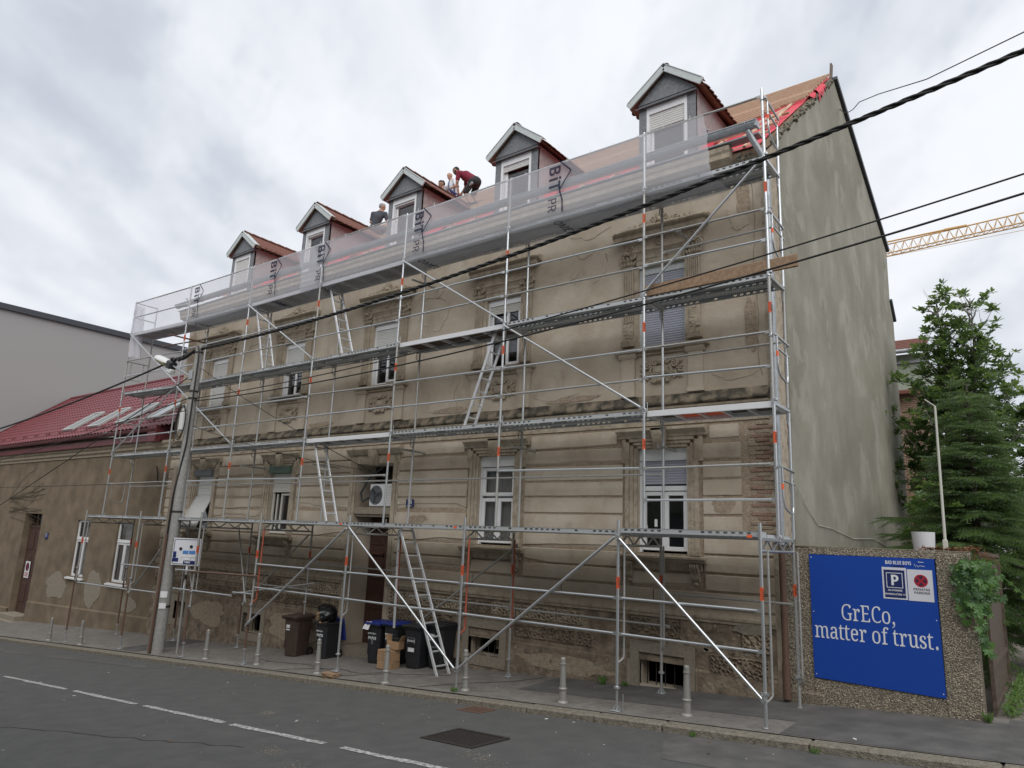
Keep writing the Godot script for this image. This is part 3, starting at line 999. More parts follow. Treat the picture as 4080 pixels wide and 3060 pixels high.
func house() -> void:
	var h := thing("apartment_house", "weathered beige two-storey house with stucco ornament and a stripped roof behind scaffolding", "house", V(-9.7, -1.0, FZ))
	var holes := []
	for c in WIN:
		holes.append([c - 0.475, c + 0.475, 5.48, 7.06, 0.16])
	for i in [0, 1, 3, 4]:
		holes.append([WIN[i] - 0.475, WIN[i] + 0.475, 1.72, 3.55, 0.16])
	holes.append([-10.2, -8.9, -1.5, 3.5, 0.62])
	var cel := [[-2.46, -1.62, -0.46, 0.06], [-6.3, -5.49, -0.43, 0.08], [-14.3, -13.47, -0.86, -0.37], [-17.92, -17.29, -0.87, -0.36]]
	for c in cel:
		holes.append(c + [0.35])
	var m := MB.new()
	hole_wall(m, -19.4, -0.12, -2.0, 9.0, FZ - 0.005, holes, 0.2)
	m.quad(V(-19.4, -2, -13.1), V(-19.4, -2, FZ - 0.005), V(-19.4, 9, FZ - 0.005), V(-19.4, 9, -13.1))
	m.bb(-19.35, -0.4, 4.2, 4.4, -13.0, FZ - 0.35)
	m.bb(-19.35, -0.4, 8.6, 8.7, -13.0, FZ - 0.35)
	m.bb(-19.35, -0.4, 0.5, 0.7, -13.0, FZ - 0.7)
	m.bb(-19.4, -0.3, -2.0, 9.0, -13.1, -13.0)
	put("wall", m, M.plaster, h)
	# ground floor courses, over a coarser undercoat that shows where they have flaked
	m = MB.new()
	var gh := []
	for i in [0, 1, 3, 4]:
		gh.append([WIN[i] - 0.475, WIN[i] + 0.475, 1.72, 3.55, 0.001])
	gh.append([-10.2, -8.9, 0.86, 3.5, 0.001])
	hole_wall(m, -19.4, -0.125, 0.86, 3.96, FZ - 0.001, gh, 0.001)
	put("undercoat", m, M.plaster_bare, h)
	var gy := [3.93, 3.61, 3.30, 2.99, 2.69, 2.37, 2.05, 1.73, 1.43, 1.14, 0.86]
	for k in gy.size() - 1:
		var segs := [[-19.4, -17.97], [-16.43, -14.09], [-12.55, -10.36], [-8.74, -6.57], [-5.03, -2.80], [-1.26, -0.6 if k < 6 else -0.13]]
		if k == 0:
			segs = [[-19.4, -18.1], [-16.3, -14.22], [-12.42, -10.4], [-8.7, -6.7], [-4.9, -2.93], [-1.13, -0.62]]
		if k == 8:
			segs = [[-19.4, -18.0], [-17.8, -16.6], [-16.4, -14.1], [-13.9, -12.7], [-12.5, -10.36], [-8.74, -6.6], [-6.38, -5.2], [-5.0, -2.82], [-2.6, -1.44], [-1.24, -0.13]]
		if k == 9:
			segs = [[-19.4, -17.3], [-17.28, -14.6], [-14.58, -12.2], [-12.18, -10.36], [-8.74, -6.3], [-6.28, -4.1], [-4.08, -2.2], [-2.18, -0.13]]
		for s in segs:
			put("stone_course", course(s[0], s[1], gy[k + 1] + 0.015, gy[k] - 0.015, k * 3.1 + s[0], 0.6 if k < 4 else 1.3), M.plaster, h)
	# brickwork laid bare at the corner
	var bm := []
	for i in 4:
		var b := MB.new()
		b.cb(Vector3.ZERO, V(0.21 + 0.01 * i, 0.058, 0.05), 0.008)
		bm.append(b.mesh())
	var y := 1.98
	var row := 0
	while y < 3.93:
		var x := -0.68 + (0.11 if row % 2 else 0.0)
		while x < -0.2:
			if x > -0.5 + 0.3 * fn.get_noise_1d(y * 90.0) and rng.randf() < 0.9:
				var o := put("brick", bm[rng.randi() % 4], M.brick if rng.randf() < 0.62 else M.plaster_bare, h, V(x + 0.11, y, FZ + rf(-0.018, 0.004)))
				o.rotation.z = rf(-0.03, 0.03)
			x += 0.228
		y += 0.071
		row += 1
	# bare patches and old repairs in the plaster
	for p in [[-4.15, 7.35, 0.32, 0.3], [-3.45, 7.28, 0.22, 0.33], [-3.6, 8.1, 0.4, 0.16], [-7.9, 7.0, 0.42, 0.38], [-8.0, 7.55, 0.3, 0.12], [-11.5, 6.9, 0.3, 0.5], [-15.4, 6.7, 0.45, 0.5], [-15.3, 5.1, 0.4, 0.35], [-0.55, 7.75, 0.2, 0.4], [-7.6, 4.75, 0.35, 0.12], [-4.4, 4.72, 0.5, 0.1], [-12.0, 5.0, 0.25, 0.4], [-0.7, 4.85, 0.42, 0.2]]:
		put("plaster_patch", blob_patch(Vector2(p[0], p[1]), p[2], p[3], FZ - 0.006, p[0], 0.01), M.plaster, h)
	for p in [[-0.42, 8.0, 0.12, 0.35], [-7.2, 4.62, 0.5, 0.07], [-0.35, 5.6, 0.1, 0.5], [-19.1, 7.6, 0.25, 0.7], [-19.15, 5.4, 0.2, 0.8], [-11.9, 4.6, 0.5, 0.06], [-8.0, 2.2, 0.3, 0.1], [-3.9, 4.6, 0.6, 0.06], [-0.9, 2.55, 0.22, 0.12]]:
		put("plaster_patch", blob_patch(Vector2(p[0], p[1]), p[2], p[3], FZ - 0.004, p[0] + 40.0, 0.012 if p[1] > 4.0 else 0.034), M.plaster_bare, h)
	# hairline cracks, as fine grooves of dirt with a raised lip
	for cpts in [[[-0.28, 8.3], [-0.24, 7.4], [-0.3, 6.6], [-0.22, 5.8], [-0.27, 5.1], [-0.2, 4.6]], [[-4.45, 7.3], [-4.3, 7.62], [-4.0, 7.68], [-3.75, 7.5], [-3.62, 7.6], [-3.3, 7.62], [-3.15, 7.3]], [[-8.4, 6.9], [-8.2, 7.3], [-7.8, 7.42], [-7.5, 7.25]], [[-7.05, 5.2], [-7.15, 4.95], [-7.0, 4.75], [-7.1, 4.6]], [[-12.0, 7.4], [-11.7, 7.55], [-11.4, 7.3], [-11.25, 6.8], [-11.5, 6.5]], [[-15.9, 6.9], [-15.6, 7.25], [-15.1, 7.3], [-14.9, 7.0]]]:
		var pp := []
		for i in cpts.size() - 1:
			for s in 5:
				var q := Vector2(cpts[i][0], cpts[i][1]).lerp(Vector2(cpts[i + 1][0], cpts[i + 1][1]), s / 5.0)
				pp.append(V(q.x + fn.get_noise_2d(q.x * 400.0, q.y * 400.0) * 0.05, q.y + fn.get_noise_2d(q.y * 400.0, q.x * 400.0) * 0.05, FZ - 0.001))
		m = MB.new()
		m.sweep(pp, 0.0038, 4)
		put("crack", m, M.plinth, h)
	# belt course between the storeys
	m = MB.new()
	m.mould([Vector2(FZ - 0.01, 4.2), Vector2(FZ + 0.04, 4.2), Vector2(FZ + 0.05, 4.235), Vector2(FZ + 0.09, 4.25), Vector2(FZ + 0.1, 4.29), Vector2(FZ - 0.01, 4.295)], -19.42, -0.1)
	m.mould([Vector2(FZ - 0.01, 3.965), Vector2(FZ + 0.022, 3.965), Vector2(FZ + 0.022, 4.198), Vector2(FZ - 0.01, 4.198)], -19.41, -0.11)
	put("belt_moulding", m, M.plaster_trim, h)
	m = MB.new()
	var n := 300
	var pts := []
	for j in 6:
		for i in n:
			var x := lerpf(-19.43, -0.09, float(i) / (n - 1))
			var q := fn.get_noise_1d(x * 60.0)
			var pr: Array = [Vector2(0.0, 4.297), Vector2(0.125, 4.30), Vector2(0.135 + q * 0.012, 4.345), Vector2(0.12 + q * 0.02, 4.375), Vector2(0.045 + q * 0.01, 4.47 + q * 0.012), Vector2(-0.01, 4.53 + q * 0.02)]
			pts.append(V(x, pr[j].y, FZ + pr[j].x))
	m.grid(pts, n, 6)
	m.quad(V(-0.09, 4.297, FZ), V(-0.09, 4.3, FZ + 0.125), V(-0.09, 4.36, FZ + 0.13), V(-0.09, 4.5, FZ))
	put("belt_ledge", m, M.grime, h)
	# stucco of the upper windows
	var cap := capital_mesh()
	var crest := crest_mesh()
	var cart := cartouche_mesh()
	var ros := rosette_mesh()
	for i in 5:
		upper_window(h, i, cap, crest, cart, ros)
	for i in [0, 1, 3, 4]:
		lower_window(h, i)
	doorway(h)
	# plinth: mouldings, worm-eaten panels, base
	m = MB.new()
	for s in [[-19.43, -10.3], [-8.8, -0.12]]:
		m.mould([Vector2(FZ - 0.01, 0.66), Vector2(FZ + 0.045, 0.66), Vector2(FZ + 0.05, 0.70), Vector2(FZ + 0.075, 0.72), Vector2(FZ + 0.075, 0.755), Vector2(FZ + 0.04, 0.80), Vector2(FZ - 0.01, 0.85)], s[0], s[1])
	put("plinth_moulding", m, M.plaster_trim, h)
	m = MB.new()
	hole_wall(m, -19.42, -10.25, -2.0, -0.1, FZ + 0.04, [cel[2] + [0.05], cel[3] + [0.05]], 0.05)
	hole_wall(m, -8.85, -2.7, -2.0, -0.1, FZ + 0.04, [[-6.3, -5.49, -0.43, -0.1, 0.05]], 0.05)
	hole_wall(m, -1.4, -0.12, -2.0, -0.12, FZ + 0.04, [], 0.05)
	m.quad(V(-19.42, -0.1, FZ + 0.04), V(-10.25, -0.1, FZ + 0.04), V(-10.25, -0.06, FZ - 0.01), V(-19.42, -0.06, FZ - 0.01))
	m.quad(V(-8.85, -0.1, FZ + 0.04), V(-2.7, -0.1, FZ + 0.04), V(-2.7, -0.06, FZ - 0.01), V(-8.85, -0.06, FZ - 0.01))
	m.quad(V(-1.4, -0.12, FZ + 0.04), V(-0.12, -0.12, FZ + 0.04), V(-0.12, -0.06, FZ - 0.01), V(-1.4, -0.06, FZ - 0.01))
	put("plinth_base", m, M.plinth, h)
	m = MB.new()
	for s in [[-19.41, -10.28], [-8.82, -0.125]]:
		m.bb(s[0], s[1], -0.07, 0.659, FZ - 0.01, FZ + 0.012)
	put("plinth_wall", m, M.plinth, h)
	var vm := {}
	for r in 2:
		for sp in [[-19.35, -10.36], [-8.74, -3.36]]:
			var px: float = sp[0]
			var k := 0
			while px < sp[1] - 0.25:
				var w: float = [0.62, 0.95, 0.62, 0.78][(k + r * 2) % 4]
				w = minf(w, sp[1] - px)
				if w < 0.3:
					break
				var key := "%d_%d" % [int(w * 50.0), k % 3]
				if not vm.has(key):
					vm[key] = vermic(w - 0.035, 0.25, k % 3 + 1)
				var yc := 0.485 if r == 0 else 0.135
				var inside := false
				if r == 1 and (px + w > -6.5 and px < -5.3):
					inside = true
				if not inside:
					put("carved_panel", vm[key], M.plaster_trim if (r == 0 and k % 5 != 3) else M.plinth, h, V(px + w * 0.5, yc, FZ + 0.006))
				px += w
				k += 1
	put("carved_panel", vermic(0.95, 0.3, 5), M.plinth, h, V(-2.15, 0.48, FZ + 0.006))
	put("carved_panel", vermic(0.95, 0.3, 6), M.plinth, h, V(-0.72, 0.02, FZ + 0.01))
	put("carved_panel", vermic(0.48, 0.3, 7), M.plaster_bare, h, V(-0.42, 0.42, FZ + 0.012))
	# render flaking off the plinth: bare, uneven flakes
	for i in 60:
		var x := rf(-1.45, -0.15) if i < 34 else rf(-8.6, -2.8)
		var yy := rf(0.2, 0.64) if i < 34 else rf(-0.55, -0.15)
		put("render_flake", blob_patch(Vector2(x, yy), rf(0.02, 0.07), rf(0.015, 0.04), FZ + (0.012 if i < 34 else 0.039), i * 1.7, 0.012), [M.plaster_bare, M.plinth, M.cement_patch][i % 3], h)
	put("plaster_patch", blob_patch(Vector2(-0.5, 0.62), 0.3, 0.07, FZ + 0.02, 3.3, 0.03), M.cement_patch, h)
	for p in [[-4.1, -0.35, 1.15, 0.14], [-7.9, -0.55, 0.5, 0.16], [-16.1, -0.55, 0.9, 0.3], [-12.2, -0.6, 0.9, 0.35], [-18.9, -0.6, 0.35, 0.3]]:
		put("plaster_patch", blob_patch(Vector2(p[0], p[1]), p[2], p[3], FZ + 0.038, p[0] + 9.0, 0.008), M.plaster_bare, h)
	# cellar windows
	var fw := [[-2.62, -1.45, -0.5, 0.24], [-6.46, -5.33, -0.63, 0.25], [-14.42, -13.3, -1.06, -0.22], [-18.2, -17.02, -1.05, -0.18]]
	for i in 4:
		var cw := node("cellar_window", h)
		m = MB.new()
		var o: Array = fw[i]
		var p: Array = cel[i]
		m.bb(o[0], p[0], o[2], o[3], FZ - 0.05, FZ + 0.06)
		m.bb(p[1], o[1], o[2], o[3], FZ - 0.05, FZ + 0.06)
		m.bb(p[0], p[1], p[3], o[3], FZ - 0.05, FZ + 0.059)
		if p[2] > o[2] + 0.05:
			m.bb(p[0], p[1], o[2], p[2], FZ - 0.05, FZ + 0.059)
		put("surround", m, M.stone_frame, cw)
		for b in 5:
			var q := MB.new()
			var x := lerpf(p[0], p[1], (b + 0.5) / 5.0)
			q.tube(V(x, p[2], FZ - 0.12), V(x, p[3], FZ - 0.12), 0.009, -1.0, 6)
			put("bar", q, M.iron, cw)
		if i == 1:
			m = MB.new()
			m.bb(-5.75, -5.5, p[2] + 0.12, p[3], FZ - 0.2, FZ - 0.18)
			put("shutter", m, M.old_timber, cw)
	cornice(h)
	roof(h)
	for i in 5:
		dormer(h, i)
	gable(h)


func upper_window(h: Node, i: int, cap: Mesh, crest: Mesh, cart: Mesh, ros: Mesh) -> void:
	var c: float = WIN[i]
	var w := node("window", h, V(c, 5.4, FZ))
	var m := MB.new()
	# jambs and lintel round the opening
	m.bb(c - 0.56, c - 0.476, 5.47, 7.10, FZ - 0.02, FZ + 0.02)
	m.bb(c + 0.476, c + 0.56, 5.47, 7.10, FZ - 0.02, FZ + 0.02)
	m.bb(c - 0.476, c + 0.476, 7.06, 7.10, FZ - 0.02, FZ + 0.02)
	put("surround", m, M.plaster_trim, w)
	# entablature
	m = MB.new()
	m.mould([Vector2(FZ - 0.01, 7.1), Vector2(FZ + 0.05, 7.1), Vector2(FZ + 0.05, 7.2), Vector2(FZ + 0.065, 7.21), Vector2(FZ + 0.065, 7.30), Vector2(FZ - 0.01, 7.30)], c - 0.5, c + 0.5)
	m.mould([Vector2(FZ - 0.01, 7.302), Vector2(FZ + 0.07, 7.302), Vector2(FZ + 0.08, 7.34), Vector2(FZ + 0.11, 7.36), Vector2(FZ + 0.11, 7.385), Vector2(FZ - 0.01, 7.40)], c - 0.84, c + 0.84)
	m.bb(c - 0.79, c + 0.79, 7.402, 7.6, FZ - 0.01, FZ + 0.045)
	put("entablature", m, M.plaster_trim, w)
	# cornice with a ragged, weathered top edge
	m = MB.new()
	m.mould([Vector2(FZ - 0.01, 7.602), Vector2(FZ + 0.06, 7.602), Vector2(FZ + 0.06, 7.64), Vector2(FZ - 0.01, 7.645)], c - 0.82, c + 0.82)
	m.mould([Vector2(FZ - 0.01, 7.647), Vector2(FZ + 0.13, 7.65), Vector2(FZ + 0.135, 7.735), Vector2(FZ - 0.01, 7.735)], c - 0.93, c + 0.93)
	var pts := []
	for j in 5:
		for k in 61:
			var t := k / 60.0
			var x := c - 0.99 + 1.98 * t
			var q := fn.get_noise_2d(x * 90.0, i * 40.0)
			var e := 0.04 if (k < 2 or k > 58) else 0.0
			var pr: Array = [Vector2(0.0, 7.737), Vector2(0.14 - e, 7.738), Vector2(0.185 + q * 0.012 - e, 7.80), Vector2(0.17 + q * 0.03 - e, 7.845 + q * 0.015), Vector2(0.0, 7.87 + q * 0.02)]
			pts.append(V(x, pr[j].y, FZ + pr[j].x))
	m.grid(pts, 61, 5)
	for s in [0, 60]:
		m.oquad(pts[s], pts[61 + s], pts[122 + s], pts[183 + s], V(-1 if s == 0 else 1, 0, 0))
		m.oquad(pts[s], pts[183 + s], pts[244 + s], pts[244 + s] + V(0, -0.001, 0), V(-1 if s == 0 else 1, 0, 0))
	put("cornice", m, M.plaster_trim, w)
	m = MB.new()
	for k in 30:
		m.box(V(c - 0.76 + k * 1.52 / 29.0, 7.622, FZ + 0.078), V(0.026, 0.034, 0.034))
	put("dentils", m, M.plaster_trim, w).set_meta("kind", "stuff")
	put("crest", crest, M.plaster_trim, w, V(c, 7.845, FZ + 0.03))
	for k in 3:
		put("rosette", ros, M.plaster_trim, w, V(c + (k - 1) * 0.64, 7.505, FZ + 0.046))
	for s in [-1.0, 1.0]:
		put("capital", cap, M.plaster_trim, w, V(c + s * 0.67, 7.21 - 0.0, FZ))
		var br := 0.0
		if i == 4:
			br = 5.95 if s < 0 else 6.6
		elif i == 3 and s < 0:
			br = 5.62
		elif i < 2:
			br = 5.75 if s > 0 else 5.9
		put("pilaster", pilaster_mesh(5.62, 7.06, br), M.plaster_trim, w, V(c + s * 0.67, 0, FZ + 0.02))
		m = MB.new()
		m.cb(V(c + s * 0.67, 5.56, FZ + 0.04), V(0.27, 0.13, 0.12), 0.012)
		put("pilaster_base", m, M.plaster_trim, w)
		m = MB.new()
		m.bb(c + s * 0.67 - 0.14, c + s * 0.67 + 0.14, 4.62, 5.26, FZ - 0.01, FZ + 0.045)
		m.bb(c + s * 0.67 - 0.155, c + s * 0.67 + 0.155, 4.53, 4.62, FZ - 0.01, FZ + 0.065)
		m.mould([Vector2(FZ - 0.01, 5.262), Vector2(FZ + 0.055, 5.262), Vector2(FZ + 0.09, 5.31), Vector2(FZ + 0.10, 5.36), Vector2(FZ - 0.01, 5.36)], c + s * 0.67 - 0.18, c + s * 0.67 + 0.18)
		put("pedestal", m, M.plaster, w)
	m = MB.new()
	m.bb(c - 0.49, c + 0.49, 5.3, 5.36, FZ - 0.01, FZ + 0.05)
	m.mould([Vector2(FZ - 0.16, 5.362), Vector2(FZ + 0.13, 5.362), Vector2(FZ + 0.14, 5.40), Vector2(FZ + 0.12, 5.44), Vector2(FZ - 0.16, 5.48)], c - 0.93, c + 0.93)
	put("sill", m, M.plaster_trim, w)
	put("cartouche", cart, M.plaster_trim, w, V(c, 4.99, FZ - 0.004))
	# the window itself
	var z := FZ - 0.09
	var full := i == 0 or i == 4
	var bot: float = [5.49, 6.2, 6.28, 6.72, 5.49][i]
	m = MB.new()
	m.bb(c - 0.474, c + 0.474, 6.92, 7.058, z - 0.03, z + 0.035)
	m.bb(c - 0.474, c - 0.43, 5.485, 6.92, z - 0.04, z + 0.03)
	m.bb(c + 0.43, c + 0.474, 5.485, 6.92, z - 0.04, z + 0.03)
	put("shutter_guide", m, M.pvc if i != 4 else M.board_grey, w)
	slats(w, c, 0.86, bot, 6.92, z, M.slat_lilac if i == 4 else (M.slat_white if i != 3 else M.slat_cream))
	if not full:
		casement(w, c - 0.43, c + 0.43, 5.5, 6.92, z - 0.07, 0.05)
		if i == 3:
			casement(w, c + 0.03, c + 0.4, 5.54, 6.8, z - 0.03, 0.06)
		else:
			casement(w, c - 0.01, c + 0.4, 5.54, 6.85, z - 0.04, 0.06)
	if i < 2:
		m = MB.new()
		m.cb(V(c - 0.05, 5.465, FZ + 0.1), V(1.4, 0.03, 0.24), 0.006)
		put("sill_board", m, M.alu_white, w)


func lower_window(h: Node, i: int) -> void:
	var c: float = WIN[i]
	var w := node("window", h, V(c, 1.7, FZ))
	var m := MB.new()
	for s in [-1.0, 1.0]:
		for k in 3:
			var x0: float = c + s * (0.48 + k * 0.075)
			m.bb(x0, x0 + s * 0.07, 1.70, 3.56 + k * 0.06, FZ - 0.02, FZ + 0.025 + k * 0.018)
		m.bb(c + s * 0.70, c + s * 0.78, 3.3, 3.74, FZ - 0.02, FZ + 0.055)
	for k in 3:
		m.bb(c - 0.48 - k * 0.073, c + 0.48 + k * 0.073, 3.562 + k * 0.06, 3.618 + k * 0.06, FZ - 0.02, FZ + 0.026 + k * 0.018)
	put("surround", m, M.plaster_trim, w)
	m = MB.new()
	m.mould([Vector2(FZ - 0.01, 3.745), Vector2(FZ + 0.07, 3.745), Vector2(FZ + 0.08, 3.79), Vector2(FZ + 0.13, 3.83), Vector2(FZ + 0.17, 3.86), Vector2(FZ + 0.17, 3.90), Vector2(FZ - 0.01, 3.94)], c - 0.86, c + 0.86)
	put("hood", m, M.plaster_trim, w)
	m = MB.new()
	var kp := PackedVector2Array([Vector2(-0.08, 3.52), Vector2(0.08, 3.52), Vector2(0.15, 3.9), Vector2(-0.15, 3.9)])
	m.extr(kp, Transform3D(Basis(), V(c, 0, FZ + 0.02)), 0.15)
	put("keystone", m, M.plaster_trim, w)
	m = MB.new()
	m.mould([Vector2(FZ - 0.18, 1.585), Vector2(FZ + 0.12, 1.585), Vector2(FZ + 0.13, 1.62), Vector2(FZ + 0.17, 1.64), Vector2(FZ + 0.17, 1.67), Vector2(FZ - 0.18, 1.71)], c - 0.83, c + 0.83)
	m.bb(c - 0.74, c + 0.74, 1.45, 1.584, FZ - 0.01, FZ + 0.06)
	put("sill", m, M.plaster_trim, w)
	for s in [-1.0, 1.0]:
		m = MB.new()
		var pr := []
		for k in 13:
			var t := k / 12.0
			pr.append(Vector2(0.02 + 0.1 * pow(cos(t * PI * 0.5), 0.7) + 0.02 * sin(t * 9.0), 1.57 - 0.3 * t))
		pr.append(Vector2(0.0, 1.26))
		pr.append(Vector2(0.0, 1.58))
		for k in 4:
			var x: float = c + s * 0.62 - 0.075 + k * 0.04
			m.mould(pr.map(func(q): return Vector2(FZ + q.x, q.y)), x, x + 0.028)
		m.mould(pr.map(func(q): return Vector2(FZ + q.x * 0.8, q.y)), c + s * 0.62 - 0.07, c + s * 0.62 + 0.07)
		m.ball(V(c + s * 0.62, 1.25, FZ + 0.03), V(0.06, 0.04, 0.035), 8)
		put("bracket", m, M.plaster_trim, w)
	var z := FZ - 0.1
	if i >= 3:
		m = MB.new()
		m.cb(V(c, 3.44, z + 0.01), V(0.946, 0.215, 0.09), 0.008)
		m.bb(c - 0.473, c - 0.43, 1.725, 3.33, z - 0.04, z + 0.03)
		m.bb(c + 0.43, c + 0.473, 1.725, 3.33, z - 0.04, z + 0.03)
		put("shutter_box", m, M.pvc, w)
		if i == 3:
			casement(w, c - 0.43, c + 0.43, 2.72, 3.32, z - 0.02, 0.075)
			casement(w, c - 0.43, c + 0.0, 1.76, 2.68, z - 0.02, 0.075)
			casement(w, c + 0.0, c + 0.43, 1.76, 2.68, z - 0.021, 0.075)
			var cu := MB.new()
			var pts := []
			for j in 2:
				for k in 60:
					pts.append(V(c - 0.42 + 0.84 * k / 59.0, 1.75 + j * 1.55, z - 0.14 + 0.02 * sin(k * 1.3)))
			cu.grid(pts, 60, 2)
			put("curtain", cu, M.curtain, w)
		else:
			slats(w, c, 0.86, 2.9, 3.33, z + 0.01, M.slat_lilac)
			m = MB.new()
			m.bb(c - 0.43, c + 0.43, 2.8, 2.885, z - 0.03, z + 0.03)
			put("transom", m, M.pvc, w)
			casement(w, c - 0.43, c + 0.0, 1.76, 2.79, z - 0.02, 0.075)
			casement(w, c + 0.0, c + 0.43, 1.76, 2.79, z - 0.021, 0.075)
			m = MB.new()
			m.bb(c - 0.17, c - 0.13, 2.17, 2.3, z + 0.01, z + 0.05)
			put("window_handle", m, M.pvc, w)
	else:
		m = MB.new()
		m.cb(V(c, 3.45, FZ + 0.02), V(0.94, 0.2, 0.2), 0.02)
		put("shutter_box", m, M.shade_green if i == 1 else M.dormer_grey, w)
		casement(w, c - 0.46, c + 0.46, 1.74, 3.36, z - 0.04, 0.06, M.slat_cream, i == 0)
		if i == 1:
			slats(w, c, 0.86, 2.85, 3.35, z + 0.02, M.slat_cream)
			# casement standing open into the room
			var k := MB.new()
			k.cb(V(c - 0.36, 2.3, z - 0.2), V(0.05, 1.02, 0.36), 0.01, Basis(Vector3.UP, 0.5))
			put("open_casement", k, M.slat_cream, w)
			casement(w, c - 0.1, c + 0.42, 1.8, 2.82, z - 0.06, 0.06, M.slat_cream)
		else:
			slats(w, c, 0.86, 2.75, 3.35, z + 0.03, M.slat_white)
			# lower part of the shutter propped out from the wall
			var sl := MB.new()
			sl.mould([Vector2(-0.006, -0.022), Vector2(0.006, -0.022), Vector2(0.012, 0.0), Vector2(0.008, 0.02), Vector2(-0.006, 0.02)], -0.43, 0.43)
			var me := sl.mesh()
			for q in 24:
				var o := put("slat", me, M.slat_white, w, V(c, 2.73 - q * 0.042, FZ - 0.06 + q * 0.0185))
				o.rotation.x = -0.42
			for s in [-1.0, 1.0]:
				m = MB.new()
				m.beam(V(c + s * 0.44, 2.74, FZ - 0.05), V(c + s * 0.44, 1.74, FZ + 0.41), 0.03, 0.03)
				put("shutter_arm", m, M.slat_white, w)


func doorway(h: Node) -> void:
	var d := node("doorway", h, V(-9.55, -1.0, FZ - 0.6))
	var m := MB.new()
	for s in [[-10.42, -10.2], [-8.9, -8.68]]:
		for k in 3:
			m.bb(lerpf(s[0], s[1], k / 3.0), lerpf(s[0], s[1], (k + 1) / 3.0) - 0.006, -1.2, 3.5, FZ - 0.02, FZ + 0.03 + 0.02 * (k % 2))
	m.bb(-10.42, -8.68, 3.5, 3.72, FZ - 0.02, FZ + 0.04)
	put("surround", m, M.plaster_trim, d)
	m = MB.new()
	m.mould([Vector2(FZ - 0.01, 3.722), Vector2(FZ + 0.08, 3.722), Vector2(FZ + 0.17, 3.84), Vector2(FZ + 0.17, 3.9), Vector2(FZ - 0.01, 3.94)], -10.5, -8.6)
	put("hood", m, M.plaster_trim, d)
	m = MB.new()
	m.extr(PackedVector2Array([Vector2(-0.09, 3.46), Vector2(0.09, 3.46), Vector2(0.16, 3.9), Vector2(-0.16, 3.9)]), Transform3D(Basis(), V(-9.55, 0, FZ + 0.04)), 0.12)
	put("keystone", m, M.plaster_trim, d)
	var z := FZ - 0.6
	m = MB.new()
	m.bb(-10.2, -8.9, 2.3, 2.46, z - 0.02, FZ + 0.02)
	m.bb(-10.2, -8.9, 2.24, 2.3, z - 0.02, FZ - 0.03)
	put("transom_ledge", m, M.stone_frame, d)
	m = MB.new()
	m.bb(-10.2, -8.9, 2.46, 3.5, z - 0.02, z)
	put("fanlight", m, M.glass, d)
	for s in [0, 1]:
		var x0: float = -10.18 + s * 0.64
		var lf := node("door_leaf", d, V(x0 + 0.32, -1.0, z))
		m = MB.new()
		m.cb(V(x0 + 0.317, 0.65, z), V(0.632, 3.16, 0.06), 0.01)
		for q in [[1.75, 0.45], [1.05, 0.7], [0.3, 0.55], [-0.35, 0.5]]:
			m.cb(V(x0 + 0.317, q[0], z + 0.035), V(0.44, q[1] * 0.8, 0.04), 0.018)
			m.cb(V(x0 + 0.317, q[0], z + 0.055), V(0.3, q[1] * 0.45, 0.03), 0.014)
		m.mould([Vector2(z + 0.02, 1.32), Vector2(z + 0.1, 1.34), Vector2(z + 0.1, 1.38), Vector2(z + 0.02, 1.42)], x0 + 0.06, x0 + 0.57)
		put("panelling", m, M.door_wood, lf)
	m = MB.new()
	m.bb(-10.19, -8.91, -1.4, -0.72, z - 0.02, FZ + 0.06)
	put("step", m, M.stone_frame, d)


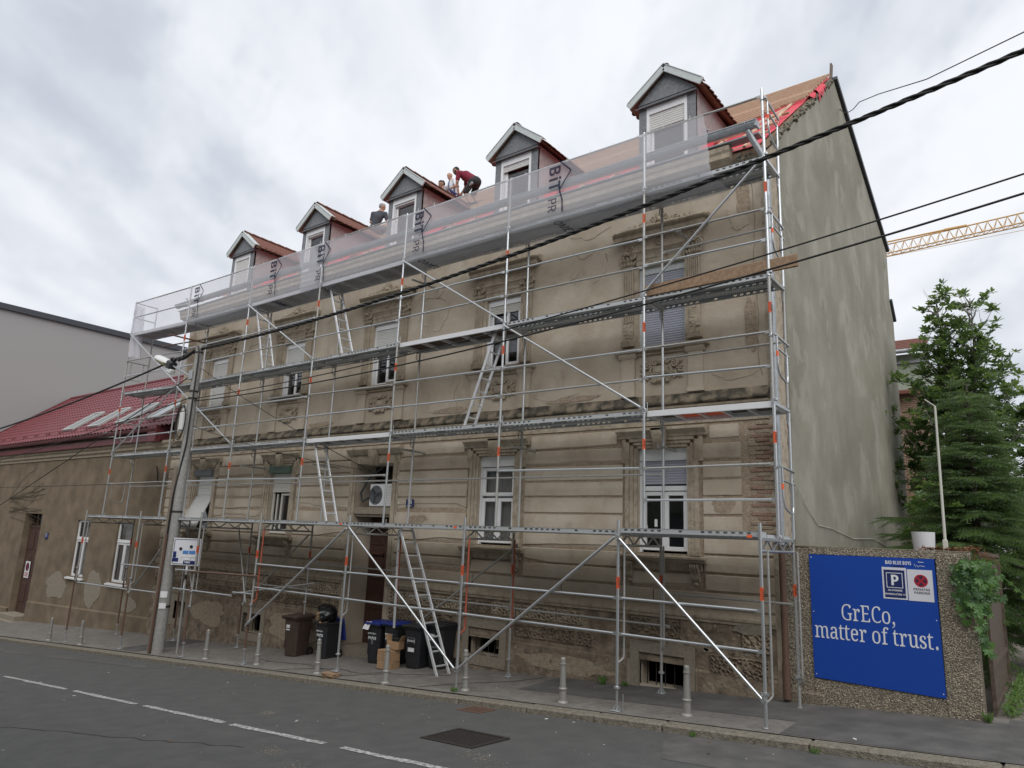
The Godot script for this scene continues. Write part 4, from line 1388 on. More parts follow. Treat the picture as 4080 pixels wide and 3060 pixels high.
func cornice(h: Node) -> void:
	var m := MB.new()
	# cove cornice; its last half metre at the corner has broken away
	var pr := [Vector2(FZ - 0.01, 8.30)]
	for q in [[0.03, 8.30], [0.035, 8.36], [0.06, 8.375], [0.06, 8.42]]:
		pr.append(Vector2(FZ + q[0], q[1]))
	for k in 9:
		var t := PI * 0.5 * k / 8.0
		pr.append(Vector2(FZ + 0.06 + 0.2 * (1.0 - cos(t)), 8.43 + 0.24 * sin(t)))
	for q in [[0.3, 8.69], [0.3, 8.78], [0.33, 8.82], [0.345, 8.9], [-0.01, 8.94]]:
		pr.append(Vector2(FZ + q[0], q[1]))
	m.mould(pr, -19.62, -0.55)
	put("eaves_cornice", m, M.plaster_trim, h)
	m = MB.new()
	m.mould([Vector2(FZ - 0.01, 8.28), Vector2(FZ + 0.05, 8.28), Vector2(FZ + 0.06, 8.42), Vector2(FZ + 0.12, 8.58), Vector2(FZ + 0.2, 8.66), Vector2(FZ - 0.01, 8.68)], -0.55, -0.13)
	for k in 24:
		m.cb(V(rf(-0.6, -0.14), rf(8.6, 8.78), FZ + rf(0.02, 0.2)), V(rf(0.05, 0.14), rf(0.03, 0.08), rf(0.04, 0.1)), 0.01, Basis.from_euler(V(rf(-0.4, 0.4), rf(-0.6, 0.6), rf(-0.4, 0.4))))
	put("broken_cornice", m, M.mortar, h)
	# gutter
	var g := node("gutter", h, V(-9.7, 9.1, -0.76))
	m = MB.new()
	for k in 10:
		var t0 := PI + PI * k / 10.0
		var t1 := PI + PI * (k + 1) / 10.0
		for e in [[0.1, 1.0], [0.095, -1.0]]:
			var a0 := V(0, sin(t0) * e[0], cos(t0) * e[0])
			var a1 := V(0, sin(t1) * e[0], cos(t1) * e[0])
			m.oquad(V(-19.7, 9.13, -0.75) + a0, V(0.0, 9.13, -0.75) + a0, V(0.0, 9.13, -0.75) + a1, V(-19.7, 9.13, -0.75) + a1, (a0 + a1) * e[1])
	m.tube(V(-19.7, 9.135, -0.648), V(0.0, 9.135, -0.648), 0.014, -1.0, 8)
	m.bb(-19.7, 0.0, 8.94, 8.965, -1.0, -0.79)
	m.bb(-0.03, 0.0, 9.03, 9.15, -0.84, -0.66)
	put("trough", m, M.zinc, g)
	for k in 20:
		m = MB.new()
		var x := -19.2 + k * 1.0
		var pts := []
		for q in 9:
			var t := PI + PI * q / 8.0
			pts.append(V(x, 9.13 + sin(t) * 0.106, -0.75 + cos(t) * 0.106))
		m.sweep(pts, 0.012, 5)
		put("gutter_bracket", m, M.zinc, g)
	for x in [-19.3, -18.4, -14.7, -8.1, -0.95]:
		m = MB.new()
		m.sweep([V(x, 9.12, -0.86), V(x, 9.28, -0.88), V(x, 9.34, -0.84), V(x, 9.33, -0.78)], 0.012, 5)
		m.sweep([V(x - 0.06, 9.33, -0.85), V(x, 9.35, -0.84), V(x + 0.06, 9.33, -0.85)], 0.012, 5)
		put("snow_hook", m, M.zinc, g)
	# downpipe at the corner
	var dp := node("downpipe", h, V(0.03, 0, -1.02))
	m = MB.new()
	m.sweep([V(-0.18, 9.03, -0.76), V(-0.12, 8.85, -0.82), V(0.03, 8.5, -0.99), V(0.04, 8.3, -1.02), V(0.04, 1.95, -1.02)], 0.055, 12)
	put("pipe", m, M.zinc, dp)
	m = MB.new()
	m.tube(V(0.04, 1.95, -1.02), V(0.04, 0.2, -1.02), 0.05, -1.0, 12)
	m.tube(V(0.04, 0.2, -1.02), V(0.04, -0.3, -1.02), 0.06, -1.0, 12)
	put("pipe", m, M.rust, dp)
	for y in [7.6, 5.2, 2.9, 1.95]:
		m = MB.new()
		m.lathe(V(0.04, y, -1.02), [Vector2(0.055, -0.015), Vector2(0.063, -0.015), Vector2(0.063, 0.015), Vector2(0.055, 0.015)], 12)
		put("pipe_clip", m, M.zinc, dp)


func roof(h: Node) -> void:
	var r := node("roof", h, V(-9.7, 11.4, -4.0))
	var m := MB.new()
	var nrm := V(0, 1, 0.825).normalized()
	var pts := []
	for j in 40:
		for i in 120:
			var x := lerpf(-19.55, -0.06, i / 119.0)
			var z := lerpf(-0.98, -6.95, j / 39.0)
			pts.append(V(x, roof_y(z) - 0.07 + 0.022 * fn.get_noise_2d(x * 80.0, z * 120.0), z))
	m.grid(pts, 120, 40)
	put("underlay", m, M.membrane, r)
	m = MB.new()
	m.extr(PackedVector2Array([Vector2(-1.0, roof_y(-1.0) - 0.12), Vector2(-6.95, roof_y(-6.95) - 0.12), Vector2(-12.85, 10.98), Vector2(-12.85, 10.8), Vector2(-6.95, roof_y(-6.95) - 0.4), Vector2(-1.0, roof_y(-1.0) - 0.3)]), Transform3D(Basis(Vector3(0, 0, 1), Vector3(0, 1, 0), Vector3(-1, 0, 0)), V(-0.05, 0, 0)), 19.4)
	put("roof_boarding", m, M.plank_wood, r)
	# counter battens up the slope
	var cm := MB.new()
	var d := V(0, 0.825, -1).normalized()
	cm.beam(V(0, roof_y(-1.02), -1.02) - nrm * 0.03, V(0, roof_y(-6.9), -6.9) - nrm * 0.03, 0.05, 0.035, nrm)
	var cme := cm.mesh()
	for k in 24:
		put("counter_batten", cme, M.batten, r, V(-0.35 - k * 0.82, 0, 0))
	for q in [[-0.75, -2.0, -0.2, -3.3], [-0.5, -1.5, -0.12, -2.6]]:
		cm = MB.new()
		cm.beam(V(q[0], roof_y(q[1]), q[1]) + nrm * 0.06, V(q[2], roof_y(q[3]), q[3]) + nrm * 0.06, 0.05, 0.03, nrm)
		put("counter_batten", cm, M.batten, r)
	# battens along the roof: close rows above, a few below
	var zs := [-1.5, -2.2, -2.9]
	var z := -3.45
	while z > -6.9:
		zs.append(z)
		z -= 0.132
	for k in zs.size():
		var b := MB.new()
		var zz: float = zs[k]
		var x1 := -0.04 - absf(fn.get_noise_1d(k * 170.0)) * 0.06
		if zz < -3.3 and zz > -4.15:
			x1 = -1.05 + (-3.3 - zz) * 0.9 - 0.3 * absf(fn.get_noise_1d(k * 470.0))
		var B := Basis(Vector3.RIGHT, nrm, V(0, -0.825, 1).normalized())
		b.box(V((-19.55 + x1) * 0.5, roof_y(zz), zz) + nrm * 0.012, V(x1 + 19.55, 0.045, 0.05), B)
		put("batten", b, M.batten if (k * 7 + k / 3) % 5 < 3 else M.batten_dark, r)
	# underlay torn loose and hanging over the verge near the ridge
	for q in [[-5.5, 0.75, 0.42], [-4.75, 0.4, 0.25]]:
		m = MB.new()
		pts = []
		for j in 9:
			for i in 11:
				var u := i / 10.0 - 0.5
				var zz: float = q[0] - q[1] * u
				var o: float = (j / 8.0) * q[2] * (0.6 + 0.7 * fn.get_noise_2d(u * 300.0 + q[0] * 50.0, 5.0) + 0.4 * cos(u * 3.0))
				pts.append(V(-0.12 + minf(o, 0.2) * 0.75 + 0.04 * fn.get_noise_2d(u * 400.0, j * 70.0), roof_y(zz) - 0.03 - maxf(0.0, o - 0.12) * 0.9 + 0.03 * fn.get_noise_2d(u * 500.0, j * 90.0 + 40.0), zz))
		m.grid(pts, 11, 9)
		put("underlay_flap", m, M.membrane, r)
	m = MB.new()
	m.beam(V(-0.08, 13.55, -6.95), V(-0.02, 14.05, -6.88), 0.16, 0.04)
	put("ridge_board", m, M.old_timber, r)


func dormer(h: Node, i: int) -> void:
	var c: float = [-17.05, -13.25, -9.5, -5.8, -2.0][i]
	var d := node("dormer", h, V(c, 9.2, -1.4))
	var z0 := -1.4
	var hw := 0.58
	var eave := 10.74
	var peak := 11.36
	var m := MB.new()
	# cheeks
	for s in [-1.0, 1.0]:
		var p := PackedVector2Array([Vector2(z0, 9.0), Vector2(z0, eave), Vector2(-3.3, eave), Vector2(-1.6, 9.3), Vector2(-1.5, 9.0)])
		m.extr(p, Transform3D(Basis(Vector3(0, 0, 1), Vector3(0, 1, 0), Vector3(-1, 0, 0)), V(c + s * hw + 0.03, 0, 0)), 0.06)
	put("cheek", m, M.dormer_plaster, d)
	# front: sheet-metal posts and lintel
	m = MB.new()
	m.bb(c - hw - 0.03, c - 0.44, 9.05, 10.62, z0 - 0.05, z0 + 0.04)
	m.bb(c + 0.44, c + hw + 0.03, 9.05, 10.62, z0 - 0.05, z0 + 0.04)
	m.bb(c - hw - 0.03, c + hw + 0.03, 10.62, 10.76, z0 - 0.05, z0 + 0.045)
	put("front_cladding", m, M.dormer_grey, d)
	m = MB.new()
	m.mould([Vector2(z0 - 0.02, 10.64), Vector2(z0 + 0.12, 10.61), Vector2(z0 + 0.12, 10.635), Vector2(z0 - 0.02, 10.67)], c - hw - 0.09, c + hw + 0.09)
	put("drip_ledge", m, M.lead, d)
	m = MB.new()
	m.extr(PackedVector2Array([Vector2(-0.64, 10.72), Vector2(0.64, 10.72), Vector2(0, 11.28)]), Transform3D(Basis(), V(c, 0, z0 + 0.0)), 0.06)
	put("gable_panel", m, M.dormer_grey, d)
	# barge boards
	for s in [-1.0, 1.0]:
		m = MB.new()
		m.beam(V(c + s * 0.01, peak - 0.03, z0 + 0.16), V(c + s * 0.80, 10.71, z0 + 0.16), 0.035, 0.15, V(0, 0, 1).cross(V(s, -0.8, 0)).normalized(), 0.006)
		put("barge_board", m, M.board_grey, d)
		m = MB.new()
		m.beam(V(c + s * 0.0, peak + 0.055, z0 + 0.09), V(c + s * 0.81, 10.79, z0 + 0.09), 0.2, 0.012, V(s * 0.62, 0.78, 0))
		put("verge_strip", m, M.board_grey, d)
		# soffit boarding, then tiles in rows down the slope
		var e := V(s * 0.80, -0.63, 0).normalized()
		var nn := V(s * 0.63, 0.80, 0).normalized()
		m = MB.new()
		m.quad(V(c, peak, z0 + 0.1), V(c, peak, -4.1), V(c + s * 0.8, peak - 0.63, -3.3), V(c + s * 0.8, peak - 0.63, z0 + 0.1))
		m.quad(V(c, peak - 0.04, z0 + 0.1), V(c, peak - 0.04, -4.1), V(c + s * 0.8, peak - 0.67, -3.3), V(c + s * 0.8, peak - 0.67, z0 + 0.1))
		put("sarking", m, M.plank_wood, d)
		var tm := MB.new()
		var B := Basis(V(0, 0, -1) * s, e, nn) if s > 0 else Basis(V(0, 0, 1), e, nn)
		tm.cb(Vector3.ZERO, V(0.176, 0.3, 0.02), 0.006)
		tm.lathe(V(0, 0.15, -0.01), [Vector2(0.088, 0.0), Vector2(0.088, 0.02), Vector2(0.0, 0.02)], 10, Basis(Vector3.RIGHT, V(0, 0, 1), V(0, -1, 0)))
		var tme := tm.mesh()
		for r in 4:
			var n := 10 + (3 - r) if r < 3 else 10
			for k in 11:
				var zz := z0 - 0.04 - k * 0.18 - (0.09 if r % 2 else 0.0)
				if zz < -3.3 - (3 - r) * 0.22:
					continue
				var o := put("roof_tile", tme, M.tile, d, V(c, peak, zz) + e * (0.13 + r * 0.235) + nn * (0.032))
				o.basis = B * Basis(Vector3.RIGHT, -0.07)
				o.position += e * rf(-0.01, 0.012)
	# ridge tiles
	var rm := MB.new()
	for k in 6:
		var t0 := PI * k / 6.0
		var t1 := PI * (k + 1) / 6.0
		rm.quad(V(cos(t0) * 0.1, sin(t0) * 0.08, 0.17), V(cos(t0) * 0.085, sin(t0) * 0.065, -0.17), V(cos(t1) * 0.085, sin(t1) * 0.065, -0.17), V(cos(t1) * 0.1, sin(t1) * 0.08, 0.17))
	var rme := rm.mesh()
	for k in 8:
		put("ridge_tile", rme, M.tile, d, V(c, peak + 0.02, z0 - 0.05 - k * 0.32))
	# window
	var zz := z0 - 0.01
	m = MB.new()
	m.bb(c - 0.44, c + 0.44, 10.46, 10.62, zz - 0.03, zz + 0.05)
	m.bb(c - 0.44, c - 0.38, 9.2, 10.46, zz - 0.03, zz + 0.05)
	m.bb(c + 0.38, c + 0.44, 9.2, 10.46, zz - 0.03, zz + 0.05)
	put("window_frame", m, M.pvc, d)
	var low: float = [9.3, 10.4, 10.4, 10.3, 10.12][i]
	slats(d, c, 0.76, low, 10.46, zz + 0.01, M.slat_white, 0.05)
	casement(d, c - 0.38, c + 0.38, 9.2, 10.46, zz - 0.06, 0.06)
	if i == 3:
		m = MB.new()
		m.cb(V(c - 0.38, 9.75, zz - 0.2), V(0.05, 1.1, 0.34), 0.01, Basis(Vector3.UP, 0.35))
		put("open_casement", m, M.pvc, d)
	# flashing upstand of red underlay on the lower side
	m = MB.new()
	var pts := []
	for j in 4:
		for k in 14:
			var t := k / 13.0
			var zq := lerpf(-1.35, -3.1, t)
			pts.append(V(c + hw + 0.04 + 0.012 * j + 0.02 * fn.get_noise_1d(k * 300.0 + i * 90.0), roof_y(zq) - 0.05 + (0.2 - 0.06 * j) * (0.7 + 0.5 * fn.get_noise_1d(k * 130.0 + i * 50.0)), zq))
	m.grid(pts, 14, 4)
	put("underlay_upstand", m, M.membrane, d)


func gable(h: Node) -> void:
	var g := node("gable_wall", h, V(-0.2, 0, -7.0))
	var m := MB.new()
	m.mould([Vector2(-1.95, -1.5), Vector2(-1.95, 9.42), Vector2(-6.95, 13.56), Vector2(-12.8, 11.0), Vector2(-12.72, 9.35), Vector2(-13.1, 8.85), Vector2(-13.1, -1.5)], -0.4, 0.0)
	put("render", m, M.gable, g)
	m = MB.new()
	m.mould([Vector2(FZ - 0.006, -1.5), Vector2(FZ - 0.006, 8.8), Vector2(-1.95, 9.4), Vector2(-1.95, -1.5)], -0.5, -0.05)
	put("old_render", m, M.plaster_trim, g)
	m = MB.new()
	for k in 150:
		var y := rf(-0.3, 9.2)
		m.cb(V(-0.03 + rf(-0.02, 0.012), y, -1.93 + rf(-0.05, 0.04)), V(rf(0.02, 0.05), rf(0.04, 0.14), rf(0.03, 0.08)), 0.008, Basis.from_euler(V(rf(-0.4, 0.4), 0, rf(-0.2, 0.2))))
	for k in 150:
		var t := rng.randf()
		var z := lerpf(-1.5, -6.8, t)
		m.cb(V(-0.04 + rf(-0.06, 0.03), roof_y(z) - 0.2 + rf(-0.07, 0.04), z), V(rf(0.05, 0.14), rf(0.04, 0.1), rf(0.05, 0.13)), 0.012, Basis.from_euler(V(rf(-0.6, 0.6), rf(-0.5, 0.5), rf(-0.5, 0.5))))
	put("broken_edge", m, M.mortar, g).set_meta("kind", "stuff")
	m = MB.new()
	m.beam(V(0.02, 13.68, -6.95), V(0.02, 11.1, -12.85), 0.12, 0.12, Vector3.UP)
	m.beam(V(0.02, 9.45, -12.7), V(0.02, 8.9, -13.2), 0.1, 0.1, Vector3.UP)
	put("verge_flashing", m, M.dark_trim, g)
	m = MB.new()
	m.sweep([V(0.02, 3.2, -1.2), V(0.05, 3.15, -1.5), V(0.02, 2.6, -2.6), V(0.015, 2.32, -3.3), V(0.015, 2.3, -4.2), V(0.015, 2.15, -6.0), V(0.02, 2.2, -8.0), V(0.015, 2.02, -10.0), V(0.015, 1.7, -12.9)], 0.007, 5)
	put("loose_cable", m, M.slat_cream, g)


# ---------- scaffold ----------
const LIFT := [[0.0, 0.08, 0.16], [0.0, 0.0, 0.04]]


func nd(i: int, l: int) -> Vector3:
	var y := 2.0 * l
	if i < 2 and l > 1:
		y += LIFT[i][l - 2]
	return V(PX[i], y, 0.0)


func plank_mesh(L: float) -> ArrayMesh:
	var m := MB.new()
	var h := L * 0.5
	for s in [-1.0, 1.0]:
		var z: float = s * 0.158
		var o := V(0, 0, s)
		m.oquad(V(-h, -0.016, z), V(h, -0.016, z), V(h, 0, z), V(-h, 0, z), o)
		m.oquad(V(-h, -0.072, z), V(h, -0.072, z), V(h, -0.044, z), V(-h, -0.044, z), o)
		m.oquad(V(-h, -0.072, z), V(h, -0.072, z), V(h, -0.072, z - s * 0.035), V(-h, -0.072, z - s * 0.035), V(0, -1, 0))
		m.oquad(V(-h, -0.001, z), V(h, -0.001, z), V(h, -0.001, z + s * 0.006), V(-h, -0.001, z + s * 0.006), V(0, 1, 0))
		var x := -h
		var k := 0
		while x < h - 0.001:
			var solid := 0.055 if (k % 8) < 6 else 0.28
			var e := minf(x + solid, h)
			m.oquad(V(x, -0.044, z), V(e, -0.044, z), V(e, -0.016, z), V(x, -0.016, z), o)
			x = e + 0.055
			k += 1
	var zs := [-0.158, -0.115, -0.1, -0.008, 0.008, 0.1, 0.115, 0.158]
	for j in 7:
		if j % 2 == 0:
			m.oquad(V(-h, 0, zs[j]), V(h, 0, zs[j]), V(h, 0, zs[j + 1]), V(-h, 0, zs[j + 1]), V(0, 1, 0))
		else:
			var x := -h
			while x < h - 0.001:
				var e := minf(x + 0.075, h)
				m.oquad(V(x, 0, zs[j]), V(e, 0, zs[j]), V(e, 0, zs[j + 1]), V(x, 0, zs[j + 1]), V(0, 1, 0))
				x = e + 0.035
	for z in [-0.055, 0.055]:
		m.oquad(V(-h, -0.03, z), V(h, -0.03, z), V(h, -0.001, z + 0.02), V(-h, -0.001, z + 0.02), V(0, -1, -1))
		m.oquad(V(-h, -0.03, z), V(h, -0.03, z), V(h, -0.001, z - 0.02), V(-h, -0.001, z - 0.02), V(0, -1, 1))
	m.bb(-h - 0.005, -h + 0.05, -0.075, -0.002, -0.157, 0.157)
	m.bb(h - 0.05, h + 0.005, -0.075, -0.002, -0.157, 0.157)
	return m.mesh()


func rail(p: Node, q0: Vector3, q1: Vector3, mat: Material, called := "guardrail", r := 0.0195) -> void:
	var m := MB.new()
	var d := (q1 - q0).normalized()
	var c0 := q0 + d * 0.05
	var c1 := q1 - d * 0.05
	m.sweep([c0, c0 + d * 0.05, c1 - d * 0.05, c1], [r * 0.75, r, r, r * 0.75], 10)
	m.beam(q0, c0 + d * 0.03, 0.012, 0.05)
	m.beam(q1, c1 - d * 0.03, 0.012, 0.05)
	put(called, m, mat, p)


func coupler(m: MB, o: Vector3, ax := Vector3.UP) -> void:
	var B := Basis(Vector3.RIGHT, Vector3.UP, Vector3(0, 0, 1))
	if absf(ax.x) > 0.5:
		B = Basis(Vector3(0, 1, 0), Vector3(1, 0, 0), Vector3(0, 0, -1))
	m.lathe(o, [Vector2(0.026, -0.025), Vector2(0.036, -0.025), Vector2(0.036, 0.025), Vector2(0.026, 0.025)], 10, B)
	m.box(o + V(0.05, 0, 0.02), V(0.05, 0.035, 0.03))
	m.tube(o + V(0.04, 0, 0.0), o + V(0.04, 0, 0.075), 0.007, -1.0, 6)


func sticker(p: Node, o: Vector3) -> void:
	var m := MB.new()
	m.lathe(o, [Vector2(0.0262, -0.085), Vector2(0.0262, 0.085)], 12)
	put("sticker", m, M.orange, p)
	var n := V(0.62, 0, 0.785)
	text("catari", 0.052, M.black, p, Transform3D(Basis(Vector3.UP, Vector3.UP.cross(n) * -1.0, n), o + n * 0.0266), "sticker_lettering", false, 700, 0.001)


func scaffold() -> void:
	var s := thing("scaffold", "galvanised steel frame scaffold with four decks along the house front", "scaffold", V(-9.7, -1.0, 0.0))
	var jm := MB.new()
	# upper frames
	for i in 8:
		for l in range(1, 5):
			var f := node("upright_frame", s, nd(i, l))
			var b := nd(i, l) + V(rf(-0.01, 0.01), 0.02, rf(-0.01, 0.01))
			var top := nd(i, l + 1) if l < 4 else nd(i, 4) + V(0, 1.12 if i != 7 else 1.2, 0)
			if l == 4:
				top.x += rf(-0.01, 0.01)
			var mat: Material = M.galv if (i + l) % 3 else M.galv_old
			var m := MB.new()
			m.tube(b, top, 0.0242, -1.0, 12)
			m.tube(top - V(0, 0.001, 0), top + V(0, 0.03, 0), 0.019, -1.0, 8)
			if l < 4:
				var bi := b + V(0, 0, IZ)
				var ti := top + V(0, 0, IZ)
				m.tube(bi, ti, 0.0242, -1.0, 12)
				m.beam(top + V(0, -0.03, 0), ti + V(0, -0.03, 0), 0.05, 0.055, Vector3.UP, 0.006)
				# gusset with an eye, by the inner post
				m.beam(ti + V(0, -0.06, 0.1), ti + V(0, -0.06, 0.03), 0.01, 0.03)
				m.beam(ti + V(0, -0.19, 0.1), ti + V(0, -0.06, 0.1), 0.01, 0.02)
				m.beam(ti + V(0, -0.2, 0.11), ti + V(0, -0.25, 0.02), 0.01, 0.02)
				m.beam(top + V(0, -0.06, -0.11), top + V(0, -0.2, -0.02), 0.01, 0.02)
			elif i == 7 or i == 0:
				m.tube(b + V(0, 0, IZ), b + V(0, 0.35 if i == 7 else 1.1, IZ), 0.0242, -1.0, 10)
			put("frame_tube", m, mat, f)
			if l < 4:
				var q := b.lerp(top, 0.73)
				sticker(f, q)
			elif i == 7 or i == 0:
				sticker(f, b + V(0, 0.72, 0))
			m = MB.new()
			m.lathe(nd(i, l) + V(0, 0.02, 0), [Vector2(0.024, -0.045), Vector2(0.034, -0.045), Vector2(0.034, 0.045), Vector2(0.024, 0.045)], 10)
			m.cb(nd(i, l) + V(0.035, 0.03, 0.02), V(0.05, 0.05, 0.05), 0.01)
			put("wedge_clamp", m, M.galv, f)
			if l < 4:
				m = MB.new()
				m.tube(nd(i, l) + V(0.05, 0.0, -0.02), nd(i, l) + V(0.05, 0.16, -0.02), 0.007, -1.0, 6)
				put("locking_pin", m, M.galv, f)
	# decks
	var pm := {}
	var alu := {"2_3": 1, "2_6": 2, "3_4": 1, "4_0": 1, "4_2": 1, "4_3": 1}
	for l in range(2, 5):
		for i in 7:
			var p0 := nd(i, l)
			var p1 := nd(i + 1, l)
			var L: float = snappedf(p0.distance_to(p1) - 0.07, 0.01)
			var mid := (p0 + p1) * 0.5
			var tilt := atan2(p1.y - p0.y, p1.x - p0.x)
			var key := "%d_%d" % [l, i]
			if alu.has(key):
				var d := node("deck", s, mid)
				var m := MB.new()
				var B := Basis(Vector3(0, 0, 1), tilt)
				for z in [-0.045, -0.675]:
					m.cb(mid + V(0, -0.03, z), V(L, 0.1, 0.03), 0.006, B)
				for k in 6:
					m.box(mid + B * V(-L * 0.5 + 0.02 + k * (L - 0.04) / 5.0, -0.03, -0.36), V(0.035, 0.06, 0.6), B)
				put("deck_frame", m, M.alu_white, d)
				m = MB.new()
				m.box(mid + V(0, 0.008, -0.36), V(L, 0.014, 0.6), B)
				put("deck_board", m, M.plywood, d)
				if alu[key] == 2:
					m = MB.new()
					m.box(mid + V(-0.25, -0.012, -0.36), V(0.85, 0.012, 0.56), B)
					put("deck_hatch", m, M.orange, d)
					for k in 4:
						m = MB.new()
						m.box(mid + V(-0.5 + k * 0.2, -0.02, -0.2), V(0.09, 0.006, 0.03), B)
						put("hatch_slot", m, M.paper, d)
			else:
				var k2 := str(L)
				if not pm.has(k2):
					pm[k2] = plank_mesh(L)
				for z in [-0.185, -0.535]:
					var o := put("deck_plank", pm[k2], M.deck_steel, s, mid + V(0, 0.035, z))
					o.rotation.z = tilt
			# toe boards of the net level are left out, as on site
	# guard rails, two to a bay
	for l in range(1, 5):
		for i in 7:
			for k in 2:
				var dy := 1.08 if k == 0 else 0.56
				if l == 1 and k == 1 and i < 6:
					continue
				if l == 1 and (i == 4):
					continue
				if l == 4 and k == 1 and i > 0:
					continue
				var e := V(0, dy, 0.035)
				rail(s, nd(i, l) + e + V(0.02, rf(-0.02, 0.02), 0), nd(i + 1, l) + e + V(-0.02, rf(-0.02, 0.02), 0), M.galv if (i + k) % 3 else M.galv_old)
	for i in 7:
		if i != 6:
			rail(s, V(PX[i] + 0.02, 3.04, IZ), V(PX[i + 1] - 0.02, 3.04, IZ), M.galv_old)
	rail(s, V(PX[6], 5.08, IZ), V(PX[7] - 0.02, 5.1, IZ), M.galv_old)
	rail(s, V(PX[6], 7.08, IZ), V(PX[7] - 0.02, 7.1, IZ), M.galv_old)
	# diagonals
	for d in [[0, 4, 1, 3], [1, 3, 2, 2], [1, 3, 0, 2], [2, 4, 3, 3], [4, 4, 5, 3], [5, 3, 6, 2], [7, 4, 6, 3]]:
		rail(s, nd(d[0], d[1]) + V(0, -0.03, 0.05), nd(d[2], d[3]) + V(0, 0.05, 0.05), M.galv, "diagonal_brace", 0.021)
	# end guards at the right-hand end, with their hanging loops
	for l in range(1, 5):
		var b := nd(7, l)
		var m := MB.new()
		m.tube(b + V(0.04, 1.05, 0.0), b + V(0.04, 1.02, IZ), 0.019, -1.0, 8)
		m.tube(b + V(0.04, 0.85, -0.1), b + V(0.04, 0.83, IZ), 0.016, -1.0, 8)
		m.sweep([b + V(0.045, 1.04, -0.12), b + V(0.045, 0.62, -0.12), b + V(0.045, 0.48, -0.17), b + V(0.045, 0.44, -0.24), b + V(0.045, 0.38, -0.5), b + V(0.045, 0.4, -0.58), b + V(0.045, 0.5, -0.6), b + V(0.045, 0.85, -0.6)], 0.016, 8)
		put("end_guard", m, M.galv, s)
		m = MB.new()
		coupler(m, b + V(0, 1.03, 0))
		put("coupler", m, M.galv, s)
		m = MB.new()
		m.tube(b + V(0.045, 0.72, -0.12), b + V(0.045, 0.8, -0.12), 0.018, -1.0, 10)
		put("sticker", m, M.orange, s)
	for l in range(1, 4):
		var b := nd(0, l)
		var m := MB.new()
		m.sweep([b + V(-0.03, 1.1, 0), b + V(-0.03, 1.1, IZ)], 0.018, 8)
		m.sweep([b + V(-0.03, 1.08, -0.15), b + V(-0.03, 0.6, -0.15), b + V(-0.03, 0.5, -0.22), b + V(-0.03, 0.5, -0.5), b + V(-0.03, 0.6, -0.56), b + V(-0.03, 1.08, -0.56)], 0.014, 8)
		put("end_guard", m, M.galv_old, s)
	var em := MB.new()
	for y in [9.25, 8.72]:
		em.tube(V(PX[0], y, 0), V(PX[0], y, IZ), 0.018, -1.0, 8)
	put("end_guard", em, M.galv_old, s)
	# wall ties and short tubes
	for q in [[-1.45, 7.42, -0.72, -1.15], [-1.75, 3.5, -0.72, -1.15], [-4.8, 3.62, -0.6, -1.15], [-7.9, 3.7, -0.6, -1.15], [-10.9, 3.45, -0.5, -1.15], [-7.85, 7.65, -0.5, -1.15], [-17.4, 7.5, 0.3, -1.15], [-14.0, 3.5, -0.5, -1.15]]:
		var m := MB.new()
		m.tube(V(q[0] - 0.08, q[1], q[2] + 0.15), V(q[0], q[1] - 0.01, q[3] + 0.02), 0.024, -1.0, 10)
		coupler(m, V(q[0] - 0.05, q[1], IZ))
		put("wall_tie", m, M.galv_old if q[0] > -17.0 else M.rust, s)
	var rm := MB.new()
	rm.tube(V(-19.0, 7.45, -0.1), V(-16.3, 7.6, -0.75), 0.022, -1.0, 10)
	put("tie_tube", rm, M.rust, s)
	# ---- walk-through frames at street level ----
	for i in 8:
		var x: float = QX[i]
		var f := node("walkthrough_frame", s, V(x, 0, 0))
		var lean := [0.07, 0.1, 0.06, 0.0, 0.05, 0.02, -0.02, -0.04][i] as float
		for o in [0, 1]:
			var z: float = QZ if o == 0 else IZ
			var gy := sw(x, z)
			if i == 4 and o == 0:
				gy += 0.09
			var jack := gy + (0.34 if i != 7 else 0.0)
			var low := jack
			var m := MB.new()
			if i <= 3:
				low = maxf(0.05 - 0.1 * i, jack)
			m.tube(V(x, low, z), V(x, 2.0 if o else 2.2, z), 0.0242, -1.0, 12)
			put("post", m, M.galv_old if (i < 4 or o) else M.galv, f)
			if low > jack + 0.02:
				m = MB.new()
				m.tube(V(x - 0.055, jack, z + 0.01), V(x - 0.055, low + 0.5, z + 0.01), 0.0242, -1.0, 10)
				put("extension_tube", m, M.rust, f)
				m = MB.new()
				coupler(m, V(x - 0.02, low + 0.42, z))
				coupler(m, V(x - 0.02, low + 0.06, z))
				put("coupler", m, M.galv, f)
			var bx := x - (0.055 if low > jack + 0.02 else 0.0)
			m = MB.new()
			if i != 7:
				m.tube(V(bx, gy + 0.01, z), V(bx, jack, z), 0.018, -1.0, 10)
				m.lathe(V(bx, jack - 0.02, z), [Vector2(0.02, -0.02), Vector2(0.05, -0.015), Vector2(0.05, 0.01), Vector2(0.025, 0.02)], 10)
				m.cb(V(bx, gy + 0.008, z), V(0.15, 0.012, 0.15), 0.004)
				m.beam(V(bx + 0.06, gy + 0.015, z), V(bx, gy + 0.09, z), 0.012, 0.03)
				m.beam(V(bx - 0.06, gy + 0.015, z), V(bx, gy + 0.09, z), 0.012, 0.03)
				if o == 0 and (i == 3 or i == 6):
					m.tube(V(bx + 0.1, gy + 0.01, z), V(bx + 0.1, gy + 0.24, z), 0.008, -1.0, 6)
			else:
				m.cb(V(x, gy + 0.01, z), V(0.06, 0.02, 0.06), 0.004)
				coupler(m, V(x - 0.02, gy + 0.42, z))
			put("base_jack", m, M.galv, f)
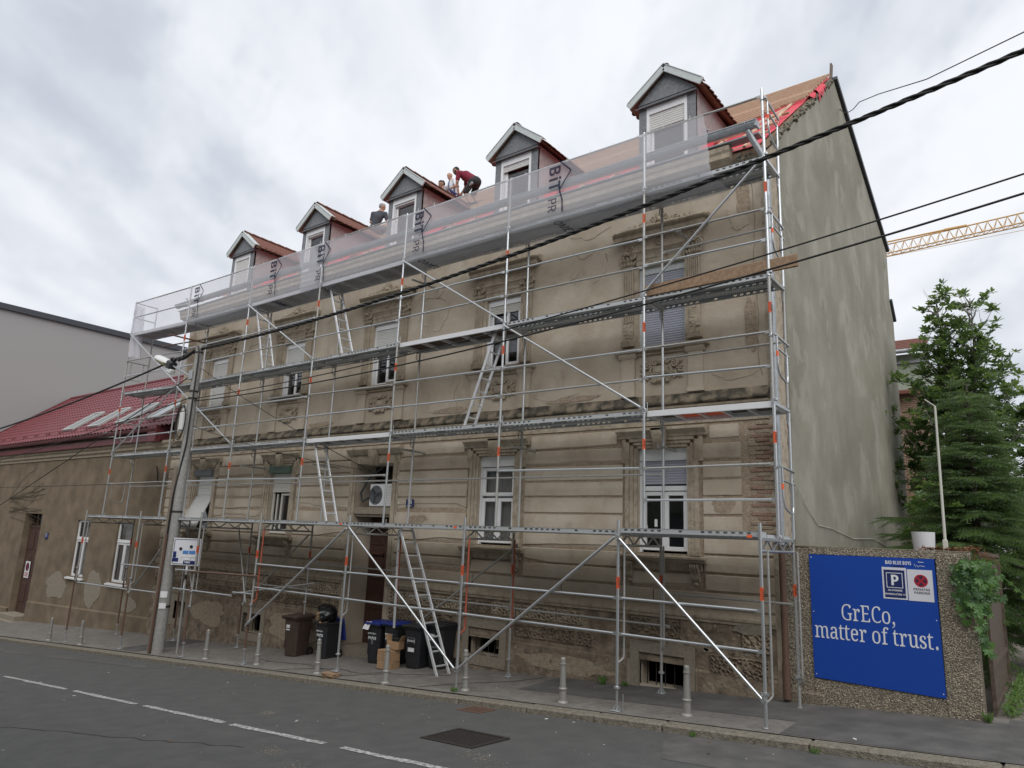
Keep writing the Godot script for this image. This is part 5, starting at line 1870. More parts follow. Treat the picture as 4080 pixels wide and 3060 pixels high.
			if o == 0 or i >= 4:
				# stiffening tube alongside the post, bent back to it at the foot
				var e := 0.075
				var zz := z - (0.06 if o == 0 else -0.06)
				var yb := maxf(0.25, low + 0.2)
				if i >= 6:
					yb = low + 0.35
				m = MB.new()
				m.sweep([V(x + e, 1.84, zz), V(x + e, yb + 0.12, zz), V(x + e, yb + 0.05, zz), V(x + e * 0.6, yb, lerpf(zz, z, 0.5)), V(x, yb - 0.04, z)], 0.0165, 8)
				put("stiffener", m, M.red_paint if (i == 3 or i == 5 or (i == 4 and o == 1)) else M.galv_old, f)
			sticker(f, V(x, 1.28, z))
		# lattice girder across the top
		var m := MB.new()
		m.beam(V(x, 1.99, QZ), V(x, 1.99, IZ), 0.05, 0.05, Vector3.UP, 0.005)
		m.tube(V(x, 1.83, QZ), V(x, 1.83, IZ), 0.0195, -1.0, 8)
		for k in 6:
			var z0 := lerpf(QZ - 0.08, IZ + 0.08, k / 6.0)
			var z1 := lerpf(QZ - 0.08, IZ + 0.08, (k + 1) / 6.0)
			m.beam(V(x, 1.98 if k % 2 else 1.84, z0), V(x, 1.84 if k % 2 else 1.98, z1), 0.025, 0.02)
		put("lattice_girder", m, M.galv if i > 3 else M.galv_old, f)
	for i in 7:
		var L: float = snappedf(QX[i + 1] - QX[i] - 0.06, 0.01)
		var k2 := str(L)
		if not pm.has(k2):
			pm[k2] = plank_mesh(L)
		for z in [0.56, 0.21, -0.19, -0.54]:
			if i == 4 and z < 0.3 and z > 0.0:
				continue
			put("deck_plank", pm[k2], M.deck_steel, s, V((QX[i] + QX[i + 1]) * 0.5, 2.06 + (0.03 if (i == 6 and z > 0.5) else 0.0), z))
	for k in [[3, 0.9], [4, 0.92], [6, 0.93]]:
		var m := MB.new()
		var x := lerpf(QX[k[0]], QX[k[0] + 1], k[1])
		m.bb(x - 0.035, x + 0.035, 2.0, 2.04, 0.7205, 0.7215)
		put("plank_sticker", m, M.orange, s)
	for i in range(3, 7):
		for y in [1.06, 0.55]:
			rail(s, V(QX[i] + 0.02, y, QZ), V(QX[i + 1] - 0.02, y, QZ), M.galv, "guardrail", 0.0215)
	for q in [[-20.3, -17.1, 0.05], [-16.93, -15.25, 0.09], [-17.7, -15.3, 0.72], [-14.7, -12.0, 0.28], [-12.0, -11.2, 0.38], [-14.7, -13.68, 0.74]]:
		rail(s, V(q[0], q[2], QZ), V(q[1], q[2] + 0.02, QZ), M.galv)
	var t := MB.new()
	t.tube(V(-13.9, 0.74, QZ + 0.05), V(-11.0, 0.8, QZ + 0.05), 0.0242, -1.0, 10)
	put("tie_tube", t, M.rust, s)
	for q in [[-10.9, -7.9, 1.07], [-7.7, -5.0, 0.58], [-4.95, -1.7, 0.57], [-1.7, 0.3, 1.08], [-13.3, -10.95, 0.45]]:
		rail(s, V(q[0], q[2], IZ), V(q[1], q[2], IZ), M.galv_old)
	for d in [[V(QX[4], 1.98, QZ), V(QX[5], -0.38, QZ)], [V(QX[5], -0.38, QZ), V(QX[6], 1.98, QZ)], [V(QX[6], 1.96, QZ), V(QX[7], -0.05, QZ)], [V(QX[4], 1.96, QZ), V(QX[3] - 0.1, -0.3, QZ)]]:
		rail(s, d[0] + V(0, 0, 0.04), d[1] + V(0, 0, 0.04), M.galv, "diagonal_brace", 0.0225)
	for d in [[V(-16.9, 1.8, -0.6), V(-14.0, 0.2, 0.6)], [V(-15.3, 1.7, 0.6), V(-17.2, 0.0, 0.6)], [V(-14.4, 1.9, IZ), V(-12.1, 0.1, 0.3)], [V(-11.3, 1.75, IZ), V(-13.2, 0.35, IZ)], [V(-4.85, 1.75, IZ), V(-7.7, -0.15, IZ)], [V(-13.1, 0.25, 0.0), V(-10.9, 0.62, IZ)]]:
		rail(s, d[0], d[1], M.galv_old, "diagonal_brace", 0.02)
	# timber packing under one foot
	var pk := thing("timber_packing", "small stack of offcut boards under a scaffold foot at the kerb", "boards", V(QX[4], sw(QX[4], QZ), QZ))
	for k in 4:
		var m := MB.new()
		m.cb(V(QX[4] + rf(-0.03, 0.05), sw(QX[4], QZ + 0.1) - 0.02 + k * 0.028, QZ + 0.12 + rf(-0.02, 0.02)), V(0.32, 0.025, 0.2), 0.004, Basis(Vector3.UP, rf(-0.25, 0.25)))
		put("board", m, M.plank_wood, pk)
	# loose plank on the second deck
	var wp := MB.new()
	wp.cb(V(-0.52, 6.13, -0.02), V(2.55, 0.2, 0.045), 0.008, Basis(Vector3(0, 0, 1), 0.012))
	tag(put("scaffold_board", wp, M.plank_wood), "long wooden board standing on edge on the scaffold deck and jutting past its end", "board")


func ladder(x0: float, y0: float, x1: float, y1: float, z0: float, z1: float, label: String, extra := 0.0) -> void:
	var l := thing("ladder", label, "ladder", V(x0, y0, (z0 + z1) * 0.5), "ladders of the scaffold")
	var d := V(x1 - x0, y1 - y0, 0).normalized()
	for z in [z0, z1]:
		var m := MB.new()
		m.beam(V(x0, y0, z), V(x1, y1, z) + d * extra, 0.026, 0.062, V(d.y, -d.x, 0), 0.004)
		put("stile", m, M.ladder, l)
	var n := int(V(x0, y0, 0).distance_to(V(x1, y1, 0)) / 0.28)
	for k in n:
		var m := MB.new()
		var p := V(x0, y0, 0) + d * (0.2 + k * 0.28)
		m.beam(p + V(0, 0, z0), p + V(0, 0, z1), 0.032, 0.032, d, 0.004)
		put("rung", m, M.ladder, l)


func ladders() -> void:
	ladder(-6.22, -0.78, -7.55, 2.05, -0.15, -0.5, "long aluminium ladder leaning from the footway up to the lowest deck beside the bins")
	ladder(-10.02, 2.08, -10.78, 4.05, -0.2, -0.52, "aluminium ladder on the lowest deck, leaning over the doorway")
	ladder(-5.93, 4.05, -5.2, 6.02, -0.2, -0.5, "aluminium ladder leaning to the right in front of the carved window panel")
	ladder(-13.33, 6.08, -13.98, 7.95, -0.2, -0.55, "aluminium ladder under the net, nearer the street lamp")
	ladder(-10.02, 6.08, -10.78, 8.05, -0.2, -0.55, "aluminium ladder under the net, farther from the street lamp")
	# stile of a ladder hung up on the inside, with its rung holes
	var l := thing("hanging_ladder_stile", "single drilled aluminium bar hanging from the lowest deck over the bins", "bar", V(-7.75, 0.0, -0.45))
	var m := MB.new()
	m.cb(V(-7.72, 0.95, -0.35), V(0.05, 2.0, 0.03), 0.004, Basis(Vector3(0, 0, 1), 0.03))
	put("bar", m, M.ladder, l)
	for k in 7:
		m = MB.new()
		m.tube(V(-7.75 + 0.03 * (k * 0.28), 0.1 + k * 0.28, -0.333), V(-7.75 + 0.03 * (k * 0.28), 0.1 + k * 0.28, -0.331), 0.014, -1.0, 8)
		put("hole", m, M.black, l)


func net_point(x: float, t: float) -> Vector3:
	# t 0..1 down the front, 1..1.6 back under the deck
	var n1 := fn.get_noise_2d(x * 34.0, t * 60.0)
	var n2 := fn.get_noise_2d(x * 120.0 + 700.0, t * 90.0)
	var bay := 0.0
	for i in 7:
		if x >= PX[i] and x <= PX[i + 1]:
			bay = sin(PI * (x - PX[i]) / (PX[i + 1] - PX[i]))
	var up := 0.0
	if x < PX[1]:
		up = 0.16 * (PX[1] - x) / (PX[1] - PX[0])
	if t <= 1.0:
		return V(x, lerpf(9.09, 7.94, t) + up - 0.025 * bay * (1.0 - t) + n1 * 0.008, 0.055 + 0.02 * n1 * t + 0.006 * n2 - 0.02 * bay * sin(PI * t))
	var q := (t - 1.0) / 0.6
	return V(x, 7.935 + up - 0.025 * sin(PI * q) * bay + n1 * 0.02 * q - 0.01 * q, lerpf(0.055, -0.62 + 0.08 * n1, q))


func net() -> void:
	var s := thing("safety_net", "translucent white debris net hung along the top deck of the scaffold", "net", V(-10.8, 8.0, 0.0))
	var spans := [[-21.05, -11.25], [-12.0, -0.66]]
	for k in 2:
		var m := MB.new()
		var nx := 170
		var ny := 24
		var pts := []
		for j in ny:
			for i in nx:
				var t := 1.6 * j / (ny - 1)
				var x0: float = spans[k][0]
				var x1: float = spans[k][1] + (0.05 * fn.get_noise_1d(t * 500.0) + (0.12 * t if k == 1 else 0.35 * sin(t * 2.0)))
				if k == 1:
					x0 += 0.5 * t * (1.6 - t) + 0.05 * fn.get_noise_1d(t * 700.0)
				var x := lerpf(x0, x1, float(i) / (nx - 1))
				var p := net_point(x, t)
				if k == 1:
					p += V(0, 0, 0.008) if t < 1.0 else V(0, -0.01, 0)
				pts.append(p)
		m.grid(pts, nx, ny, true)
		put("net_sheet", m, M.net, s)
	# the loose end bunched round the left corner post
	var b := MB.new()
	var pts := []
	for j in 20:
		for i in 22:
			var t := j / 19.0
			var a0 := TAU * i / 21.0
			var r := 0.12 + 0.05 * sin(a0 * 5.0 + t * 4.0) + 0.05 * t
			pts.append(V(-21.0 + cos(a0) * r * 0.9 + 0.15 * t + 0.25 * maxf(0.0, t - 0.75), 9.15 - t * 1.85, -0.1 + sin(a0) * r))
	b.grid(pts, 22, 20)
	put("net_bundle", b, M.net, s)
	var ties := MB.new()
	for i in 40:
		var x := lerpf(-20.6, -0.9, i / 39.0)
		var p := net_point(x, 0.0)
		ties.beam(p + V(0, -0.02, 0.01), p + V(rf(-0.01, 0.02), rf(0.03, 0.08), 0.0), 0.006, 0.006)
	put("cable_ties", ties, M.paper, s).set_meta("kind", "stuff")
	# printed marks, each following the sheet down the front and under the deck
	for x in [-17.05, -13.1, -11.05, -7.55, -3.86]:
		var R := Basis(Vector3.DOWN, Vector3.RIGHT, V(0, 0, 1))
		var z := 0.1
		text("BiT", 0.37, M.net_print, s, Transform3D(R, V(x + 0.18, 8.76, z)), "net_print", false, 800)
		text("PR", 0.26, M.net_print, s, Transform3D(R, V(x + 0.13, 8.2, z)), "net_print", false, 300)
		var U := Basis(V(0, 0, -1), V(1, 0, 0), V(0, -1, 0))
		text("OMET", 0.24, M.net_print, s, Transform3D(U, V(x + 0.17, 7.885, -0.3)), "net_print", false, 300)
		var m := MB.new()
		var line := [V(0.3, 0.28, 0), V(0.56, 0.02, 0), V(0.3, -0.32, 0), V(0.37, -0.55, 0), V(0.38, -0.8, 0)]
		for i in 4:
			m.beam(V(x, 8.8, z) + line[i], V(x, 8.8, z) + line[i + 1], 0.002, 0.032, V(0, 0, 1).cross(line[i + 1] - line[i]).normalized())
		put("net_print", m, M.net_print, s)


# ---------- the neighbours ----------

func low_house() -> void:
	var h := thing("low_house", "low brown rendered house with a dark red metal tile roof", "house", V(-29.0, -2.0, -1.3))
	var N := -1.3
	var wins := [[-26.1, -24.95, -0.15, 1.9], [-22.8, -21.6, -0.15, 1.88]]
	var holes := []
	for w in wins:
		holes.append(w + [0.14])
	holes.append([-31.3, -29.5, -3.0, 2.08, 0.3])
	var m := MB.new()
	hole_wall(m, -40.0, -19.42, -3.5, 4.95, N, holes, 0.14)
	m.bb(-40.0, -19.45, 4.6, 4.8, -9.0, N - 0.3)
	m.bb(-40.0, -19.45, -3.0, 4.9, -9.1, -9.0)
	put("wall", m, M.wall_brown, h)
	m = MB.new()
	for q in [[-40.0, -31.35], [-29.45, -19.43]]:
		m.quad(V(q[0], -4.5, N + 0.05), V(q[1], -4.5, N + 0.05), V(q[1], sw(q[1], N) + 0.42, N + 0.05), V(q[0], sw(q[0], N) + 0.72, N + 0.05))
		m.quad(V(q[0], sw(q[0], N) + 0.72, N + 0.05), V(q[1], sw(q[1], N) + 0.42, N + 0.05), V(q[1], sw(q[1], N) + 0.47, N), V(q[0], sw(q[0], N) + 0.77, N))
	put("plinth", m, M.wall_brown, h)
	for p in [[-27.1, -0.6, 0.9, 0.5], [-24.0, -0.55, 0.65, 0.55], [-21.2, -0.8, 0.5, 0.25]]:
		put("render_patch", blob_patch(Vector2(p[0], p[1]), p[2], p[3], N - 0.001, p[0], 0.012), M.cement_patch, h)
	m = MB.new()
	m.mould([Vector2(N - 0.01, 4.25), Vector2(N + 0.04, 4.25), Vector2(N + 0.05, 4.33), Vector2(N + 0.12, 4.38), Vector2(N + 0.13, 4.46), Vector2(N + 0.2, 4.52), Vector2(N + 0.2, 4.6), Vector2(N - 0.01, 4.6)], -40.0, -19.45)
	put("cornice", m, M.plaster_trim, h)
	m = MB.new()
	m.bb(-40.0, -20.1, 4.6, 4.8, N - 0.1, N + 0.3)
	put("fascia", m, M.metal_red, h)
	m = MB.new()
	for k in 8:
		var t0 := PI + PI * k / 8.0
		var t1 := PI + PI * (k + 1) / 8.0
		m.oquad(V(-40.0, 4.98 + sin(t0) * 0.1, N + 0.42 + cos(t0) * 0.1), V(-20.2, 4.98 + sin(t0) * 0.1, N + 0.42 + cos(t0) * 0.1), V(-20.2, 4.98 + sin(t1) * 0.1, N + 0.42 + cos(t1) * 0.1), V(-40.0, 4.98 + sin(t1) * 0.1, N + 0.42 + cos(t1) * 0.1), V(0, -1, 1))
	m.tube(V(-40.0, 4.98, N + 0.52), V(-20.2, 4.98, N + 0.52), 0.015, -1.0, 6)
	m.bb(-20.7, -20.15, 4.55, 5.1, N - 0.1, N + 0.45)
	put("gutter", m, M.metal_red, h)
	# pressed metal tiles: corrugated across, stepped up the slope
	m = MB.new()
	var rows := 15
	var nx := 420
	var prev := []
	for r in rows:
		for e in 2:
			var line := []
			var t := float(r + e) / rows
			var z := lerpf(N + 0.4, -5.1, t)
			var y := lerpf(5.05, 8.35, t) + (0.03 if e == 0 else -0.005)
			for i in nx:
				var x := lerpf(-39.0, -19.42, float(i) / (nx - 1))
				line.append(V(x, y + 0.022 * cos(x * TAU / 0.28), z + (0.02 * cos(x * TAU / 0.28) if e == 0 else 0.0)))
			if prev.size():
				for i in nx - 1:
					m.quad(prev[i], prev[i + 1], line[i + 1], line[i])
			prev = line
	m.quad(V(-39.0, 8.35, -5.1), V(-19.42, 8.35, -5.1), V(-19.42, 5.0, -10.0), V(-39.0, 5.0, -10.0))
	m.tube(V(-39.0, 8.38, -5.1), V(-19.42, 8.38, -5.1), 0.09, -1.0, 8)
	m.beam(V(-39.0, 5.1, N + 0.45), V(-39.0, 8.42, -5.1), 0.12, 0.06)
	put("roof", m, M.metal_red, h)
	# skylights
	for k in 4:
		var x := -28.6 + k * 2.35
		var sk := node("skylight", h, V(x, 5.7, N - 0.4))
		var d := V(0, 3.3, -4.2).normalized()
		var nn := V(0, 4.2, 3.3).normalized()
		var B := Basis(Vector3.RIGHT, d, Vector3.RIGHT.cross(d))
		var o := V(x, 5.1, N + 0.35) + d * 1.25 + nn * 0.07
		m = MB.new()
		for sd in [-1, 1]:
			m.cb(o + B * V(0.44 * sd, 0, 0), V(0.09, 1.45, 0.1), 0.01, B)
			m.cb(o + B * V(0, 0.7 * sd, 0), V(0.8, 0.09, 0.1), 0.01, B)
		put("frame", m, M.skylight_frame, sk)
		m = MB.new()
		m.box(o + B * V(0, 0, 0.02), V(0.8, 1.32, 0.01), B)
		put("pane", m, M.skylight_glass, sk)
	for k in 14:
		m = MB.new()
		m.cb(V(-38.0 + k * 1.28, 5.38, N + 0.05), V(0.34, 0.09, 0.08), 0.01)
		put("snow_guard", m, M.metal_red, h)
	for i in 2:
		var w: Array = wins[i]
		var wd := node("window", h, V((w[0] + w[1]) / 2, w[2], N))
		casement(wd, w[0], w[1], w[2] + 1.35, w[3], N - 0.1, 0.08)
		casement(wd, w[0], (w[0] + w[1]) / 2, w[2], w[2] + 1.33, N - 0.1, 0.08)
		casement(wd, (w[0] + w[1]) / 2, w[1], w[2], w[2] + 1.33, N - 0.101, 0.08)
		m = MB.new()
		m.bb(w[0], w[1], w[2] + 1.33, w[2] + 1.36, N - 0.12, N - 0.05)
		put("transom", m, M.pvc, wd)
		m = MB.new()
		m.mould([Vector2(N - 0.12, w[2] - 0.07), Vector2(N + 0.1, w[2] - 0.1), Vector2(N + 0.1, w[2] - 0.05), Vector2(N - 0.12, w[2] - 0.01)], w[0] - 0.12, w[1] + 0.12)
		put("sill", m, M.pvc, wd)
		m = MB.new()
		m.bb(w[0] + 0.05, w[1] - 0.05, w[2], w[3], N - 0.32, N - 0.3)
		put("curtain", m, M.curtain, wd)
	var dd := node("doorway", h, V(-30.4, -1.9, N - 0.5))
	var z := N - 0.27
	m = MB.new()
	m.cb(V(-30.4, -0.25, z), V(1.7, 3.5, 0.08), 0.01)
	for q in [[1.0, 0.9], [0.0, 0.9], [-1.1, 0.9]]:
		for s in [-1, 1]:
			m.cb(V(-30.4 + s * 0.4, q[0], z + 0.05), V(0.55, q[1] * 0.85, 0.04), 0.02)
	put("door_leaf", m, M.door_wood, dd)
	m = MB.new()
	m.bb(-31.25, -29.55, 1.5, 1.6, z - 0.05, z + 0.06)
	for k in 3:
		m.bb(-31.0 + k * 0.45, -30.96 + k * 0.45, 1.6, 2.08, z - 0.01, z + 0.03)
	put("fanlight_bars", m, M.door_wood, dd)
	m = MB.new()
	m.bb(-31.25, -29.55, 1.6, 2.08, z - 0.02, z - 0.01)
	put("fanlight", m, M.glass, dd)
	m = MB.new()
	m.cb(V(-30.4, -2.05, N - 0.1), V(1.75, 0.3, 0.9), 0.02)
	m.cb(V(-30.5, -2.25, N + 0.2), V(2.1, 0.3, 0.6), 0.02)
	put("step", m, M.stone_frame, dd)
	var nt := thing("notice", "white no-parking notice on the brown door of the low house", "notice", V(-30.66, -0.2, z + 0.08))
	m = MB.new()
	m.bb(-30.9, -30.42, -0.52, 0.14, z + 0.072, z + 0.078)
	put("sheet", m, M.paper, nt)
	m = MB.new()
	m.lathe(V(-30.66, -0.08, z + 0.078), [Vector2(0.17, 0), Vector2(0.17, 0.004), Vector2(0.0, 0.004)], 24, Basis(Vector3.RIGHT, V(0, 0, 1), V(0, -1, 0)))
	put("roundel", m, M.sign_dark, nt)
	m = MB.new()
	for s in [-1, 1]:
		m.box(V(-30.66, -0.08, z + 0.084), V(0.3, 0.04, 0.002), Basis(Vector3(0, 0, 1), s * 0.9))
	for k in 3:
		m.bb(-30.84, -30.48, -0.34 - k * 0.06, -0.31 - k * 0.06, z + 0.079, z + 0.081)
	put("marks", m, M.sign_red, nt)
	var pl := thing("house_number_plate", "small dark number plate beside the brown door of the low house", "number plate", V(-28.72, 1.2, N))
	m = MB.new()
	m.cb(V(-28.72, 1.22, N + 0.012), V(0.3, 0.24, 0.02), 0.004)
	put("plate", m, M.navy, pl)
	text("13", 0.16, M.white_print, pl, Transform3D(Basis(), V(-28.74, 1.25, N + 0.024)))
	# leafless creeper on the wall
	var cr := thing("dry_creeper", "leafless creeper stems spreading over the brown wall", "creeper", V(-31.5, 3.0, N))
	m = MB.new()
	for k in 15:
		var p := V(-33.5 + rf(0.0, 0.6), 2.2 + rf(-0.3, 0.6), N + 0.02)
		var pts := [p]
		var ang := rf(-0.2, 0.55)
		for q in 9:
			ang += rf(-0.35, 0.35)
			p += V(cos(ang) * 0.42, sin(ang) * 0.16 + 0.02, rf(-0.005, 0.008))
			p.y = minf(p.y, 4.0)
			pts.append(p)
		m.sweep(pts, 0.007, 4)
	put("stems", m, M.bark, cr)
	# spur of wall with the corner bracket and wire
	m = MB.new()
	m.sweep([V(-20.6, 3.7, N + 0.02), V(-20.4, 3.75, N + 0.12), V(-20.3, 3.5, N + 0.1), V(-20.35, 3.2, N + 0.05)], 0.02, 6)
	put("wire_bracket", m, M.iron, h)


func grey_building() -> void:
	var b := thing("modern_block", "large plain grey rendered building rising behind the red roof", "building", V(-44.0, -3.0, -10.0))
	var m := MB.new()
	m.bb(-60.0, -39.2, -4.0, 12.45, -30.0, 6.0)
	put("wall", m, M.wall_grey, b)
	m = MB.new()
	m.bb(-60.1, -39.05, 12.45, 12.75, -30.1, 6.1)
	put("parapet_capping", m, M.dark_trim, b)
	m = MB.new()
	m.tube(V(-39.6, 12.7, 0.3), V(-39.6, 14.3, 0.3), 0.02, -1.0, 5)
	put("aerial", m, M.iron, b)


func opposite_row() -> void:
	# the terrace on the near side of the street, whose windows and eaves the panes mirror
	for k in 3:
		var x0 := -34.0 + k * 18.0
		var b := thing("terraced_house", ["ochre terraced house across the street facing the low house", "pale terraced house across the street facing the scaffold", "grey terraced house across the street facing the blue billboard"][k], "house", V(x0 + 9.0, 0.0, 14.0))
		var mat: Material = [M.plaster, M.mint, M.dormer_plaster][k]
		var holes := []
		for i in 4:
			for j in 2:
				holes.append([-(x0 + 2.6 + i * 4.3 + 1.2), -(x0 + 2.6 + i * 4.3), 1.2 + j * 3.4, 3.1 + j * 3.4, 0.15])
		var m := MB.new()
		hole_wall(m, -x0 - 17.9, -x0, -3.5, 8.0, 0.0, holes, 0.15)
		for i in m.v.size():
			m.v[i] = V(-m.v[i].x, m.v[i].y, 13.2 - m.v[i].z)
			m.n[i] = V(-m.n[i].x, m.n[i].y, -m.n[i].z)
		m.bb(x0, x0 + 17.9, -3.5, 8.0, 20.0, 20.3)
		put("wall", m, mat, b)
		m = MB.new()
		m.extr(PackedVector2Array([Vector2(12.8, 8.0), Vector2(20.6, 8.0), Vector2(16.7, 11.4)]), Transform3D(Basis(Vector3(0, 0, 1), Vector3(0, 1, 0), Vector3(-1, 0, 0)), V(x0 + 17.9, 0, 0)), 17.9)
		put("roof", m, M.tile, b)
		for q in holes:
			m = MB.new()
			m.bb(-q[1], -q[0], q[2], q[3], 13.32, 13.34)
			put("pane", m, M.skylight_glass, b)


func gate_and_wall() -> void:
	var w := thing("garden_wall", "exposed-aggregate concrete wall carrying the blue billboard", "wall", V(1.2, -0.3, -1.3))
	var m := MB.new()
	m.cb(V(0.22, 0.7, -1.28), V(0.42, 2.46, 0.3), 0.01)
	m.cb(V(2.3, 0.68, -1.26), V(0.42, 2.48, 0.3), 0.012)
	m.cb(V(1.26, 1.865, -1.275), V(1.66, 0.11, 0.31), 0.01)
	m.cb(V(1.26, -0.3, -1.27), V(1.66, 0.68, 0.3), 0.01)
	m.bb(0.42, 2.1, 0.02, 1.82, -1.4, -1.2)
	put("aggregate_concrete", m, M.pebbles, w)
	m = MB.new()
	m.bb(-0.02, 2.5, 1.925, 1.94, -1.42, -1.115)
	put("coping", m, M.stone_frame, w)
	m = MB.new()
	m.cb(V(0.28, -0.42, -1.1), V(0.55, 0.5, 0.1), 0.02)
	put("foot_block", m, M.pebbles, w)
	# pebbles that catch the eye, set in the face
	var mm := MultiMesh.new()
	mm.transform_format = MultiMesh.TRANSFORM_3D
	mm.use_colors = true
	var pb := MB.new()
	pb.ball(Vector3.ZERO, V(1, 1, 0.7), 6)
	mm.mesh = pb.mesh()
	mm.instance_count = 11000
	for i in 11000:
		var x: float
		var y: float
		var z := -1.13
		var r := rng.randf()
		if r < 0.38:
			x = rf(2.1, 2.5)
			y = rf(-0.3, 1.9)
			z = -1.111
		elif r < 0.68:
			x = rf(0.02, 0.42)
			y = rf(-0.3, 1.9)
		elif r < 0.78:
			x = rf(0.42, 2.1)
			y = rf(1.82, 1.92)
			z = -1.122
		else:
			x = rf(0.42, 2.1)
			y = rf(-0.35, 0.035)
			z = -1.122
		var sz := rf(0.005, 0.011)
		mm.set_instance_transform(i, Transform3D(Basis(Vector3(0, 0, 1), rf(0, TAU)).scaled(V(sz * rf(0.8, 1.6), sz, sz)), V(x, y, z)))
		var g := rf(0.1, 0.42)
		mm.set_instance_color(i, Color(g * 1.06, g * 0.93, g * 0.72))
	var mi := MultiMeshInstance3D.new()
	mi.name = "pebbles"
	mi.multimesh = mm
	var pm := flat("pebble_stone", Color.WHITE, 0.8)
	pm.vertex_color_use_as_albedo = true
	mi.material_override = pm
	mi.set_meta("kind", "stuff")
	w.add_child(mi)
	mi.position = -w.position
	# billboard
	var b := thing("billboard", "deep blue sign panel with white serif slogan on the pebbled wall", "billboard", V(1.25, 0.0, -1.15))
	m = MB.new()
	m.extr(PackedVector2Array([Vector2(0.42, 0.05), Vector2(2.09, 0.01), Vector2(2.08, 1.82), Vector2(0.42, 1.81)]), Transform3D(Basis(), V(0, 0, -1.2)), 0.1)
	put("panel", m, M.sign_blue, b)
	var z := -1.0985
	text("GrECo,", 0.3, M.white_print, b, Transform3D(Basis.from_scale(V(0.74, 1, 1)), V(1.19, 1.0, z)), "lettering", true)
	text("matter of trust.", 0.3, M.white_print, b, Transform3D(Basis.from_scale(V(0.74, 1, 1)), V(1.255, 0.72, z)), "lettering", true)
	for q in [[0.45, 1.77], [0.45, 0.1], [2.06, 0.06], [2.05, 1.0], [0.45, 0.98]]:
		m = MB.new()
		m.ball(V(q[0], q[1], -1.1), V(0.009, 0.009, 0.005), 6)
		put("screw", m, M.sticker_white, b)
	# stickers and notices on it
	var st := thing("parking_notice", "white-bordered navy parking notice with a large P on the billboard", "notice", V(1.6, 1.5, -1.09))
	m = MB.new()
	m.bb(1.415, 1.725, 1.245, 1.68, -1.0995, -1.096)
	put("sheet", m, M.sticker_white, st)
	m = MB.new()
	m.bb(1.437, 1.703, 1.265, 1.645, -1.096, -1.094)
	put("field", m, M.navy, st)
	m = MB.new()
	for s in [-1, 1]:
		m.bb(1.57 + s * 0.1 - 0.004, 1.57 + s * 0.1 + 0.004, 1.4, 1.605, -1.094, -1.093)
		m.bb(1.466, 1.674, 1.5025 + s * 0.1 - 0.004, 1.5025 + s * 0.1 + 0.004, -1.094, -1.0929)
	put("border", m, M.white_print, st)
	text("P", 0.2, M.white_print, st, Transform3D(Basis(), V(1.57, 1.503, -1.093)), "lettering", false, 800)
	text("ZA STANARE", 0.032, M.white_print, st, Transform3D(Basis(), V(1.57, 1.365, -1.093)), "lettering", false, 800)
	text("MANDALIČINE 17", 0.031, M.white_print, st, Transform3D(Basis(), V(1.57, 1.312, -1.093)), "lettering", false, 800)
	st = thing("private_parking_notice", "white notice with a red no-stopping roundel on the billboard", "notice", V(1.9, 1.5, -1.09))
	m = MB.new()
	m.bb(1.735, 2.045, 1.24, 1.665, -1.0993, -1.0958)
	put("sheet", m, M.sticker_white, st)
	m = MB.new()
	var F := Basis(Vector3.RIGHT, V(0, 0, 1), V(0, -1, 0))
	m.lathe(V(1.9, 1.515, -1.0958), [Vector2(0.086, 0), Vector2(0.086, 0.001), Vector2(0.0, 0.001)], 28, F)
	put("roundel", m, M.sign_red, st)
	m = MB.new()
	for k in 4:
		var an := k * PI * 0.5
		var p := PackedVector2Array()
		for q in 7:
			var t := lerpf(-0.55, 0.55, q / 6.0)
			p.append(Vector2(cos(an + t), sin(an + t)) * 0.066)
		p.append(Vector2(cos(an), sin(an)) * 0.018)
		m.extr(p, Transform3D(Basis(), V(1.9, 1.515, -1.0946)), 0.0008)
	put("roundel_field", m, M.sign_dark, st)
	text("PRIVATNI", 0.045, M.sign_dark, st, Transform3D(Basis(), V(1.9, 1.398, -1.0955)), "lettering", false, 800)
	text("PARKING", 0.045, M.sign_dark, st, Transform3D(Basis(), V(1.905, 1.352, -1.0955)), "lettering", false, 800)
	st = thing("club_sticker", "small white lettered sticker at the top of the billboard", "sticker", V(1.68, 1.74, -1.09))
	text("BAD BLUE BOYS", 0.062, M.white_print, st, Transform3D(Basis.from_scale(V(0.72, 1.1, 1)), V(1.63, 1.747, -1.098)), "lettering", false, 800)
	m = MB.new()
	m.bb(1.55, 1.7, 1.69, 1.708, -1.0995, -1.0975)
	put("strip", m, M.navy, st)
	m = MB.new()
	m.sweep([V(1.83, 1.74, -1.098), V(1.85, 1.7, -1.098), V(1.86, 1.73, -1.098), V(1.88, 1.7, -1.098), V(1.9, 1.72, -1.098), V(1.96, 1.71, -1.098)], 0.003, 4)
	m.sweep([V(1.88, 1.77, -1.098), V(1.95, 1.765, -1.098)], 0.004, 4)
	put("scrawl", m, M.white_print, st)
	# gate leaf standing open
	var g := thing("metal_gate", "rusty brown sheet-metal gate leaf standing open beside the pebbled wall", "gate", V(2.58, -0.3, -2.9))
	m = MB.new()
	m.bb(2.57, 2.585, -0.12, 1.92, -4.45, -1.5)
	put("panel", m, M.gate_metal, g)
	m = MB.new()
	for q in [-0.1, 0.42, 1.92]:
		m.beam(V(2.6, q, -1.5), V(2.6, q - 0.02, -4.5), 0.04, 0.05)
	m.beam(V(2.6, -0.15, -1.5), V(2.6, 1.95, -1.5), 0.05, 0.05)
	m.beam(V(2.6, -0.2, -4.48), V(2.6, 1.95, -4.48), 0.05, 0.05)
	put("frame", m, M.gate_metal, g)
	# slim post on the wall
	var p := thing("lamp_post", "slim cream post with a bent top standing on the pebbled wall", "post", V(2.21, 1.94, -1.3))
	m = MB.new()
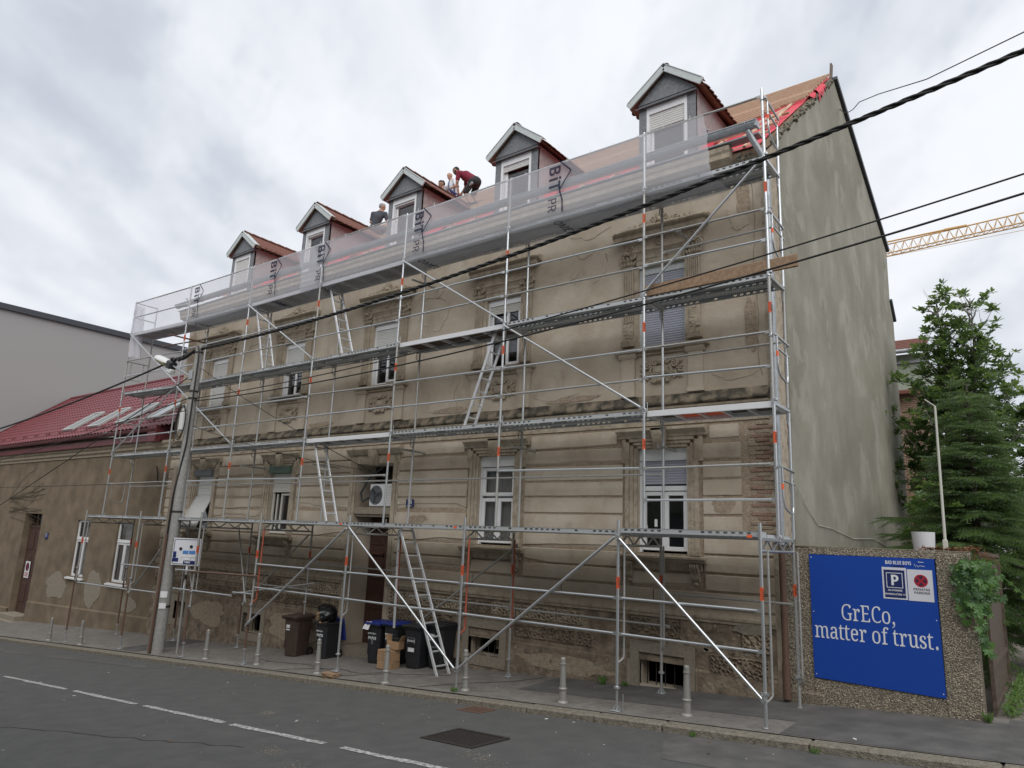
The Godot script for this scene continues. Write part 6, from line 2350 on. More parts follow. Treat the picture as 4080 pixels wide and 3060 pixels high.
	m.tube(V(2.21, 2.08, -1.3), V(2.23, 4.0, -1.3), 0.02, 0.015, 8)
	m.tube(V(2.23, 4.0, -1.3), V(2.1, 4.12, -1.35), 0.008, -1.0, 6)
	put("shaft", m, M.post_cream, p)
	m = MB.new()
	m.cb(V(2.21, 2.01, -1.3), V(0.06, 0.16, 0.06), 0.006)
	put("socket", m, M.post_cream, p)
	var pot := thing("wrapped_planter", "planter wrapped in white plastic sheeting behind the pebbled wall", "planter", V(1.85, 1.0, -2.0))
	m = MB.new()
	m.lathe(V(1.85, 1.0, -2.0), [Vector2(0.1, 0), Vector2(0.12, 0.6), Vector2(0.15, 1.05), Vector2(0.16, 1.21), Vector2(0.13, 1.2), Vector2(0.12, 1.1)], 14)
	put("wrapping", m, M.cover_grey, pot)
	m = MB.new()
	m.bb(1.72, 1.98, -0.3, 1.02, -2.15, -1.85)
	put("plinth", m, M.stone_frame, pot)
	# dead leaves on the coping
	m = MB.new()
	for i in 160:
		var o := V(rf(1.9, 2.6), 1.945 + rf(0.0, 0.035), rf(-1.42, -1.15))
		var B := Basis.from_euler(V(rf(-0.8, 0.8), rf(0, TAU), rf(-0.8, 0.8)))
		m.quad(o, o + B * V(0.05, 0, 0.008), o + B * V(0.07, 0.01, 0.03), o + B * V(0.02, 0, 0.03))
	var dl := put("dry_needles", m, M.leaf_dry)
	tag(dl, "rust-brown dry needles lying on the wall top", "dry needles")
	dl.set_meta("kind", "stuff")


# ---------- street furniture ----------

func bollards() -> void:
	var at := [[-21.6, 0.75], [-19.33, 0.79], [-12.89, 0.68], [-10.88, 0.64], [-8.65, 0.75], [-6.59, 0.83], [-4.82, 0.65], [-2.83, 0.67], [-0.86, 0.54]]
	var say := ["beside the low house with the brown door", "below the pale windows of the low house", "between the lamp pole and the brown bin", "in front of the brown bin", "in front of the bin with the black bag", "in front of the cardboard boxes", "next to the braced scaffold foot by the ladder", "in front of the bare lower wall between two cellar windows", "in front of the barred cellar window near the billboard"]
	var proto: Node3D
	for i in 9:
		var x: float = at[i][0]
		var z: float = at[i][1]
		var o: Node3D
		if i == 0:
			o = thing("bollard", "", "bollard", Vector3.ZERO, "bollards along the kerb")
			var m := MB.new()
			m.lathe(Vector3.ZERO, [Vector2(0.085, -0.02), Vector2(0.085, 0.012), Vector2(0.07, 0.03), Vector2(0.058, 0.04), Vector2(0.055, 0.19)], 16)
			m.lathe(Vector3.ZERO, [Vector2(0.055, 0.19), Vector2(0.065, 0.2), Vector2(0.065, 0.215), Vector2(0.052, 0.23)], 16)
			put("base", m, M.bollard, o)
			m = MB.new()
			m.lathe(Vector3.ZERO, [Vector2(0.052, 0.228), Vector2(0.042, 0.56)], 8)
			put("shaft", m, M.bollard, o)
			m = MB.new()
			m.lathe(Vector3.ZERO, [Vector2(0.043, 0.558), Vector2(0.05, 0.565), Vector2(0.05, 0.58), Vector2(0.041, 0.585), Vector2(0.041, 0.645), Vector2(0.03, 0.665), Vector2(0.0, 0.67)], 16)
			put("cap", m, M.bollard, o)
			proto = o
		else:
			o = proto.duplicate()
			o.name = numbered("bollard")
			add_child(o)
		o.set_meta("label", "grey cast bollard " + say[i])
		o.position = V(x, sw(x, z), z)
		o.rotation = V(rf(-0.03, 0.03), rf(0, TAU), rf(-0.035, 0.035))


func bin(at: Vector3, size: Vector3, body: Material, lid: Material, label: String, mark: String, group := "wheeled bins by the doorway", lidded := true) -> Node3D:
	var o := thing("wheeled_bin", label, "bin", Vector3.ZERO, group)
	var w := size.x
	var h := size.y
	var d := size.z
	var m := MB.new()
	# tapering tub with rounded corners
	var rings := []
	for q in [[0.0, 0.76], [0.03, 0.79], [h * 0.86, 0.97], [h * 0.9, 1.0]]:
		var ring := []
		for k in 24:
			var an := TAU * (k + 0.5) / 24.0
			var e := Vector2(cos(an), sin(an))
			var mx := pow(pow(absf(e.x), 7.0) + pow(absf(e.y), 7.0), -1.0 / 7.0)
			ring.append(V(e.x * mx * w * 0.5 * q[1], q[0], e.y * mx * d * 0.5 * q[1]))
		rings.append(ring)
	for r in rings.size() - 1:
		for k in 24:
			var k2 := (k + 1) % 24
			m.oquad(rings[r][k], rings[r][k2], rings[r + 1][k2], rings[r + 1][k], rings[r][k] * V(1, 0, 1))
	for k in 24:
		m.tri(Vector3.ZERO, rings[0][k], rings[0][(k + 1) % 24])
	for s in [-1.0, 1.0]:
		m.cb(V(s * w * 0.3, h * 0.45, d * 0.42), V(0.02, h * 0.5, 0.03), 0.006)
	put("tub", m, body, o)
	m = MB.new()
	m.cb(V(0, h * 0.91, 0.005), V(w * 1.06, 0.05, d * 1.06), 0.012)
	put("rim", m, body, o)
	if lidded:
		m = MB.new()
		var B := Basis(Vector3.RIGHT, 0.03)
		m.cb(V(0, h * 0.955, 0.02), V(w * 1.1, 0.045, d * 1.1), 0.014, B)
		m.cb(V(0, h * 0.985, -0.03), V(w * 0.86, 0.03, d * 0.8), 0.012, B)
		m.cb(V(0, h * 0.955, d * 0.57), V(w * 0.5, 0.03, 0.05), 0.01, B)
		put("lid", m, lid, o)
	m = MB.new()
	m.tube(V(-w * 0.42, h * 0.95, -d * 0.6), V(w * 0.42, h * 0.95, -d * 0.6), 0.014, -1.0, 8)
	put("handle", m, body, o)
	for s in [-1.0, 1.0]:
		var wh := node("wheel", o, V(s * w * 0.44, 0.1, -d * 0.4))
		m = MB.new()
		m.lathe(V(s * w * 0.44, 0.1, -d * 0.4), [Vector2(0.06, -0.025), Vector2(0.1, -0.02), Vector2(0.1, 0.02), Vector2(0.06, 0.025)], 18, Basis(V(0, 1, 0), V(-1, 0, 0), V(0, 0, 1)))
		put("tyre", m, M.black_rubber, wh)
		m = MB.new()
		m.lathe(V(s * w * 0.44, 0.1, -d * 0.4), [Vector2(0.0, -0.02), Vector2(0.062, -0.018), Vector2(0.062, 0.018), Vector2(0.0, 0.02)], 14, Basis(V(0, 1, 0), V(-1, 0, 0), V(0, 0, 1)))
		put("hub", m, body, wh)
	# print on the front
	var f := d * 0.5 * 0.945 + 0.004
	var T := Basis(Vector3.RIGHT, -0.085)
	var zz := func(y: float) -> float: return d * 0.5 * lerpf(0.79, 0.98, y / (h * 0.86)) + 0.006
	if mark == "PAPIR":
		text("PAPIR", 0.085, M.white_print, o, Transform3D(T, V(0, h * 0.6, zz.call(h * 0.6))), "lettering", false, 800)
		m = MB.new()
		var y := h * 0.71
		m.box(V(-0.11, y, zz.call(y)), V(0.03, 0.035, 0.003), T)
		m.box(V(-0.05, y + 0.008, zz.call(y)), V(0.07, 0.012, 0.003), T)
		m.box(V(-0.05, y - 0.01, zz.call(y)), V(0.07, 0.008, 0.003), T)
		m.lathe(V(0.03, y, zz.call(y)), [Vector2(0.012, -0.002), Vector2(0.022, 0), Vector2(0.012, 0.002)], 12, Basis(Vector3.RIGHT, V(0, 0, 1), V(0, -1, 0)))
		m.box(V(0.085, y, zz.call(y)), V(0.05, 0.012, 0.003), T * Basis(Vector3(0, 0, 1), 0.25))
		for k in 2:
			m.box(V(0, h * (0.53 - 0.05 * k), zz.call(h * 0.5)), V(0.05, 0.008, 0.003), T)
		put("emblem", m, M.white_print, o)
	elif mark != "":
		m = MB.new()
		var y := h * 0.62
		m.box(V(0, y, zz.call(y)), V(0.2, 0.12, 0.003), T)
		put("label_panel", m, M.black, o)
		m = MB.new()
		for s in [-1, 1]:
			m.box(V(0, y + s * 0.06, zz.call(y)), V(0.2, 0.005, 0.005), T)
			m.box(V(s * 0.1, y, zz.call(y)), V(0.005, 0.12, 0.005), T)
		put("label_border", m, M.grey_print, o)
		text(mark, 0.05, M.white_print, o, Transform3D(T, V(0, y, zz.call(y) + 0.003)), "lettering", false, 800)
		m = MB.new()
		y = h * 0.42
		m.box(V(0, y, zz.call(y)), V(0.17, 0.075, 0.004), T)
		put("barcode_label", m, M.paper, o)
	else:
		m = MB.new()
		var y := h * 0.72
		m.box(V(-0.05, y, zz.call(y)), V(0.12, 0.07, 0.004), T)
		m.box(V(-0.05, y - 0.075, zz.call(y)), V(0.13, 0.03, 0.004), T)
		put("torn_label", m, M.paper, o)
	o.position = at
	return o


func bins() -> void:
	var P := func(x: float, z: float) -> Vector3: return V(x, sw(x, z), z)
	bin(P.call(-11.22, -0.62), V(0.5, 0.93, 0.54), M.bin_brown, M.bin_brown, "brown wheeled bin with a torn white label", "").rotation.y = 0.06
	var b := bin(P.call(-10.2, -0.7), V(0.42, 0.84, 0.48), M.bin_black, M.lid_blue, "black paper bin with its lid thrown back behind an open rubbish bag", "PAPIR", "wheeled bins by the doorway", false)
	b.rotation.y = -0.05
	var m := MB.new()
	m.cb(b.position + V(0, 0.62, -0.3), V(0.44, 0.5, 0.05), 0.015, Basis(Vector3.RIGHT, 0.2))
	put("thrown_back_lid", m, M.lid_blue, b)
	bin(P.call(-8.58, -0.8), V(0.42, 0.86, 0.48), M.bin_black, M.lid_blue, "black paper bin with a blue lid propped up by paper", "PAPIR").rotation.y = 0.04
	bin(P.call(-8.06, -0.82), V(0.42, 0.86, 0.48), M.bin_black, M.lid_blue, "black paper bin with a blue lid behind the cardboard boxes", "PAPIR").rotation.y = -0.03
	bin(P.call(-7.31, -0.72), V(0.46, 0.86, 0.5), M.bin_black, M.bin_black, "black lidded bin with a framed label between the boxes and the ladder", "ČISTOĆA").rotation.y = 0.03
	var mx := bin(P.call(-6.83, -0.9), V(0.44, 0.88, 0.52), M.bin_black, M.bin_black, "black lidded bin standing behind the foot of the ladder", "")
	text("MIJEŠANI OTPAD", 0.035, M.grey_print, mx, Transform3D(Basis(), mx.position + V(0, 0.42, 0.245)), "lettering", false, 700)
	# rubbish bag
	var g := thing("rubbish_bag", "open black rubbish bag stuffed with cardboard on top of a bin", "rubbish bag", P.call(-10.2, -0.62) + V(0, 0.8, 0))
	m = MB.new()
	var pts := []
	var c := V(-10.22, 0.0, -0.62) + V(0, g.position.y + 0.16, 0)
	var axis := V(-0.55, -0.25, 0.8).normalized()
	var ux := Vector3.UP.cross(axis).normalized()
	var uy := axis.cross(ux)
	for j in 16:
		for i in 33:
			var t := j / 15.0
			var an := TAU * i / 32.0
			var r := 0.24 * sqrt(maxf(0.0, 1.0 - pow(t * 1.25 - 1.0, 2.0))) if t < 0.8 else 0.24 - 0.03 * (t - 0.8)
			r = maxf(r, 0.01)
			r *= 1.0 + 0.16 * fn.get_noise_2d(cos(an) * 90.0 + t * 70.0, sin(an) * 90.0) + 0.05 * sin(an * 9.0 + t * 5.0)
			pts.append(c + axis * (lerpf(-0.26, 0.16, t)) + ux * cos(an) * r + uy * sin(an) * r)
	m.grid(pts, 33, 16)
	put("bag", m, M.bag, g)
	for k in 5:
		m = MB.new()
		m.cb(c + axis * 0.1 + ux * rf(-0.07, 0.07) + uy * (-0.12 + k * 0.05), V(rf(0.2, 0.28), 0.012, rf(0.16, 0.24)), 0.003, Basis(ux, uy, axis) * Basis.from_euler(V(rf(-0.5, 0.5), rf(-0.5, 0.5), rf(-0.3, 0.3))))
		put("cardboard_piece", m, M.cardboard, g)
	# paper sticking out of the bin
	var pw := thing("waste_paper", "crumpled white paper sticking out under a blue bin lid", "paper", P.call(-8.7, -0.55) + V(0, 0.8, 0))
	m = MB.new()
	pts = []
	for j in 6:
		for i in 6:
			pts.append(pw.position + V(-0.08 + i * 0.035, 0.06 - j * 0.03 + 0.03 * fn.get_noise_2d(i * 160.0, j * 160.0), -0.02 + j * 0.022 + 0.03 * fn.get_noise_2d(i * 190.0, j * 120.0 + 90.0)))
	m.grid(pts, 6, 6)
	put("sheet", m, M.paper, pw)
	# cardboard boxes
	var spec := [[-7.76, -0.33, 0.0, 0.36, 0.15, 0.3, "flattened brown carton under the bigger carton beside the bins"], [-7.77, -0.33, 0.15, 0.37, 0.22, 0.3, "plain brown cardboard box standing on another carton"], [-7.68, -0.42, 0.37, 0.3, 0.16, 0.22, "open dark cardboard box with flaps up, topmost of the pile"]]
	for i in 3:
		var s: Array = spec[i]
		var o := thing("cardboard_box", s[6], "cardboard box", P.call(s[0], s[1]) + V(0, s[2], 0), "cardboard boxes between the bins")
		m = MB.new()
		var q := o.position + V(0, s[4] * 0.5, 0)
		var B := Basis(Vector3.UP, [0.1, -0.05, 0.2][i])
		m.cb(q, V(s[3], s[4] - 0.004, s[5]), 0.006, B)
		put("carton", m, M.cardboard, o)
		if i == 2:
			for sd in [-1.0, 1.0]:
				m = MB.new()
				m.cb(q + B * V(sd * 0.17, 0.13, 0), V(0.008, 0.16, 0.2), 0.002, B * Basis(Vector3(0, 0, 1), -sd * 0.5))
				put("flap", m, M.cardboard, o)
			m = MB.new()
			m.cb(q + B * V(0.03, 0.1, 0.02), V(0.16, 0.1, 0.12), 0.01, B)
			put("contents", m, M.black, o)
		else:
			m = MB.new()
			m.box(q + B * V(0, 0, s[5] * 0.5 + 0.001), V(0.05, s[4] - 0.02, 0.002), B)
			put("tape", m, M.plank_wood, o)


func pole() -> void:
	var x := -15.09
	var z := 0.70
	var gy := sw(x, z)
	var o := thing("utility_pole", "grey concrete utility pole carrying cables and a street lamp", "utility pole", V(x, gy, z))
	var m := MB.new()
	m.tube(V(x, gy - 0.1, z), V(x, 6.75, z), 0.15, 0.1, 18)
	put("shaft", m, M.pole_concrete, o)
	for q in [[5.25, "band"], [5.45, "band"], [2.2, "band"], [-0.2, "band"], [6.55, "band"]]:
		m = MB.new()
		var r := lerpf(0.15, 0.1, (q[0] - gy) / 8.0) + 0.004
		m.lathe(V(x, q[0], z), [Vector2(r, -0.025), Vector2(r + 0.006, -0.025), Vector2(r + 0.006, 0.025), Vector2(r, 0.025)], 16)
		put("band", m, M.iron, o)
	m = MB.new()
	m.sweep([V(x + 0.05, 6.72, z + 0.08), V(x + 0.15, 6.6, z + 0.1), V(x + 0.16, 6.3, z + 0.08), V(x + 0.14, 4.0, z + 0.08), V(x - 0.04, 2.6, z + 0.15), V(x - 0.06, 1.0, z + 0.16)], 0.022, 7)
	put("cable_riser", m, M.black_rubber, o)
	m = MB.new()
	m.cb(V(x - 0.18, 4.62, z + 0.1), V(0.17, 0.5, 0.14), 0.02)
	m.cb(V(x - 0.2, 5.0, z + 0.1), V(0.1, 0.2, 0.1), 0.015)
	put("junction_box", m, M.lamp_white, o)
	for k in 3:
		m = MB.new()
		var pts := []
		for i in 20:
			var an := TAU * i / 19.0
			pts.append(V(x - 0.14 + cos(an) * (0.2 + 0.03 * k), 4.6 + sin(an) * (0.42 + 0.04 * k), z + 0.17 + 0.01 * k))
		m.sweep(pts, 0.011, 5)
		put("cable_loop", m, M.black_rubber, o)
	m = MB.new()
	m.cb(V(x - 0.05, 5.9, z + 0.12), V(0.18, 0.26, 0.06), 0.01)
	put("bracket_plate", m, M.zinc, o)
	for q in [6.62, 6.66]:
		m = MB.new()
		m.tube(V(x - 0.35, q, z), V(x + 0.3, q + 0.02, z), 0.018, -1.0, 6)
		put("cross_arm", m, M.iron, o)
	# the lamp is bolted to the pole
	var lp := node("street_lamp", o, V(x - 1.5, 6.4, z))
	m = MB.new()
	m.tube(V(x - 0.1, 5.87, z + 0.1), V(x - 1.35, 6.33, z), 0.026, -1.0, 10)
	put("lamp_arm", m, M.zinc, lp)
	var ax := V(-1.0, 0.36, 0).normalized()
	var up := V(0.36, 1.0, 0).normalized()
	var side := V(0, 0, 1)
	var c := V(x - 2.0, 6.56, z)
	m = MB.new()
	var pts := []
	for j in 9:
		for i in 13:
			var t := j / 8.0
			var an := PI * i / 12.0
			var w := 0.17 * sqrt(maxf(0.0, 1.0 - pow(t * 2.0 - 1.0, 4.0)))
			pts.append(c + ax * lerpf(-0.45, 0.45, t) + side * cos(an) * w + up * sin(an) * w * 0.75)
	m.grid(pts, 13, 9)
	put("lamp_hood", m, M.lamp_white, lp)
	m = MB.new()
	pts = []
	for j in 9:
		for i in 13:
			var t := j / 8.0
			var an := PI + PI * i / 12.0
			var w := 0.16 * sqrt(maxf(0.0, 1.0 - pow(t * 2.0 - 1.0, 4.0)))
			pts.append(c + ax * lerpf(-0.42, 0.42, t) + side * cos(an) * w + up * sin(an) * w * 0.7)
	m.grid(pts, 13, 9)
	put("lamp_glass", m, M.lamp_glass, lp)
	m = MB.new()
	m.cb(c - ax * 0.55, V(0.3, 0.24, 0.22), 0.04, Basis(ax, up, side * -1.0))
	put("lamp_socket", m, M.black, lp)
	m = MB.new()
	m.cb(c - ax * 0.62 - up * 0.16, V(0.3, 0.13, 0.16), 0.02, Basis(ax, up, side * -1.0))
	put("ballast_box", m, M.lamp_white, lp)
	m = MB.new()
	var bp := []
	for i in 16:
		var t := i / 15.0
		bp.append(V(lerpf(x - 1.5, x - 0.25, t), lerpf(6.55, 6.66, t) - 0.1 * sin(PI * t) + 0.03 * sin(i * 2.1), z + 0.02 * cos(i * 1.7)))
	m.sweep(bp, 0.045, 7)
	put("taped_cable", m, M.black_rubber, lp)
	# paper stuck to the pole
	for q in [[0.02, 0.16], [-0.25, 0.14]]:
		m = MB.new()
		pts = []
		for j in 3:
			for i in 7:
				var an := 0.15 + i * 0.2
				pts.append(V(x + sin(an) * 0.155, q[0] + j * q[1] * 0.5 + 0.01 * sin(i * 3.0), z + cos(an) * 0.155))
		m.grid(pts, 7, 3)
		put("pasted_notice", m, M.paper, o)
	# timber stay strapped to it
	var st := thing("timber_stay", "old grey timber strapped upright to the concrete utility pole", "timber", V(x - 0.24, gy, z + 0.06))
	m = MB.new()
	m.beam(V(x - 0.27, gy, z + 0.08), V(x - 0.12, 3.4, z + 0.12), 0.13, 0.08, V(0, 0, 1), 0.012)
	put("timber", m, M.old_timber, st)
	m = MB.new()
	m.beam(V(x - 0.13, gy, z + 0.16), V(x - 0.03, 1.6, z + 0.18), 0.05, 0.05, V(0, 0, 1), 0.008)
	put("batten", m, M.rust, st)
	# pictogram sign on its own post
	var sg := thing("pictogram_sign", "square grey sign with two black figures, plastered with stickers, on a tube post", "sign", V(-14.5, sw(-14.5, 0.58), 0.58))
	m = MB.new()
	m.tube(V(-14.42, sw(-14.4, 0.56), 0.56), V(-14.5, 1.4, 0.56), 0.03, -1.0, 10)
	put("post", m, M.galv_old, sg)
	for q in [[0.72, 0.9, M.paper], [0.5, 0.62, M.black], [0.25, 0.42, M.sticker_white], [0.0, 0.14, M.navy]]:
		m = MB.new()
		m.tube(V(-14.47, q[0], 0.56), V(-14.475, q[1], 0.56), 0.0325, -1.0, 10)
		put("post_sticker", m, q[2], sg)
	var B := Basis(Vector3.UP, 0.62)
	var C := V(-14.5, 1.19, 0.62)
	var board := func(called: String, x0: float, x1: float, y0: float, y1: float, dz: float, mat: Material) -> void:
		var k := MB.new()
		k.box(C + B * V((x0 + x1) / 2, (y0 + y1) / 2, dz), V(x1 - x0, y1 - y0, 0.004), B)
		put(called, k, mat, sg)
	m = MB.new()
	m.cb(C, V(0.72, 0.68, 0.02), 0.006, B)
	put("board", m, M.sticker_white, sg)
	for q in [[-0.32, 0.32, 0.3, 0.315], [-0.32, 0.32, -0.315, -0.3], [-0.335, -0.32, -0.3, 0.3], [0.32, 0.335, -0.3, 0.3]]:
		board.call("border", q[0], q[1], q[2], q[3], 0.012, M.dark_trim)
	for s in 2:
		m = MB.new()
		var hx: float = [-0.15, 0.12][s]
		var hy: float = [0.07, 0.13][s]
		m.lathe(C + B * V(hx, hy, 0.012), [Vector2(0.042, 0), Vector2(0.042, 0.003), Vector2(0, 0.003)], 14, B * Basis(Vector3.RIGHT, V(0, 0, 1), V(0, -1, 0)))
		m.extr(PackedVector2Array([Vector2(-0.03, -0.04), Vector2(0.03, -0.05), Vector2(0.1, -0.1), Vector2(0.1, -0.13), Vector2(0.03, -0.1), Vector2(0.05, -0.28), Vector2(-0.06, -0.28), Vector2(-0.05, -0.16), Vector2(-0.12, -0.2), Vector2(-0.13, -0.22), Vector2(-0.06, -0.12)]), Transform3D(B, C + B * V(hx, hy, 0.012)), 0.003)
		put("figure", m, M.black, sg)
	board.call("sticker", -0.33, -0.25, -0.15, 0.0, 0.016, M.navy)
	board.call("sticker", -0.34, -0.18, -0.25, -0.16, 0.017, M.navy)
	board.call("sticker", -0.08, 0.06, -0.05, 0.03, 0.017, M.sky_blue)
	board.call("sticker", 0.08, 0.24, -0.05, 0.03, 0.017, M.sky_blue)
	board.call("sticker", -0.13, 0.28, -0.13, -0.08, 0.017, M.paper)
	board.call("sticker", -0.02, 0.12, -0.21, -0.14, 0.018, M.paper)
	board.call("sticker", -0.04, 0.3, -0.3, -0.22, 0.017, M.navy)
	text("1980", 0.07, M.white_print, sg, Transform3D(B, C + B * V(0.06, -0.26, 0.02)), "sticker_lettering", false, 800)


func hang(a0: Vector3, b0: Vector3, sag: float, r: float, label: String, twist := false) -> void:
	var m := MB.new()
	var n := 40
	if twist:
		for s in 3:
			var pts := []
			for i in n * 6 + 1:
				var t := float(i) / (n * 6)
				var p := a0.lerp(b0, t) - V(0, sag * 4.0 * t * (1.0 - t), 0)
				var an := t * a0.distance_to(b0) * TAU / 0.7 + TAU * s / 3.0
				pts.append(p + V(sin(an) * 0.25, cos(an), sin(an)) * r * 0.62)
			m.sweep(pts, r * 0.58, 5)
	else:
		var pts := []
		for i in n + 1:
			var t := float(i) / n
			pts.append(a0.lerp(b0, t) - V(0, sag * 4.0 * t * (1.0 - t), 0))
		m.sweep(pts, r, 6)
	tag(put("overhead_cable", m, M.black_rubber), label, "cable", "overhead cables")


func wires() -> void:
	var z := 0.7
	hang(V(-15.0, 6.66, z), V(14.0, 10.1, z), 0.95, 0.036, "thick twisted black cable running from the pole top over the whole house front", true)
	hang(V(-15.0, 5.25, z), V(14.0, 8.1, z), 0.75, 0.012, "upper of two thin cables crossing the upper storey")
	hang(V(-15.0, 5.18, z), V(14.0, 7.9, z), 0.85, 0.015, "lower of two thin cables crossing the upper storey")
	hang(V(-15.2, 6.66, z), V(-45.0, 4.9, z), 0.5, 0.03, "black cable running from the pole top past the lamp over the red roof")
	hang(V(-15.2, 5.98, z), V(-40.0, -0.9, z), 0.1, 0.014, "thin cable dropping steeply from the pole past the lamp arm towards the low house")
	hang(V(-15.2, 5.3, z), V(-45.0, 3.3, z), 0.35, 0.014, "thin cable from the pole in front of the skylights")
	hang(V(-14.95, 6.1, z - 0.05), V(-8.6, 3.0, -1.0), 0.15, 0.009, "thin wire slanting down from the pole to the doorway hood")
	hang(V(-16.3, 3.02, 0.5), V(-45.0, 3.2, 0.5), 0.1, 0.01, "level thin wire across the brown wall of the low house")
	hang(V(-15.0, 4.5, z - 0.05), V(-9.5, 3.3, -1.0), 0.12, 0.008, "slack thin wire from the pole junction box to the doorway")
	# service wire from the gable verge out over the street
	var m := MB.new()
	var pts := [V(0.0, 13.08, -7.45), V(0.08, 12.82, -7.05), V(0.26, 12.38, -6.53), V(0.5, 11.95, -5.88), V(0.71, 11.63, -5.29), V(0.93, 11.41, -4.74), V(1.45, 10.84, -3.76), V(2.43, 9.82, -2.14), V(3.79, 9.07, -0.53), V(5.83, 7.94, 1.88)]
	m.sweep(pts, 0.01, 5)
	tag(put("overhead_cable", m, M.black_rubber), "slack thin wire looping from the gable verge out over the street", "cable", "overhead cables")


func wall_things() -> void:
	var ac := thing("air_conditioner", "white outdoor air-conditioning unit standing over the door", "air conditioner", V(-9.35, 2.46, FZ - 0.2))
	var m := MB.new()
	var z := FZ - 0.2
	m.cb(V(-9.36, 2.75, z), V(0.78, 0.54, 0.3), 0.02)
	put("case", m, M.pvc, ac)
	m = MB.new()
	for k in 5:
		var pts := []
		for i in 24:
			pts.append(V(-9.52 + cos(TAU * i / 24.0) * (0.05 + k * 0.042), 2.75 + sin(TAU * i / 24.0) * (0.05 + k * 0.042), z + 0.158))
		m.sweep(pts, 0.006, 4, true)
	put("fan_grille", m, M.dark_trim, ac)
	m = MB.new()
	m.lathe(V(-9.52, 2.75, z + 0.146), [Vector2(0.23, 0), Vector2(0.23, 0.006), Vector2(0, 0.006)], 24, Basis(Vector3.RIGHT, V(0, 0, 1), V(0, -1, 0)))
	put("fan_opening", m, M.dormer_grey, ac)
	for k in 3:
		m = MB.new()
		m.box(V(-9.52, 2.75, z + 0.154) + Basis(Vector3(0, 0, 1), k * TAU / 3.0) * V(0.1, 0.02, 0), V(0.18, 0.08, 0.004), Basis(Vector3(0, 0, 1), k * TAU / 3.0 + 0.3))
		put("fan_blade", m, M.dark_trim, ac)
	m = MB.new()
	for k in 7:
		m.bb(-9.22, -9.0, 2.53 + k * 0.065, 2.575 + k * 0.065, z + 0.15, z + 0.156)
	put("louvre", m, M.slat_white, ac)
	m = MB.new()
	m.sweep([V(-9.8, 2.75, z), V(-10.05, 2.6, z + 0.1), V(-10.1, 2.8, z + 0.12), V(-9.9, 3.2, z + 0.05), V(-9.6, 3.45, z - 0.1)], 0.025, 6)
	put("refrigerant_hose", m, M.dark_trim, ac)
	var pl := thing("house_number_plate", "blue enamel house number plate 15 on the wall right of the doorway", "number plate", V(-8.25, 2.55, FZ))
	m = MB.new()
	m.cb(V(-8.25, 2.56, FZ + 0.045), V(0.25, 0.17, 0.012), 0.004)
	put("plate", m, M.navy, pl)
	text("15", 0.13, M.white_print, pl, Transform3D(Basis(), V(-8.25, 2.585, FZ + 0.053)), "lettering", false, 800)
	m = MB.new()
	m.bb(-8.34, -8.18, 2.495, 2.505, FZ + 0.051, FZ + 0.053)
	put("street_name", m, M.white_print, pl)
	var bp := MB.new()
	bp.cb(V(-8.62, 2.56, FZ + 0.035), V(0.05, 0.07, 0.02), 0.008)
	tag(put("bell_push", bp, M.slat_cream), "small round bell push beside the doorway", "doorbell")
	# small weeds at the foot of walls and kerb
	for q in [[-3.05, -0.92, 0.16, "at the wall foot behind a bollard"], [-2.62, -0.95, 0.1, "at the wall foot left of the barred cellar window"], [-4.9, 0.83, 0.1, "at the kerb beside the scaffold foot near the ladder"], [-0.5, 1.2, 0.07, "in the gutter below the last bollard"], [2.55, -1.05, 0.14, "at the corner of the pebbled wall"], [1.0, 1.2, 0.08, "in the gutter before the blue billboard"]]:
		var w := MB.new()
		var b := V(q[0], sw(q[0], q[1]) if q[1] < KZ else rd(q[0], q[1]), q[1])
		for k in 26:
			var an := rf(0, TAU)
			var l: float = q[2] * rf(0.5, 1.2)
			var o := b + V(rf(-0.04, 0.04), 0, rf(-0.04, 0.04))
			var d := V(cos(an) * rf(0.2, 0.8), 1.0, sin(an) * rf(0.2, 0.8)).normalized()
			var s := d.cross(V(sin(an), 0.2, -cos(an))).normalized() * l * 0.12
			w.quad(o, o + d * l * 0.5 + s, o + d * l, o + d * l * 0.5 - s)
		tag(put("weed", w, M.leaf_weed), "small green weed " + q[3], "weed", "weeds in the pavement joints")
	# litter and fallen leaves
	var lf := MB.new()
	lf.colored = true
	for i in 420:
		var x := rf(-14.0, 6.0)
		var zz := rf(-1.0, 8.0)
		if zz > KZ - 0.3 and zz < KZ + 0.05:
			continue
		var y := sw(x, zz) + 0.008 if zz < KZ else rd(x, zz) + 0.007
		var B := Basis.from_euler(V(rf(-0.3, 0.3), rf(0, TAU), rf(-0.3, 0.3)))
		var l := rf(0.008, 0.024) if i > 60 else rf(0.03, 0.06)
		var g := rf(0.25, 0.6)
		lf.tint = Color(g, g, g * 0.95) if i % 4 else Color(0.16, 0.085, 0.04)
		lf.quad(V(x, y, zz), V(x, y, zz) + B * V(l, 0.003, l * 0.3), V(x, y, zz) + B * V(l * 1.3, 0.001, l), V(x, y, zz) + B * V(l * 0.2, 0.004, l * 0.7))
	var lm := flat("litter", Color.WHITE, 0.9)
	lm.vertex_color_use_as_albedo = true
	var lo := put("litter", lf, lm)
	tag(lo, "scattered plaster crumbs and dead leaves on the street", "litter")
	lo.set_meta("kind", "stuff")
